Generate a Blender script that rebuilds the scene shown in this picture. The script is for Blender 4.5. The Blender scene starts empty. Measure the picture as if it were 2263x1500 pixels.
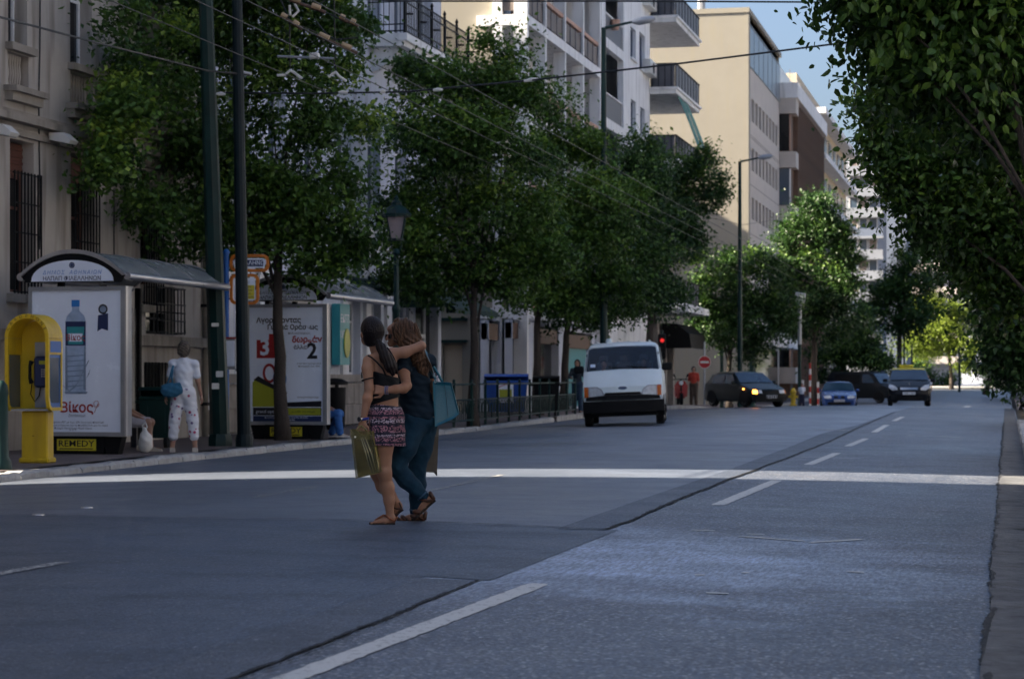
import bpy, math, random
import numpy as np
from mathutils import Vector, Matrix, Euler
from math import sin, cos, pi, radians, atan, sqrt, atan2

# ---------------------------------------------------------------- camera, sky, sun
sc = bpy.context.scene
F = 4794.0; VX = 2225.0; CX = 1131.5; Y0 = 833.0; HC = 1.15      # focal length in photo pixels, street vanishing point, eye height
PSI = atan((VX - CX) / F); CP, SP = cos(PSI), sin(PSI)
cam_d = bpy.data.cameras.new('camera'); cam = bpy.data.objects.new('camera', cam_d); sc.collection.objects.link(cam)
cam_d.sensor_width = 23.6; cam_d.lens = 50.0; cam_d.clip_start = 0.1; cam_d.clip_end = 3000
cam_d.shift_y = (Y0 - 750) / 2263.0
cam.location = (0, 0, HC); cam.rotation_euler = (pi / 2, 0, PSI)
cam_d.dof.use_dof = True; cam_d.dof.focus_distance = 17.1; cam_d.dof.aperture_fstop = 3.0
sc.camera = cam
SUN_EL = radians(32.0); SUN_DIR = Vector((-CP * cos(SUN_EL), -SP * cos(SUN_EL), sin(SUN_EL)))
w = bpy.data.worlds.new('World'); sc.world = w; w.use_nodes = True
nt = w.node_tree; bg = nt.nodes['Background']
sky = nt.nodes.new('ShaderNodeTexSky'); sky.sky_type = 'NISHITA'; sky.sun_disc = False
sky.sun_elevation = SUN_EL; sky.sun_rotation = atan2(SUN_DIR.x, SUN_DIR.y)
sky.air_density = .85; sky.dust_density = 4.8; sky.ozone_density = 3.0
nt.links.new(sky.outputs[0], bg.inputs[0]); bg.inputs[1].default_value = 0.05
sl = bpy.data.lights.new('sun', 'SUN'); sl.energy = 5.0; sl.angle = radians(0.53); sl.color = (1.0, 0.87, 0.69)
so = bpy.data.objects.new('sun', sl); sc.collection.objects.link(so)
so.rotation_euler = SUN_DIR.to_track_quat('Z', 'Y').to_euler()
sc.view_settings.view_transform = 'Standard'; sc.view_settings.look = 'None'
sc.view_settings.exposure = 2.45; sc.view_settings.gamma = 1.0
sc.cycles.max_bounces = 6; sc.cycles.diffuse_bounces = 3; sc.cycles.glossy_bounces = 3; sc.cycles.transmission_bounces = 6
sc.cycles.transparent_max_bounces = 8; sc.cycles.use_denoising = True
sc.cycles.sample_clamp_indirect = 6.0

# ---------------------------------------------------------------- geometry of the street (x across, y along, z up)
XF = -15.2                                   # the house fronts on the far pavement
def zprof(y):                                # the street crests near y = 78 and dips a little beyond
    t = min(max((y - 87) / 24.0, 0), 1); u = min(max((y - 125) / 45.0, 0), 1)
    return -0.5 * (t * t * (3 - 2 * t)) + 0.38 * (u * u * (3 - 2 * u))
def zroad(x, y):
    return -0.12 * min(((x + 5.7) / 6.4) ** 2, 1.6) + zprof(y)
def zwalk(y): return zprof(y)
def wp(px, py, D):                           # photo pixel + distance along the optical axis -> world
    X = (px - CX) / F * D
    return Vector((-D * SP + X * CP, D * CP + X * SP, HC - (py - Y0) / F * D))
def gp(px, py, z=None):                      # photo pixel -> point on the road (or on height z)
    zz = 0.0 if z is None else z
    for _ in range(8):
        D = F * (HC - zz) / (py - Y0); p = wp(px, py, D)
        if z is not None: break
        zz = zroad(p.x, p.y)
    return p
def fd(px, x=XF): return x * F / ((px - VX) * CP)          # axial distance where a pixel column meets the plane x
def fy(px, x=XF): return wp(px, Y0, fd(px, x)).y
def fz(px, py, x=XF): return HC - (py - Y0) / F * fd(px, x)
def ppm(D): return F / D

# ---------------------------------------------------------------- mesh helpers
COL = sc.collection
class MB:
    def __init__(s): s.v = []; s.f = []
    def add(s, vs, fs):
        o = len(s.v); s.v += [tuple(p) for p in vs]; s.f += [tuple(i + o for i in f) for f in fs]; return s
    def box(s, a, b):
        x0, y0, z0 = a; x1, y1, z1 = b
        return s.add([(x0,y0,z0),(x1,y0,z0),(x1,y1,z0),(x0,y1,z0),(x0,y0,z1),(x1,y0,z1),(x1,y1,z1),(x0,y1,z1)],
                     [(0,3,2,1),(4,5,6,7),(0,1,5,4),(1,2,6,5),(2,3,7,6),(3,0,4,7)])
    def cbox(s, c, d, m=None, bev=0.0):
        hx, hy, hz = d[0]/2, d[1]/2, d[2]/2
        if bev <= 0:
            vs = [(sx*hx, sy*hy, sz*hz) for sz in (-1,1) for sx, sy in ((-1,-1),(1,-1),(1,1),(-1,1))]
            fs = [(0,3,2,1),(4,5,6,7),(0,1,5,4),(1,2,6,5),(2,3,7,6),(3,0,4,7)]
        else:
            b = min(bev, hx*.9, hy*.9, hz*.9); vs = []; 
            def ring(z, e): return [(-hx+e,-hy,z),(hx-e,-hy,z),(hx,-hy+e,z),(hx,hy-e,z),(hx-e,hy,z),(-hx+e,hy,z),(-hx,hy-e,z),(-hx,-hy+e,z)]
            def ringi(z): return [(x*(hx-b)/hx, y*(hy-b)/hy, z) for x, y, z in ring(z, b)]
            R = [ringi(-hz), ring(-hz+b, b), ring(hz-b, b), ringi(hz)]
            for r in R: vs += r
            fs = [tuple(range(7,-1,-1)), tuple(range(24,32))]
            for k in range(3):
                for i in range(8): j = (i+1) % 8; fs.append((k*8+i, k*8+j, k*8+8+j, k*8+8+i))
        if m is not None: vs = [m @ Vector(p) for p in vs]
        return s.add([(p[0]+c[0], p[1]+c[1], p[2]+c[2]) for p in vs], fs)
    def tube(s, pts, rad, n=8, cap=True):
        pts = [Vector(p) for p in pts]; 
        if not hasattr(rad, '__len__'): rad = [rad] * len(pts)
        up = None; vs = []; fs = []
        for i, p in enumerate(pts):
            t = (pts[min(i+1, len(pts)-1)] - pts[max(i-1, 0)]).normalized()
            if up is None: up = Vector((0,0,1)) if abs(t.z) < .9 else Vector((1,0,0))
            a = t.cross(up).normalized(); b = a.cross(t).normalized(); up = b
            for k in range(n):
                q = 2*pi*(k+.5)/n; vs.append(p + (a*cos(q) + b*sin(q)) * rad[i])
        for i in range(len(pts)-1):
            for k in range(n): j = (k+1) % n; fs.append((i*n+k, i*n+j, (i+1)*n+j, (i+1)*n+k))
        if cap: fs.append(tuple(range(n-1,-1,-1))); fs.append(tuple(range((len(pts)-1)*n, len(pts)*n)))
        return s.add(vs, [f[::-1] for f in fs])
    def lathe(s, prof, n=16, c=(0,0,0)):
        vs = []; fs = []
        for r, z in prof:
            for k in range(n): q = 2*pi*k/n; vs.append((c[0]+r*cos(q), c[1]+r*sin(q), c[2]+z))
        for i in range(len(prof)-1):
            for k in range(n): j = (k+1) % n; fs.append((i*n+k, i*n+j, (i+1)*n+j, (i+1)*n+k))
        fs.append(tuple(range(n-1,-1,-1))); fs.append(tuple(range((len(prof)-1)*n, len(prof)*n)))
        return s.add(vs, fs)
    def prism(s, poly, ex, org=(0,0,0), u=(1,0,0), v=(0,0,1)):        # 2D outline in (u,v), extruded by vector ex
        o = Vector(org); u = Vector(u); v = Vector(v); ex = Vector(ex); n = len(poly)
        a = [o + u*p[0] + v*p[1] for p in poly]; b = [p + ex for p in a]
        flip = u.cross(v).dot(ex) > 0
        fs = [tuple(range(n))[::-1], tuple(range(n, 2*n))] + [(i, (i+1) % n, n+(i+1) % n, n+i) for i in range(n)]
        area = sum(poly[i][0]*poly[(i+1)%n][1]-poly[(i+1)%n][0]*poly[i][1] for i in range(n))
        if (area > 0) != flip: fs = [f[::-1] for f in fs]
        return s.add(a + b, fs)
    def ring(s, outer, inner, ex, org=(0,0,0), u=(1,0,0), v=(0,0,1)):  # frame between two outlines of equal length
        o = Vector(org); u = Vector(u); v = Vector(v); ex = Vector(ex); n = len(outer)
        A = [o+u*p[0]+v*p[1] for p in outer]; B = [o+u*p[0]+v*p[1] for p in inner]
        vs = A + B + [p+ex for p in A] + [p+ex for p in B]; fs = []
        for i in range(n):
            j = (i+1) % n
            fs += [(i,j,n+j,n+i), (2*n+j,2*n+i,3*n+i,3*n+j), (j,i,2*n+i,2*n+j), (n+i,n+j,3*n+j,3*n+i)]
        return s.add(vs, fs)
    def grid(s, P, flip=False):                                         # P[i][j] points
        n, m = len(P), len(P[0]); vs = [p for r in P for p in r]
        fs = [(i*m+j, i*m+j+1, (i+1)*m+j+1, (i+1)*m+j) for i in range(n-1) for j in range(m-1)]
        return s.add(vs, [f[::-1] for f in fs] if flip else fs)
    def mesh(s, name, off=(0,0,0)):
        me = bpy.data.meshes.new(name); ox, oy, oz = off
        me.from_pydata([(p[0]-ox, p[1]-oy, p[2]-oz) for p in s.v], [], s.f); me.update(); return me

def rr(w, h, r, n=4, cx=0, cy=0):                                        # rounded rectangle outline
    out = []
    for qx, qy, a0 in ((1,1,0),(-1,1,pi/2),(-1,-1,pi),(1,-1,1.5*pi)):
        for k in range(n+1):
            a = a0 + pi/2*k/n; out.append((cx+qx*(w/2-r)+r*cos(a), cy+qy*(h/2-r)+r*sin(a)))
    return out
def root_loc(p):
    while p.parent: p = p.parent
    return p.location
def link(o, parent=None):
    COL.objects.link(o)
    if parent is not None: o.parent = parent
    return o
def finish(me, mat, smooth):
    if mat is not None:
        for m in (mat if isinstance(mat, (list, tuple)) else [mat]): me.materials.append(m)
    if smooth is not None:
        me.polygons.foreach_set('use_smooth', [True] * len(me.polygons))
        if smooth < 3: me.set_sharp_from_angle(angle=smooth)
    return me
def ob(name, mb, mat, parent=None, smooth=None, W=False, kind=None):
    """one mesh object; W: coordinates are world ones and the parent's root only shifts"""
    off = root_loc(parent) if (W and parent is not None) else (0,0,0)
    me = finish(mb.mesh(name, off), mat, smooth)
    o = link(bpy.data.objects.new(name, me), parent)
    if kind: o['kind'] = kind
    return o
def inst(name, me, loc, parent=None, rot=(0,0,0), scale=(1,1,1), W=False):
    o = bpy.data.objects.new(name, me); off = root_loc(parent) if (W and parent is not None) else (0,0,0)
    o.location = (loc[0]-off[0], loc[1]-off[1], loc[2]-off[2]); o.rotation_euler = rot; o.scale = scale
    return link(o, parent)
def tag(o, label, cat, group=None):
    o['label'] = label; o['category'] = cat
    if group: o['group'] = group
    return o
def thing(name, label, cat, loc=(0,0,0), rz=0, group=None):
    o = bpy.data.objects.new(name, None); COL.objects.link(o); o.location = loc; o.rotation_euler = (0,0,rz)
    o.empty_display_size = .2
    return tag(o, label, cat, group)
def npmesh(name, V, Fq, mats, smooth=True):
    me = bpy.data.meshes.new(name); V = np.asarray(V, np.float32); Fq = np.asarray(Fq, np.int32); k = Fq.shape[1]
    me.vertices.add(len(V)); me.vertices.foreach_set('co', V.ravel())
    me.loops.add(Fq.size); me.loops.foreach_set('vertex_index', Fq.ravel())
    me.polygons.add(len(Fq)); me.polygons.foreach_set('loop_start', np.arange(len(Fq), dtype=np.int32)*k)
    me.polygons.foreach_set('loop_total', np.full(len(Fq), k, np.int32))
    if smooth: me.polygons.foreach_set('use_smooth', np.ones(len(Fq), bool))
    me.update(calc_edges=True)
    for m in mats: me.materials.append(m)
    return me
def text_mb(txt, size, shear=0, bold=0.0, align='CENTER', sx=1.0, space=1.0):
    """flat outline of lettering as (verts2d, faces)"""
    cu = bpy.data.curves.new('lettering', 'FONT'); cu.body = txt; cu.size = size; cu.align_x = align; cu.align_y = 'CENTER'
    cu.shear = shear; cu.offset = bold; cu.resolution_u = 2; cu.space_character = space
    o = bpy.data.objects.new('lettering', cu); COL.objects.link(o)
    dg = bpy.context.evaluated_depsgraph_get(); me = bpy.data.meshes.new_from_object(o.evaluated_get(dg))
    vs = [(v.co.x*sx, v.co.y) for v in me.vertices]; fs = [tuple(p.vertices) for p in me.polygons]
    bpy.data.objects.remove(o); bpy.data.curves.remove(cu); bpy.data.meshes.remove(me)
    return vs, fs
def put_text(mb, txt, size, org, u, v, **k):
    vs, fs = text_mb(txt, size, **k); o = Vector(org); u = Vector(u); v = Vector(v)
    mb.add([o + u*a + v*b for a, b in vs], fs); return mb

# ---------------------------------------------------------------- materials
def mat(name, col, rough=.6, var=.15, vscale=3.0, bump=0.0, bscale=60.0, metal=0.0, spec=.4, col2=None, alpha=None, coat=0, emit=None, trans=0, grime=None, stretch=(1,1,1)):
    m = bpy.data.materials.new(name); m.use_nodes = True; nt = m.node_tree; N = nt.nodes; L = nt.links; b = N['Principled BSDF']
    b.inputs['Roughness'].default_value = rough; b.inputs['Metallic'].default_value = metal
    b.inputs['Specular IOR Level'].default_value = spec; b.inputs['Coat Weight'].default_value = coat
    b.inputs['Coat Roughness'].default_value = .08; b.inputs['Transmission Weight'].default_value = trans
    c = (*col, 1); b.inputs['Base Color'].default_value = c
    if var > 0 or col2 is not None:
        tc = N.new('ShaderNodeTexCoord'); mp = N.new('ShaderNodeMapping'); mp.inputs['Scale'].default_value = stretch
        L.new(tc.outputs['Object'], mp.inputs[0])
        nz = N.new('ShaderNodeTexNoise'); nz.inputs['Scale'].default_value = vscale; nz.inputs['Detail'].default_value = 6; nz.inputs['Roughness'].default_value = .65
        L.new(mp.outputs[0], nz.inputs['Vector'])
        r = N.new('ShaderNodeValToRGB'); r.color_ramp.elements[0].position = .3; r.color_ramp.elements[1].position = .72
        lo = [max(x*(1-var), 0) for x in col]; hi = [min(x*(1+var), 1) for x in col] if col2 is None else col2
        r.color_ramp.elements[0].color = (*lo, 1); r.color_ramp.elements[1].color = (*hi, 1)
        L.new(nz.outputs[0], r.inputs[0]); out = r.outputs[0]
        if grime is not None:                                   # drip-shaped dirt
            mp2 = N.new('ShaderNodeMapping'); mp2.inputs['Scale'].default_value = (3.2, 3.2, .35); L.new(tc.outputs['Object'], mp2.inputs[0])
            n2 = N.new('ShaderNodeTexNoise'); n2.inputs['Scale'].default_value = 1.0; n2.inputs['Detail'].default_value = 8; L.new(mp2.outputs[0], n2.inputs['Vector'])
            r2 = N.new('ShaderNodeValToRGB'); r2.color_ramp.elements[0].position = .5; r2.color_ramp.elements[1].position = .74; L.new(n2.outputs[0], r2.inputs[0])
            mx = N.new('ShaderNodeMix'); mx.data_type = 'RGBA'; L.new(r2.outputs[0], mx.inputs[0]); L.new(out, mx.inputs[6]); mx.inputs[7].default_value = (*grime, 1); out = mx.outputs[2]
        L.new(out, b.inputs['Base Color'])
        rm = N.new('ShaderNodeMapRange'); rm.inputs[3].default_value = max(rough-.1, .02); rm.inputs[4].default_value = min(rough+.1, 1); L.new(nz.outputs[0], rm.inputs[0]); L.new(rm.outputs[0], b.inputs['Roughness'])
    if bump > 0:
        tc = N.new('ShaderNodeTexCoord'); n3 = N.new('ShaderNodeTexNoise'); n3.inputs['Scale'].default_value = bscale; n3.inputs['Detail'].default_value = 4
        L.new(tc.outputs['Object'], n3.inputs['Vector']); bm = N.new('ShaderNodeBump'); bm.inputs['Strength'].default_value = bump; bm.inputs['Distance'].default_value = .02
        L.new(n3.outputs[0], bm.inputs['Height']); L.new(bm.outputs[0], b.inputs['Normal'])
    if alpha is not None: b.inputs['Alpha'].default_value = alpha
    if emit is not None:
        b.inputs['Emission Color'].default_value = (*emit[0], 1); b.inputs['Emission Strength'].default_value = emit[1]
    return m

MT = {}
MT['stucco'] = mat('stucco', (.42,.38,.34), .9, .16, .8, .15, 30, grime=(.20,.17,.14))
MT['stucco_trim'] = mat('stucco_trim', (.30,.265,.225), .9, .2, 2, .2, 30, grime=(.13,.11,.09))
MT['stone'] = mat('stone', (.30,.27,.25), .85, .2, 2.5, .3, 25, grime=(.15,.13,.12))
MT['palewall'] = mat('pale_wall', (.58,.61,.69), .85, .1, .9, .1, 30, grime=(.36,.37,.40))
MT['white'] = mat('white_paint', (.78,.78,.79), .8, .07, .7, .06, 30, grime=(.50,.50,.50))
MT['cream'] = mat('cream_wall', (.265,.246,.205), .85, .06, .6, .05, 30, grime=(.27,.245,.19))
MT['pinkgrey'] = mat('pink_grey_stone', (.50,.45,.41), .7, .08, .8)
MT['beige'] = mat('beige_wall', (.55,.46,.34), .85, .1, .7)
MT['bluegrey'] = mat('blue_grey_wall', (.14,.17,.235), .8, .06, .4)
MT['darkglass'] = mat('dark_glass', (.006,.008,.010), .1, .0, spec=.4)
MT['skyglass'] = mat('sky_glass', (.06,.09,.13), .06, .1, .5, spec=.9)
MT['steelpanel'] = mat('steel_panel', (.22,.26,.31), .35, .08, .4, metal=.5)
MT['brownslat'] = mat('brown_slat', (.13,.075,.05), .6, .2, 2)
MT['wood'] = mat('brown_shutter', (.12,.045,.03), .6, .25, 4)
MT['iron'] = mat('dark_iron', (.008,.009,.010), .6, .2, 5, spec=.25)
MT['irongreen'] = mat('green_iron', (.003,.026,.024), .45, .3, 3, spec=.3)
MT['poledark'] = mat('dark_pole', (.003,.012,.016), .5, .3, 3, spec=.25)
MT['farwhite'] = mat('shaded_white', (.24,.26,.30), .85, .08, .5)  # white wall greyed: the far blocks' shade put into the colour
MT['railgrey'] = mat('rail_grey', (.10,.10,.115), .5, .15, 2)
MT['paneltan'] = mat('tan_panel', (.17,.14,.125), .6, .15, 2)
MT['coral'] = mat('coral_rail', (.50,.30,.22), .7, .1, 2)
MT['awning'] = mat('green_awning', (.006,.032,.028), .8, .2, 3)
MT['awning2'] = mat('sage_awning', (.10,.24,.20), .8, .12, 3)
MT['black'] = mat('black', (.005,.005,.006), .6, .2, 4, spec=.2)
MT['rubber'] = mat('rubber', (.006,.006,.006), .9, .2, 6)
MT['alu'] = mat('aluminium', (.42,.42,.44), .32, .1, 4, metal=.75)
MT['alu_dull'] = mat('dull_aluminium', (.30,.31,.33), .45, .15, 3, metal=.4)
MT['greyroof'] = mat('grey_acrylic_roof', (.20,.22,.23), .25, .12, 2, spec=.6)
MT['paper'] = mat('poster_paper', (.78,.84,.97), .25, .05, 2, spec=.5)
MT['navy'] = mat('navy_print', (.015,.03,.10), .35, .0)
MT['red'] = mat('red_print', (.35,.02,.02), .35, .0)
MT['blackprint'] = mat('black_print', (.015,.015,.02), .35, .0)
MT['lime'] = mat('lime_print', (.36,.38,.03), .35, .05)
MT['bluep'] = mat('blue_print', (.03,.20,.55), .35, .0)
MT['teal'] = mat('teal_print', (.03,.27,.30), .35, .0)
MT['clear'] = mat('pale_blue_print', (.36,.46,.62), .35, .2, 6)
MT['shadeprint'] = mat('grey_print', (.20,.26,.36), .35, .3, 8)
MT['yellow'] = mat('yellow_plastic', (.62,.42,.015), .42, .12, 3, spec=.45, grime=(.40,.25,.02))
MT['yellowsign'] = mat('yellow_sign', (.62,.52,.03), .45, .05, 3)
MT['orange'] = mat('orange_tube', (.55,.16,.012), .4, .1, 5)
MT['blue'] = mat('blue_paint', (.010,.10,.36), .4, .12, 4)
MT['bluebin'] = mat('blue_plastic', (.010,.075,.34), .45, .12, 3)
MT['galv'] = mat('galvanised', (.35,.37,.40), .45, .12, 3, metal=.5)
MT['wire'] = mat('wire', (.02,.022,.025), .5, .0)
MT['porcelain'] = mat('porcelain', (.70,.68,.64), .3, .05)
MT['tan'] = mat('tan_insulator', (.48,.34,.20), .5, .15, 9)
MT['bark'] = mat('bark', (.05,.04,.034), .95, .35, 7, .8, 22, stretch=(1,1,.3))
MT['barkpale'] = mat('pale_bark', (.07,.054,.042), .95, .3, 7, .7, 22, stretch=(1,1,.3))
# ================================================================ the setting: road, patches, kerbs, pavements
def asphalt(name, c0, c1, rough, speck, bump, grain=90.0, ior=1.6, wear_sheen=None):
    m = bpy.data.materials.new(name); m.use_nodes = True; nt = m.node_tree; N = nt.nodes; L = nt.links; b = N['Principled BSDF']
    tc = N.new('ShaderNodeTexCoord'); P = tc.outputs['Object']
    def noise(sc_, det=5, st=(1,1,1), ro=.6):
        mp = N.new('ShaderNodeMapping'); mp.inputs['Scale'].default_value = st; L.new(P, mp.inputs[0])
        n = N.new('ShaderNodeTexNoise'); n.inputs['Scale'].default_value = sc_; n.inputs['Detail'].default_value = det; n.inputs['Roughness'].default_value = ro
        L.new(mp.outputs[0], n.inputs['Vector']); return n.outputs[0]
    def ramp(i, a, b_, ca=(0,0,0,1), cb=(1,1,1,1)):
        r = N.new('ShaderNodeValToRGB'); r.color_ramp.elements[0].position = a; r.color_ramp.elements[1].position = b_
        r.color_ramp.elements[0].color = ca; r.color_ramp.elements[1].color = cb; L.new(i, r.inputs[0]); return r.outputs[0]
    def mix(f, a, b_, bl='MIX'):
        x = N.new('ShaderNodeMix'); x.data_type = 'RGBA'; x.blend_type = bl
        if isinstance(f, float): x.inputs[0].default_value = f
        else: L.new(f, x.inputs[0])
        for k, q in ((6, a), (7, b_)):
            if isinstance(q, tuple): x.inputs[k].default_value = q
            else: L.new(q, x.inputs[k])
        return x.outputs[2]
    big = noise(.45, 6, (.7, .5, 1)); mid = noise(2.4, 6, (.5, .6, 1)); fine = noise(grain, 3); strk = noise(grain*.75, 3, (1, .16, 1), .7)
    col = mix(ramp(big, .35, .68), (*c0, 1), (*c1, 1))
    col = mix(ramp(mid, .5, .8), col, tuple(x*.72 for x in c0) + (1,))
    vo = N.new('ShaderNodeTexVoronoi'); vo.inputs['Scale'].default_value = grain; L.new(P, vo.inputs['Vector'])
    hs = N.new('ShaderNodeSeparateColor'); L.new(vo.outputs['Color'], hs.inputs[0])
    col = mix(ramp(hs.outputs[0], 1-speck, 1-speck+.08), col, (.26,.26,.27,1))
    stone = ramp(hs.outputs[1], .1, .6); col = mix(.35, col, mix(1.0, col, stone, 'MULTIPLY'))
    if wear_sheen:                                   # pale worn area with ragged edges; its sky sheen is painted into the colour
        cx, cy, rx, ry, wc = wear_sheen; mp = N.new('ShaderNodeMapping'); mp.vector_type = 'TEXTURE'; mp.inputs['Location'].default_value = (cx, cy, 0); mp.inputs['Scale'].default_value = (rx, ry, 50); L.new(P, mp.inputs[0])
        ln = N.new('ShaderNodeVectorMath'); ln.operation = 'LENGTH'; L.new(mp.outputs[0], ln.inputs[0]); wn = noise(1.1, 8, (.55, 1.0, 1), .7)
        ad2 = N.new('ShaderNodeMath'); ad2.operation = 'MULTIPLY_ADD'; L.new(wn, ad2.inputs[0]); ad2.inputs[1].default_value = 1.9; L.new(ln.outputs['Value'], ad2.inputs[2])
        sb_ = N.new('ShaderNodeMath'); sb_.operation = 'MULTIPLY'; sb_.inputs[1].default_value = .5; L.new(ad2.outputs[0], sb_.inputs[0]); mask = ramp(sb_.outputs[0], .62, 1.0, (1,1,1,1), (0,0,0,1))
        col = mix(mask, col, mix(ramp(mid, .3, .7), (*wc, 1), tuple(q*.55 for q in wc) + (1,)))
    col = mix(ramp(strk, .38, .66), mix(min(bump*2.2,.8), col, mix(1.0, col, (.42,.42,.45,1), 'MULTIPLY')), mix(min(bump*1.6,.6), col, mix(1.0, col, (2.2,2.2,2.2,1), 'MULTIPLY')))
    L.new(col, b.inputs['Base Color'])
    mr = N.new('ShaderNodeMapRange'); mr.inputs[1].default_value = .3; mr.inputs[2].default_value = .7; mr.inputs[3].default_value = rough-.1; mr.inputs[4].default_value = rough+.2; av = N.new('ShaderNodeMath'); av.operation = 'MULTIPLY_ADD'; L.new(mid, av.inputs[0]); av.inputs[1].default_value = .4; bs_ = N.new('ShaderNodeMath'); bs_.operation = 'MULTIPLY'; L.new(big, bs_.inputs[0]); bs_.inputs[1].default_value = .6; L.new(bs_.outputs[0], av.inputs[2]); L.new(av.outputs[0], mr.inputs[0]); gr = N.new('ShaderNodeMath'); gr.operation = 'MULTIPLY_ADD'; L.new(hs.outputs[2], gr.inputs[0]); gr.inputs[1].default_value = .3*min(bump*2, 1); L.new(mr.outputs[0], gr.inputs[2]); L.new(gr.outputs[0], b.inputs['Roughness'])
    b.inputs['Specular IOR Level'].default_value = .5; b.inputs['IOR'].default_value = ior
    bp = N.new('ShaderNodeBump'); bp.inputs['Strength'].default_value = bump; bp.inputs['Distance'].default_value = .012
    ad = N.new('ShaderNodeMath'); ad.operation = 'ADD'; L.new(vo.outputs['Distance'], ad.inputs[0]); L.new(fine, ad.inputs[1]); L.new(ad.outputs[0], bp.inputs['Height'])
    L.new(bp.outputs[0], b.inputs['Normal']); return m
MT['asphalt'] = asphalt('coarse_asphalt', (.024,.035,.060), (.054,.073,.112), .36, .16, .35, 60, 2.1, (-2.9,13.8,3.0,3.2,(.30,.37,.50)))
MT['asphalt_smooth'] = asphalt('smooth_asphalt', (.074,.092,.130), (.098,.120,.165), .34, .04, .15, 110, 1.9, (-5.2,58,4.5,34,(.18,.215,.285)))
MT['asphalt_band'] = asphalt('cross_patch_asphalt', (.036,.051,.080), (.076,.102,.148), .40, .05, .2, 90, 1.6)
MT['asphalt_trench'] = asphalt('trench_asphalt', (.042,.055,.082), (.058,.075,.108), .40, .06, .25, 90, 1.7)
MT['tar'] = mat('tar', (.006,.006,.007), .7, .2, 8, .5, 40)
MT['concrete'] = mat('gutter_concrete', (.060,.066,.076), .85, .45, 3.2, .6, 30, col2=(.18,.185,.195), grime=(.05,.047,.045))
MT['kerb'] = mat('kerb_marble', (.34,.335,.33), .55, .3, 2.6, .5, 18, grime=(.15,.14,.135))
MT['pavement'] = mat('reddish_paving', (.105,.082,.080), .75, .25, 1.6, .3, 30, col2=(.15,.12,.115))
MT['ground'] = mat('dry_ground', (.22,.20,.17), .95, .2, .2)
def paint_mat(name, wear_sheen=.5):
    m = bpy.data.materials.new(name); m.use_nodes = True; nt = m.node_tree; N = nt.nodes; L = nt.links; b = N['Principled BSDF']
    tc = N.new('ShaderNodeTexCoord'); n = N.new('ShaderNodeTexNoise'); n.inputs['Scale'].default_value = 26; n.inputs['Detail'].default_value = 8; n.inputs['Roughness'].default_value = .75
    L.new(tc.outputs['Object'], n.inputs['Vector']); r = N.new('ShaderNodeValToRGB'); r.color_ramp.elements[0].position = wear_sheen-.08; r.color_ramp.elements[1].position = wear_sheen+.06
    r.color_ramp.elements[0].color = (.07,.072,.08,1); r.color_ramp.elements[1].color = (.55,.55,.54,1); L.new(n.outputs[0], r.inputs[0]); L.new(r.outputs[0], b.inputs['Base Color'])
    b.inputs['Roughness'].default_value = .55; return m
MT['paint'] = paint_mat('worn_white_paint', .40); MT['paint_faint'] = paint_mat('faint_white_paint', .54)

KX = [(-8,-11.5),(10,-11.55),(24,-11.72),(30,-12.0),(36,-12.1),(50,-12.15),(58,-12.6),(66,-13.0),(78,-13.2),(125,-13.2),(420,-13.2)]
def lerp_tab(T, y):
    for (a, b), (c, d) in zip(T, T[1:]):
        if y <= c: return b + (d-b)*max(0, (y-a)/(c-a))
    return T[-1][1]
def xkerb(y): return lerp_tab(KX, y)
def structure(o): o['kind'] = 'structure'; return o
def frange(a, b, st):
    n = max(1, int(round((b-a)/st))); return [a + (b-a)*i/n for i in range(n+1)]

ys = frange(-8, 60, 1.0) + frange(62, 180, 2.0) + frange(190, 420, 10)
ground = MB(); ground.add([(-1500,-300,-.95),(1500,-300,-.95),(1500,2600,-.95),(-1500,2600,-.95)], [(0,1,2,3)])
structure(ob('ground', ground, MT['ground']))
xs = frange(-14.3, .3, .35)
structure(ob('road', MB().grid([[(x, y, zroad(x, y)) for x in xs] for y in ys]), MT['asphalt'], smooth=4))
# left pavement: from the kerb to under the houses; right pavement behind the near kerb
structure(ob('pavement', MB().grid([[(x, y, zwalk(y)) for x in (-70, -40, XF, -14.4, xkerb(y)-.5, xkerb(y)-.27)] for y in ys]), MT['pavement'], smooth=4))
structure(ob('pavement', MB().grid([[(x, y, .03 + zwalk(y)) for x in (.52, 2, 5, 12, 40)] for y in ys]), MT['pavement'], smooth=4))
# concrete gutter on the near side, poured in cracked lengths
rnd = random.Random(3)
gut = structure(thing('gutter', 'gutter', 'gutter')); del gut['label']; del gut['category']
yy = 3.0
while yy < 95:
    ln = rnd.uniform(3.2, 6.5); m = MB(); rows = []
    for k in range(13):
        y = yy + .02 + (ln-.04)*k/12; wob = rnd.uniform(-.02,.02) if yy < 40 else 0
        rows.append([(x, y, zroad(x, y) + .006 + (.012*rnd.random() if yy < 30 else 0)) for x in (-.09+wob, .0, .12, .279)])
    ob('concrete_slab', m.grid(rows), MT['concrete'], gut, smooth=4); yy += ln
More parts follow.
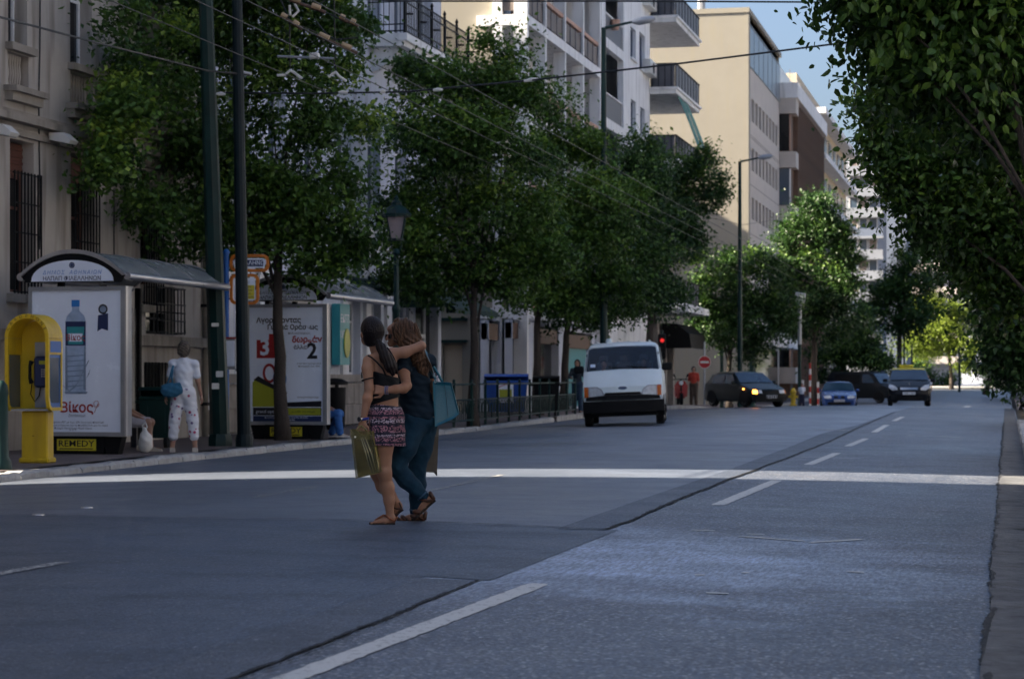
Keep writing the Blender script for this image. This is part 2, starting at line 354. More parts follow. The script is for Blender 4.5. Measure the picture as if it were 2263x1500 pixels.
# dark cracked joint of the gutter
def crack(name, pts, w0, w1, parent=None, seed=1, step=.06, z=.011, jit=.03):
    r = random.Random(seed); P = []; 
    for a, b in zip(pts, pts[1:]):
        a = Vector(a); b = Vector(b); n = max(1, int((b-a).length/step))
        for i in range(n): P.append(a.lerp(b, i/n))
    P.append(Vector(pts[-1])); rows = []; off = 0; wd = (w0+w1)/2
    for i, p in enumerate(P):
        t = (P[min(i+1, len(P)-1)] - P[max(i-1, 0)]).normalized(); nrm = Vector((t.y, -t.x, 0))
        off = off*.9 + r.uniform(-jit, jit)*.5; wd = max(.003, wd*.5 + r.uniform(w0*.2, w1*1.3)*.5); jg = r.uniform(-jit, jit)*.5
        a = p + nrm*(off - wd/2 + jg); b = p + nrm*(off + wd/2 - jg*.3); rows.append([(q.x, q.y, zroad(q.x, q.y)+z) for q in (a, b)])
    o = ob(name, MB().grid(rows), MT['tar'], parent); return structure(o) if parent is None else o
crack('crack', [(-.085, y, 0) for y in frange(5, 60, 1)], .01, .05, seed=5, jit=.012)
# --- resurfaced areas
edge_px = [(1240,1166),(1400,1110),(1617,1036),(1755,984),(1816,958),(1894,940),(1976,911)]
EDGE = sorted([(p.y, p.x) for p in (gp(*q) for q in edge_px)])
crk_px = [(1340,1171),(1400,1149),(1500,1104),(1617,1058),(1733,1015),(1833,976),(1898,945),(1976,911)]
CRK = sorted([(p.y, p.x) for p in (gp(*q) for q in crk_px)])
jt_px = [(-150,1134),(0,1137),(200,1141),(500,1146),(800,1150),(1100,1160),(1240,1166),(1345,1171)]
JT = sorted([(p.x, p.y) for p in (gp(*q) for q in jt_px)]); JT = [(-14.4, JT[0][1]+.2)] + JT
def yj(x): return lerp_tab(JT, x)
rows = []
for t in [i/70 for i in range(71)]:
    row = []
    for s in [i/30 for i in range(31)]:
        yk = 16.2 + (104-16.2)*t**1.6; xe = lerp_tab(EDGE, yk); x = (xkerb(yk)-.02) + (xe - xkerb(yk)+.02)*s
        y = yj(x) + (104-yj(x))*t**1.6; row.append((x, y, zroad(x, y)+.004))
    rows.append(row)
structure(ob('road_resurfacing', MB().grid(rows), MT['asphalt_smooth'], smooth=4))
rows = []
for t in [i/60 for i in range(61)]:
    y = 16.3 + (92-16.3)*t**1.6; a = lerp_tab(EDGE, y); b = lerp_tab(CRK, y)
    rows.append([(x, y + (0 if t else 0), zroad(x, y)+.0075) for x in (a, (a+b)/2, b)])
structure(ob('road_trench_patch', MB().grid(rows), MT['asphalt_trench'], smooth=4))
crack('crack', [(x, y, 0) for y, x in CRK], .012, .05, seed=8, z=.012, jit=.012)
crack('crack', [(x, y, 0) for x, y in JT], .006, .03, seed=9, z=.010, jit=.015)
# cross band in front of the joint
b_px = [(-150,1240),(150,1244),(660,1256),(1060,1282),(1250,1287),(1700,1262)]
BB = sorted([(p.x, p.y) for p in (gp(*q) for q in b_px)]); BB = [(-14.4, BB[0][1]+.2)] + BB
rows = []
for t in [i/10 for i in range(11)]:
    row = []
    for s in [i/40 for i in range(41)]:
        x = -11.5 + 8.6*s; a = yj(x)-.005; b = lerp_tab(BB, x); y = a + (b-a)*t; row.append((x, y, zroad(x, y)+.004))
    rows.append(row)
structure(ob('road_cross_patch', MB().grid(rows, True), MT['asphalt_band'], smooth=4))
# older smooth surfacing of the near left lanes
rows = []
n1 = [(gp(*q)) for q in [(340,1480),(924,1280)]]
for t in [i/40 for i in range(41)]:
    row = []
    for s in [i/30 for i in range(31)]:
        y = 4 + 8*t; xe = n1[0].x + (n1[1].x-n1[0].x)*(y-n1[0].y)/(n1[1].y-n1[0].y); x = -11.5 + (xe+11.5)*s; y1 = min(lerp_tab(BB, x)-.004, 30); yy_ = 4 + (y1-4)*t
        xe = n1[0].x + (n1[1].x-n1[0].x)*(yy_-n1[0].y)/(n1[1].y-n1[0].y); x = -11.5 + (xe+11.5)*s; row.append((x, yy_, zroad(x, yy_)+.004))
    rows.append(row)
structure(ob('road_near_surfacing', MB().grid(rows), MT['asphalt_band'], smooth=4))
# near continuation of the trench, with its open joint
n1 = [(gp(*q)) for q in [(340,1480),(640,1380),(924,1280)]]; n2 = [(gp(*q)) for q in [(525,1499),(800,1389),(1060,1283)]]
a0 = (n1[0].x, n1[-1].x); b0 = (n2[0].x, n2[-1].x); rows = []
for t in [i/30 for i in range(31)]:
    y = 4 + (n2[-1].y-4)*t; xa = n1[0].x + (n1[-1].x-n1[0].x)*(y-n1[0].y)/(n1[-1].y-n1[0].y); xb = n2[0].x + (n2[-1].x-n2[0].x)*(y-n2[0].y)/(n2[-1].y-n2[0].y)
    rows.append([(x, y, zroad(x, y)+.004) for x in (xa+.003, (xa+xb)/2, xb)])
structure(ob('road_trench_patch', MB().grid(rows), MT['asphalt_trench'], smooth=4))
crack('crack', [(n2[0].x + (n2[-1].x-n2[0].x)*(y-n2[0].y)/(n2[-1].y-n2[0].y), y, 0) for y in frange(4, n2[-1].y, .5)], .006, .032, seed=12, step=.03, z=.010, jit=.010)
crack('crack', [(n2[0].x + .05 + (n2[-1].x-n2[0].x)*(y-n2[0].y)/(n2[-1].y-n2[0].y), y, 0) for y in frange(6.5, 10.5, .5)], .001, .008, seed=14, step=.03, z=.010, jit=.012)
# --- painted lane dashes (each worn at the edges)
def dash(name, a, b, wdt, m='paint', seed=0, lift=.0045):
    r = random.Random(seed); A = gp(*a); B = gp(*b); n = max(6, int((B-A).length/.08)); t = (B-A).normalized(); nr = Vector((t.y, -t.x, 0)); rows = []
    for i in range(n+1):
        p = A.lerp(B, i/n); e = 1 if 0 < i < n else .82
        row = [p + nr*(wdt/2*e + r.uniform(-.006,.006)), p, p - nr*(wdt/2*e + r.uniform(-.006,.006))]
        rows.append([(q.x, q.y, zroad(q.x, q.y)+lift) for q in row])
    return structure(ob(name, MB().grid(rows, True), MT[m]))
dash('lane_dash', (600,1515), (1192,1290), .125, seed=1); dash('lane_dash', (1586,1116), (1716,1062), .13, seed=2)
dash('lane_dash', (1786,1027), (1850,1001), .13, seed=3); dash('lane_dash', (1873,986), (1914,969), .13, seed=4); dash('lane_dash', (1932,955), (1960,939), .14, seed=5)
dash('lane_dash', (1975,930), (1995,921), .14, seed=6); dash('lane_dash', (2075,898), (2140,897), .35, seed=7); dash('lane_dash', (2010,900), (2050,899), .35, seed=8)
dash('lane_dash', (-60,1280), (140,1244), .11, 'paint_faint', 9, .0085); dash('lane_dash', (920,1092), (1110,1050), .09, 'paint_faint', 10, .0085)
dash('lane_dash', (560,1100), (700,1076), .09, 'paint_faint', 11, .0085); dash('lane_dash', (1795,950), (1890,952), .5, 'paint_faint', 12, .0115)
dash('lane_dash', (2005,962), (2120,966), .16, 'paint', 13); dash('lane_dash', (1770,1010), (1900,1013), .05, 'paint', 14)
for i, (a, b) in enumerate([((1530,1171),(1580,1173)),((1630,1185),(1780,1196)),((1790,1199),(1905,1192)),((1535,1270),(1558,1271)),((1650,1180),(1690,1181)),((1640,1265),(1655,1266)),((1870,1263),(1910,1265)),((1560,1310),(1610,1312))]):
    dash('paint_scrap', a, b, .06, 'paint', 20+i)
# --- kerbs
kb = structure(thing('kerb', 'kerb', 'kerb')); del kb['label']; del kb['category']
km = []
for i in range(5):
    m = MB(); r = random.Random(50+i); P = []
    prof = [(-.14,-.30),(-.14,-.01),(-.11,.0),(.10,.0),(.135,-.03),(.145,-.30)]
    for k in range(7):
        y = -.49 + .98*k/6; e = .012 if k in (0,6) else 0
        P.append([(x + r.uniform(-.012,.012), y, z - e - (r.uniform(0,.022) if z > -.1 else 0)) for x, z in prof])
    m.grid(P); n = len(prof); m.f.append(tuple(range(n-1,-1,-1))); m.f.append(tuple(range(6*n, 7*n)))
    km.append(finish(m.mesh('kerb_stone'), MT['kerb'], .6))
y = 4.0; i = 0
while y < 62:
    dx = xkerb(y+.5)-xkerb(y-.5); inst('kerb_stone', km[i*7 % 5], (xkerb(y)-.13, y, zwalk(y)+rnd.uniform(-.012,.006)), kb, (0, 0, -atan2(dx, 1)), (1, rnd.uniform(.97,1.0), 1)); y += 1.0; i += 1
far = MB()
for y0, y1 in zip(range(62, 300, 4), range(66, 304, 4)):
    far.add([(xkerb(y0)-.27,y0,zwalk(y0)),(xkerb(y0),y0,zwalk(y0)),(xkerb(y1),y1,zwalk(y1)),(xkerb(y1)-.27,y1,zwalk(y1)),(xkerb(y0),y0,zwalk(y0)-.3),(xkerb(y1),y1,zwalk(y1)-.3)], [(0,1,2,3),(1,4,5,2)])
ob('kerb_run', far, MT['kerb'], kb)
y = 3.0
while y < 60:
    inst('kerb_stone', km[(i*3+1) % 5], (.405, y, .04+zwalk(y)+rnd.uniform(-.01,.008)), kb, (0,0,pi)); y += 1.0; i += 1
# flat studs on the road
st = MB().lathe([(.0,.0),(.055,.0),(.05,.012),(.02,.016),(0,.016)], 14); stm = finish(st.mesh('road_stud'), MT['alu'], .7)
for (px, py), lb in (((85,1139),'flat metal road stud nearer the pavement corner'), ((192,1123),'flat metal road stud beyond the first on the dark lane')):
    p = gp(px, py); o = inst('road_stud', stm, (p.x, p.y, p.z+.003)); tag(o, lb, 'road stud', 'road studs in the far lane')
# ================================================================ buildings
def wall(mb, org, u, n, U0, U1, Z0, Z1, ops, depth=.22):
    """wall sheet in the plane (org,u,z) facing n, with rectangular openings (a,b,z0,z1) that have reveals"""
    org = Vector(org); u = Vector(u); n = Vector(n); P = lambda a, z, d=0: org + u*a + Vector((0,0,z)) - n*d
    us = sorted({U0, U1, *[min(max(q, U0), U1) for o in ops for q in o[:2]]}); zs = sorted({Z0, Z1, *[min(max(q, Z0), Z1) for o in ops for q in o[2:]]})
    flip = u.cross(Vector((0,0,1))).dot(n) < 0
    def quad(*p): mb.add(p, [(0,1,2,3) if not flip else (3,2,1,0)])
    for a, b in zip(us, us[1:]):
        for c, d in zip(zs, zs[1:]):
            mu, mz = (a+b)/2, (c+d)/2
            if any(o[0] < mu < o[1] and o[2] < mz < o[3] for o in ops): continue
            quad(P(a,c), P(b,c), P(b,d), P(a,d))
    for a, b, c, d in ops:
        quad(P(a,c,depth), P(a,c), P(a,d), P(a,d,depth)); quad(P(b,c), P(b,c,depth), P(b,d,depth), P(b,d))
        quad(P(a,c,depth), P(b,c,depth), P(b,c), P(a,c)); quad(P(a,d), P(b,d), P(b,d,depth), P(a,d,depth))
    return mb
FX = dict(u=(0,1,0), n=(1,0,0))
def shell(mb, x0, x1, y0, y1, z0, z1, front=True, near=True):
    """roof, back and the sides that carry no openings"""
    mb.add([(x0,y0,z1),(x1,y0,z1),(x1,y1,z1),(x0,y1,z1)], [(0,1,2,3)])
    mb.add([(x0,y0,z0),(x0,y1,z0),(x0,y1,z1),(x0,y0,z1)], [(0,3,2,1)][:1])
    mb.add([(x0,y1,z0),(x1,y1,z0),(x1,y1,z1),(x0,y1,z1)], [(0,3,2,1)])
    if near: mb.add([(x0,y0,z0),(x1,y0,z0),(x1,y0,z1),(x0,y0,z1)], [(0,1,2,3)])
    if front: mb.add([(x1,y0,z0),(x1,y1,z0),(x1,y1,z1),(x1,y0,z1)], [(0,1,2,3)])
    return mb
def box_ob(name, a, b, m, par): return ob(name, MB().box(a, b), m, par, W=True)
def window(par, y0, y1, z0, z1, x=XF, d=.2, glass='darkglass', frame='white', mull=1, trans=0, fr=.06):
    """a window in a wall that faces the street: frame > pane(s)"""
    f = MB(); xi = x-d+.012
    f.box((xi,y0,z0),(xi+.05,y0+fr,z1)).box((xi,y1-fr,z0),(xi+.05,y1,z1)).box((xi,y0+fr,z1-fr),(xi+.05,y1-fr,z1)).box((xi,y0+fr,z0),(xi+.05,y1-fr,z0+fr))
    for k in range(mull):
        yc = y0 + (y1-y0)*(k+1)/(mull+1); f.box((xi+.004,yc-fr*.45,z0+fr),(xi+.045,yc+fr*.45,z1-fr))
    for k in range(trans):
        zc = z0 + (z1-z0)*(.72 if trans == 1 else (k+1)/(trans+1)); f.box((xi+.008,y0+fr,zc-fr*.4),(xi+.042,y1-fr,zc+fr*.4))
    w_ = ob('window', f, MT[frame], par, W=True)
    ob('pane', MB().box((xi-.004,y0,z0),(xi+.012,y1,z1)), MT[glass], w_, W=True); return w_
def grille(par, y0, y1, z0, z1, x, n=7, rails=4, r=.011, m='iron'):
    g = MB()
    for k in range(rails):
        z = z0+.03 + (z1-z0-.06)*k/(rails-1); g.box((x-.012,y0,z-.012),(x+.012,y1,z+.012))
    gr = ob('grille', g, MT[m], par, W=True); bar = finish(MB().box((-r,-r,0),(r,r,z1-z0)).mesh('bar'), MT[m], None)
    for k in range(n): inst('bar', bar, (x+.014, y0+.02+(y1-y0-.04)*k/(n-1), z0), gr, W=True)
    return gr

# ---- old stucco house on the left
Y1a, Y1b = 24.4, fy(455)
h1 = thing('stucco_house', 'grimy beige stucco house with tall barred windows behind the water advert shelter', 'house', (XF, Y1a, 0))
GW = [(22,75),(157,205),(310,348)]; ops1 = []
zt, zb = fz(22,305), fz(22,645)
for a, b in GW: ops1.append((fy(a), fy(b), zb, zt))
UWt, UWb = fz(18,-130), fz(18,92); NIt, NIb = fz(18,112), fz(18,186)
UW = [(18,60),(155,203),(300,340)]
for a, b in UW: ops1 += [(fy(a), fy(b), UWb, UWt), (fy(a), fy(b)+.05, NIb, NIt)]
BW = (fy(322), fy(386), fz(322,737), fz(322,628)); ops1.append(BW)
BO = (fy(318), fy(385), .25, 1.42); ops1.append(BO)
m = MB(); wall(m, (XF,0,0), (0,1,0), (1,0,0), Y1a, Y1b, 0, 22, ops1, .3)
bk = 16; ys_ = Y1a - bk*SP/CP; m.add([(XF,Y1a,0),(XF-bk,ys_,0),(XF-bk,ys_,22),(XF,Y1a,22)], [(0,3,2,1)])       # the unseen alley side is skewed along the sun to pass its strip
m.add([(XF-bk,ys_,0),(XF-bk,Y1b,0),(XF-bk,Y1b,22),(XF-bk,ys_,22)], [(0,3,2,1)]); m.add([(XF,Y1b,0),(XF,Y1b,22),(XF-bk,Y1b,22),(XF-bk,Y1b,0)], [(0,3,2,1)])
m.add([(XF,Y1a,22),(XF,Y1b,22),(XF-bk,Y1b,22),(XF-bk,ys_,22)], [(0,1,2,3)])
ob('wall', m, MT['stucco'], h1, W=True)
for a, b in GW:
    y0, y1 = fy(a), fy(b)
    wv = window(h1, y0, y1, zb, zt-.52, d=.28, frame='wood', mull=1, trans=1)
    sh = MB()
    for k in range(9): sh.box((XF-.26, y0+.01, zt-.52+k*.056), (XF-.20+.012*(k%2), y1-.01, zt-.52+k*.056+.05))
    ob('roller_shutter', sh, MT['wood'], h1, W=True)
    grille(h1, y0+.02, y1+.16, zb-.02, zt-.5, XF+.05, 9, 5)
    box_ob('sill', (XF-.02,y0-.12,zb-.16), (XF+.1,y1+.2,zb-.025), MT['stucco_trim'], h1)
for a, b in UW:
    y0, y1 = fy(a), fy(b)
    window(h1, y0, y1, UWb, UWt, d=.28, frame='white', mull=1, trans=1)
    box_ob('sill', (XF-.02,y0-.1,UWb-.13), (XF+.13,y1+.12,UWb-.015), MT['stucco_trim'], h1)
    box_ob('niche_back', (XF-.29,y0,NIb), (XF-.2,y1+.05,NIt), MT['beige'], h1)
    bal = finish(MB().lathe([(.03,0),(.03,.03),(.016,.06),(.034,.16),(.018,.3),(.03,.38),(.03,.42)], 8).mesh('baluster'), MT['stucco'], .8)
    for k in range(8): inst('baluster', bal, (XF-.13, y0+.06+(y1-y0-.08)*k/7, NIb+.005), h1, scale=(1,1,(NIt-NIb)*.99/.42), W=True)
    led = MB(); led.box((XF-.01,y0-.12,NIb-.26),(XF+.14,y1+.3,NIb-.12)).box((XF-.01,y0-.16,NIb-.12),(XF+.22,y1+.36,NIb-.03))
    ob('ledge', led, MT['stucco_trim'], h1, W=True)
zc = fz(0,228); c = MB()
for dz, t, pr in ((0,.11,.2),(.115,.06,.13),(-.2,.1,.07)): c.box((XF-.01,Y1a+.01,zc-.25+dz),(XF+pr,Y1b-.004,zc-.25+dz+t))
ob('cornice', c, MT['stucco_trim'], h1, W=True)
box_ob('plinth_ledge', (XF-.01,Y1a+.02,fz(330,764)), (XF+.14,Y1b-.3,fz(330,742)), MT['stucco_trim'], h1)
window(h1, *BW, d=.28, frame='iron', mull=2, trans=2)
y0, y1, z0, z1 = BW; cage = MB()                                    # belly-shaped wrought cage
for s in (y0+.03, y1-.03): cage.tube([(XF+.01,s,z1-.05),(XF+.2,s,z1-.05),(XF+.22,s,z0+.02),(XF+.01,s,z0+.02)], .014, 6)
for z in (z1-.05, (z0+z1)/2+.1, (z0+z1)/2-.2, z0+.03): cage.box((XF+.2,y0,z-.012),(XF+.225,y1,z+.012))
for k in range(6):
    yc = y0+.1+(y1-y0-.2)*k/5; cage.lathe([(.05,-.01),(.05,.01),(.038,.01),(.038,-.01)], 12, (XF+.21,yc,(z0+z1)/2-.05))
cg = ob('grille', cage, MT['iron'], h1, W=True); bar = finish(MB().box((-.009,-.009,0),(.009,.009,z1-z0-.05)).mesh('bar'), MT['iron'], None)
for k in range(9): inst('bar', bar, (XF+.212, y0+.04+(y1-y0-.08)*k/8, z0), cg, W=True)
box_ob('cellar_dark', (XF-.3,BO[0],BO[2]), (XF-.27,BO[1],BO[3]), MT['black'], h1); grille(h1, BO[0], BO[1], BO[2], BO[3], XF-.05, 10, 3)
ob('downpipe', MB().tube([(XF+.07,fy(447),0),(XF+.07,fy(447),14)], .055, 10), MT['stucco_trim'], h1, .8, W=True)
for k in range(6): box_ob('pipe_bracket', (XF,fy(447)-.08,.6+k*1.9), (XF+.135,fy(447)+.08,.66+k*1.9), MT['iron'], h1)
ob('cable', MB().tube([(XF+.02,fy(85)+.3*sin(k*1.7)*.1,3.2+k*.8) for k in range(12)], .012, 5), MT['wire'], h1, W=True)
ob('cable', MB().tube([(XF+.02,fy(250),1.9+k*.5) for k in range(6)], .012, 5), MT['wire'], h1, W=True)
for i, (px, py, lb) in enumerate(((140,303,'white floodlight on the stucco wall above the second barred window'),(8,285,'white floodlight at the edge of the picture above the first barred window'))):
    D = fd(px, XF+.25); p = wp(px, py, D); f = thing('floodlight', lb, 'lamp', p, 0, 'floodlights on the stucco house')
    ob('housing', MB().prism([(-.2,-.05),(.16,-.12),(.2,-.07),(.05,.06),(-.18,.06)], (0,.3,0), (0,-.15,0)), MT['porcelain'], f)
    ob('bracket', MB().tube([(-.24,0,.0),(-.1,0,.0)], .03, 6), MT['alu_dull'], f); ob('lens', MB().prism([(.0,-.100),(.15,-.130),(.15,-.137),(0,-.108)], (0,.26,0), (0,-.13,0)), MT['skyglass'], f)

# ---- pale blue-white house, second from the left
Y2a, Y2b = Y1b + .02, fy(975)
h2 = thing('pale_house', 'pale blue-white house with stone base, iron balcony and green awnings behind the second shelter', 'house', (XF, Y2a, 0))
sb = fz(760,832); W2 = [(520,560),(588,628),(655,692),(772,797),(818,842),(866,890)]; top2 = fz(785,665)
ops2 = [(fy(a), fy(b), sb+.05, top2) for a, b in W2]; SH = (fy(918), fy(968), .05, top2+.1); ops2.append(SH)
U2 = [(y, y+1.1) for y in frange(Y2a+1.2, Y2b-2.2, 2.55)]
for z in (5.2, 9.75): ops2 += [(a, b, z, z+2.35) for a, b in U2]
m = MB(); wall(m, (XF,0,0), (0,1,0), (1,0,0), Y2a, Y2b, 0, 14, ops2, .3); shell(m, XF-14, XF, Y2a, Y2b, 0, 14, front=False)
ob('wall', m, MT['palewall'], h2, W=True)
for a, b in W2: window(h2, fy(a), fy(b), sb+.05, top2, d=.26, frame='white', mull=1, trans=1)
for z in (5.2, 9.75):
    for a, b in U2: window(h2, a, b, z, z+2.35, d=.26, glass='skyglass', frame='white', mull=1, trans=1)
pil = MB().box((0,-.22,0),(.09,.22,top2-sb+.25)); pil.box((0,-.27,top2-sb+.25),(.13,.27,top2-sb+.4)); pm = finish(pil.mesh('pilaster'), MT['white'], None)
for px in (500,574,641,757,808,854,902): inst('pilaster', pm, (XF+.001, fy(px), sb+.055), h2, W=True)
box_ob('sill_course', (XF-.01,Y2a+.02,sb-.12), (XF+.17,SH[0]-.05,sb+.05), MT['stone'], h2)
stn = [finish(MB().cbox((0,0,0),(.12,.98,.47), bev=.018).mesh('base_stone'), MT['stone'], None)]
r = random.Random(4)
for row in range(2):
    y = Y2a+.5 + (.5 if row else 0)
    while y < SH[0]-.55: inst('base_stone', stn[0], (XF+.045+r.uniform(-.006,.006), y, .27+row*.485), h2, W=True, scale=(1,1,(sb-.16)/.97)); y += 1.0
box_ob('string_course', (XF-.01,Y2a+.01,4.5), (XF+.18,Y2b-.01,4.75), MT['white'], h2); box_ob('string_course', (XF-.01,Y2a+.01,13.3), (XF+.3,Y2b-.01,13.6), MT['white'], h2)
# iron balcony on white corbels
ya, yb = fy(812), fy(963); zs_ = fz(829,92); s = MB().box((XF-.01,ya,zs_-.1),(XF+1.0,yb,zs_+.08)); s.box((XF-.01,ya+.03,zs_-.22),(XF+.9,yb-.03,zs_-.1))
for k in range(4): yk = ya+.4+(yb-ya-.8)*k/3; s.prism([(0,0),(.75,0),(.7,-.12),(.25,-.5),(0,-.6)], (0,.22,0), (XF,yk-.11,zs_-.22))
ob('balcony_slab', s, MT['white'], h2, W=True)
rl = MB(); xr = XF+.93
for z in (zs_+.14, zs_+.3, zs_+.85, zs_+1.02): rl.box((xr-.016,ya+.03,z-.014),(xr+.016,yb-.03,z+.014)).box((XF,ya+.03,z-.014),(xr,ya+.06,z+.014))
for k in range(6):
    yk = ya+.05+(yb-ya-.1)*k/5; rl.box((xr-.03,yk-.03,zs_+.08),(xr+.03,yk+.03,zs_+1.1)).lathe([(.02,0),(.05,.05),(.03,.1),(0,.16)], 8, (xr,yk,zs_+1.1))
    rl.lathe([(.13,-.008),(.13,.008),(.1,.008),(.1,-.008)], 12, (xr,yk+.35,zs_+.6))
rail = ob('balcony_rail', rl, MT['iron'], h2, W=True); bar = finish(MB().box((-.009,-.009,0),(.009,.009,.9)).mesh('bar'), MT['iron'], None)
for k in range(44): inst('bar', bar, (xr, ya+.08+(yb-ya-.16)*k/43, zs_+.1), rail, W=True)
for k in range(6): inst('bar', bar, (XF+.12+k*.14, ya+.045, zs_+.1), rail, W=True)
# shop awning and smaller awnings over windows
def awning(par, ya, yb, z0, z1, out, m, x=XF, name='awning', scal=True):
    rows = []; n = 14
    for k in range(n+1):
        y = ya+(yb-ya)*k/n; sag = .015*(k % 2)
        rows.append([(x+.01,y,z1),(x+out*.45,y,z1-(z1-z0)*.32-sag),(x+out,y,z0+.12-sag),(x+out,y,z0-.05*(k%2 if scal else 0))])
    mm = MB().grid(rows)
    for y, fl in ((ya, 0), (yb, 1)): f = [(x+.01,y,z1),(x+out*.45,y,z1-(z1-z0)*.32),(x+out,y,z0+.12),(x+.01,y,z0+.12)]; mm.add(f, [(0,1,2,3)])
    return ob(name, mm, MT[m], par, W=True)
awning(h2, fy(880), fy(985), fz(925,695), fz(925,628), 1.5, 'awning'); awning(h2, fy(765)-.1, fy(800)+.3, fz(785,650), fz(785,612), .7, 'awning')
awning(h2, fy(815)-.1, fy(845)+.3, fz(830,650), fz(830,612), .7, 'awning')
dr = MB(); dr.box((XF-.28,SH[0],SH[2]),(XF-.24,SH[1],SH[3])); sd = ob('shop_front', dr, MT['darkglass'], h2, W=True)
ob('door_frame', MB().box((XF-.238,SH[0]+.6,.05),(XF-.19,SH[0]+.7,SH[3])).box((XF-.238,SH[1]-.7,.05),(XF-.19,SH[1]-.6,SH[3])).box((XF-.238,SH[0]+.7,2.2),(XF-.19,SH[1]-.7,2.3)), MT['white'], sd, W=True)
ob('notice', MB().box((XF-.236,SH[0]+1.0,1.2),(XF-.22,SH[0]+1.5,1.9)), MT['paper'], sd, W=True)
pn = thing('wall_poster', 'tall teal advertising panel on the pale house beside the second shelter', 'poster', (XF+.1, fy(735), 0))
ya, yb, z0, z1 = fy(724), fy(746), fz(735,806), fz(735,672); xq = XF+.3
ob('panel', MB().box((XF+.1,ya,z0),(xq,yb,z1)), MT['teal'], pn, W=True)
for tx, dz in (('ΕΚΠΤ', .35), ('ΜΕ 2Χ', .72)): ob('lettering', put_text(MB(), tx, .26, (XF+.305,(ya+yb)/2,z1-dz), (0,1,0), (0,0,1)), MT['paper'], pn, W=True)
ob('picture', MB().prism([(.22*cos(a),.34*sin(a)) for a in frange(0, 5.9, .4)], (.02,0,0), (XF+.31,(ya+yb)/2+.1,z0+.5), (0,1,0), (0,0,1)), MT['lime'], pn, W=True)

# ---- white block with deep loggias
Y3 = fy(1165); Y3b = fy(1330); FLZ = [3.4, 6.55, 9.75, 12.95, 16.1]
h3 = thing('loggia_block', 'white apartment block with deep pillared loggias and a sunlit cream end wall', 'apartment block', (XF, Y3, 0))
xl = wp(1085, 800, fd(1165)).x
m = MB(); shell(m, XF-15, XF-1.7, Y3+.25, Y3b, 0, 20, near=False)
dops = [(y, y+1.25, z+.02, z+2.25) for z in FLZ[:4] for y in frange(Y3+1.0, Y3b-2.2, 2.2)]
m2 = MB(); wall(m2, (0,Y3+.25,0), (-1,0,0), (0,-1,0), -xl, -(XF-15), 0, 20, [(-xl+1.1,-xl+1.75,.05,2.2)], .2)
ob('end_wall', m2, MT['cream'], h3, W=True); ob('wall', m, MT['white'], h3, W=True)
dd = MB().box((xl-1.75,Y3+.43,.05),(xl-1.1,Y3+.46,2.2)); ob('door', dd, MT['beige'], h3, W=True)
for z in (2.28, 3.0): box_ob('ledge', (xl-2.0,Y3+.1,z), (xl-.9,Y3+.248,z+.09), MT['irongreen'], h3)
fin = finish(MB().box((-.42,0,0),(0,.2,16.2)).mesh('pillar'), MT['white'], None)
corner = MB().box((XF-.45,Y3,0),(XF,Y3+.24,20)); ob('pillar', corner, MT['white'], h3, W=True)
ob('pillar', MB().box((xl-.02,Y3+.02,0),(xl+.3,Y3+.24,20)), MT['white'], h3, W=True)
FP = [fy(q) for q in (1207,1250,1290,1327)]
for y in FP: inst('pillar', fin, (XF, y-.1, 3.3), h3, W=True)
for z in FLZ:
    box_ob('floor_slab', (XF-1.7,Y3+.012,z-.34), (XF+.012,Y3b-.01,z), MT['white'], h3)
    for a, b in zip([Y3+.24]+[y+.1 for y in FP], [y-.1 for y in FP]+[Y3b-.1]):
        if b-a < .4: continue
        p = box_ob('balcony_panel', (XF-.16,a+.03,z+.14), (XF-.1,b-.03,z+.78), MT['paneltan'], h3)
        ob('rail', MB().box((XF-.2,a,z+.86),(XF-.06,b,z+1.0)).box((XF-.15,a,z+.02),(XF-.11,b,z+.1)), MT['coral'], p, W=True)
        pk = finish(MB().box((-.012,-.012,0),(.012,.012,.86)).mesh('post'), MT['railgrey'], None)
        for k in range(4): inst('post', pk, (XF-.13+.055, a+.1+(b-a-.2)*k/3, z+.02), p, W=True)
    p = box_ob('balcony_panel', (xl+.32,Y3+.08,z+.14), (XF-.47,Y3+.14,z+.72), MT['paneltan'], h3)
    ob('rail', MB().box((xl+.3,Y3+.05,z+.8),(XF-.46,Y3+.19,z+1.0)), MT['coral'], p, W=True)
for z in FLZ[:4]:
    for k, y in enumerate(frange(Y3+1.0, Y3b-2.2, 2.2)):
        d_ = box_ob('balcony_door', (XF-1.7,y,z+.03), (XF-1.66,y+1.5,z+2.3), MT['wood'] if k % 3 else MT['white'], h3)
        ob('pane', MB().box((XF-1.66,y+.8,z+.5),(XF-1.65,y+1.4,z+2.2)), MT['skyglass'], d_, W=True)
    box_ob('loggia_back', (XF-1.695,Y3+.3,z+.01), (XF-1.69+.01,Y3+.95,z+2.8), MT['beige'], h3)
# its ground floor: pale piers, dark openings, shop signs
gx = XF-.25; g = MB(); gops = [(fy(1098),fy(1122),.1,2.9),(fy(1150),fy(1176),.1,3.0),(fy(1206),fy(1250),.1,2.9),(fy(1268),fy(1322),.1,2.8)]
wall(g, (gx,0,0), (0,1,0), (1,0,0), Y3+.27, Y3b-.01, 0, 3.05, gops, .3); ob('shop_wall', g, MT['palewall'], h3, W=True)
for a, b, c_, d_ in gops: s = box_ob('shop_front', (gx-.3,a,c_), (gx-.27,b,d_), MT['darkglass'], h3); ob('shutter_box', MB().box((gx-.25,a,d_-.6),(gx-.05,b,d_-.1)), MT['brownslat'], s, W=True)
box_ob('shop_sign', (gx+.02,fy(1268),2.95), (gx+.2,fy(1326),3.4), MT['paper'], h3); box_ob('shop_shutter', (gx-.2,fy(1275),.1), (gx-.15,fy(1318),2.2), MT['teal'], h3)

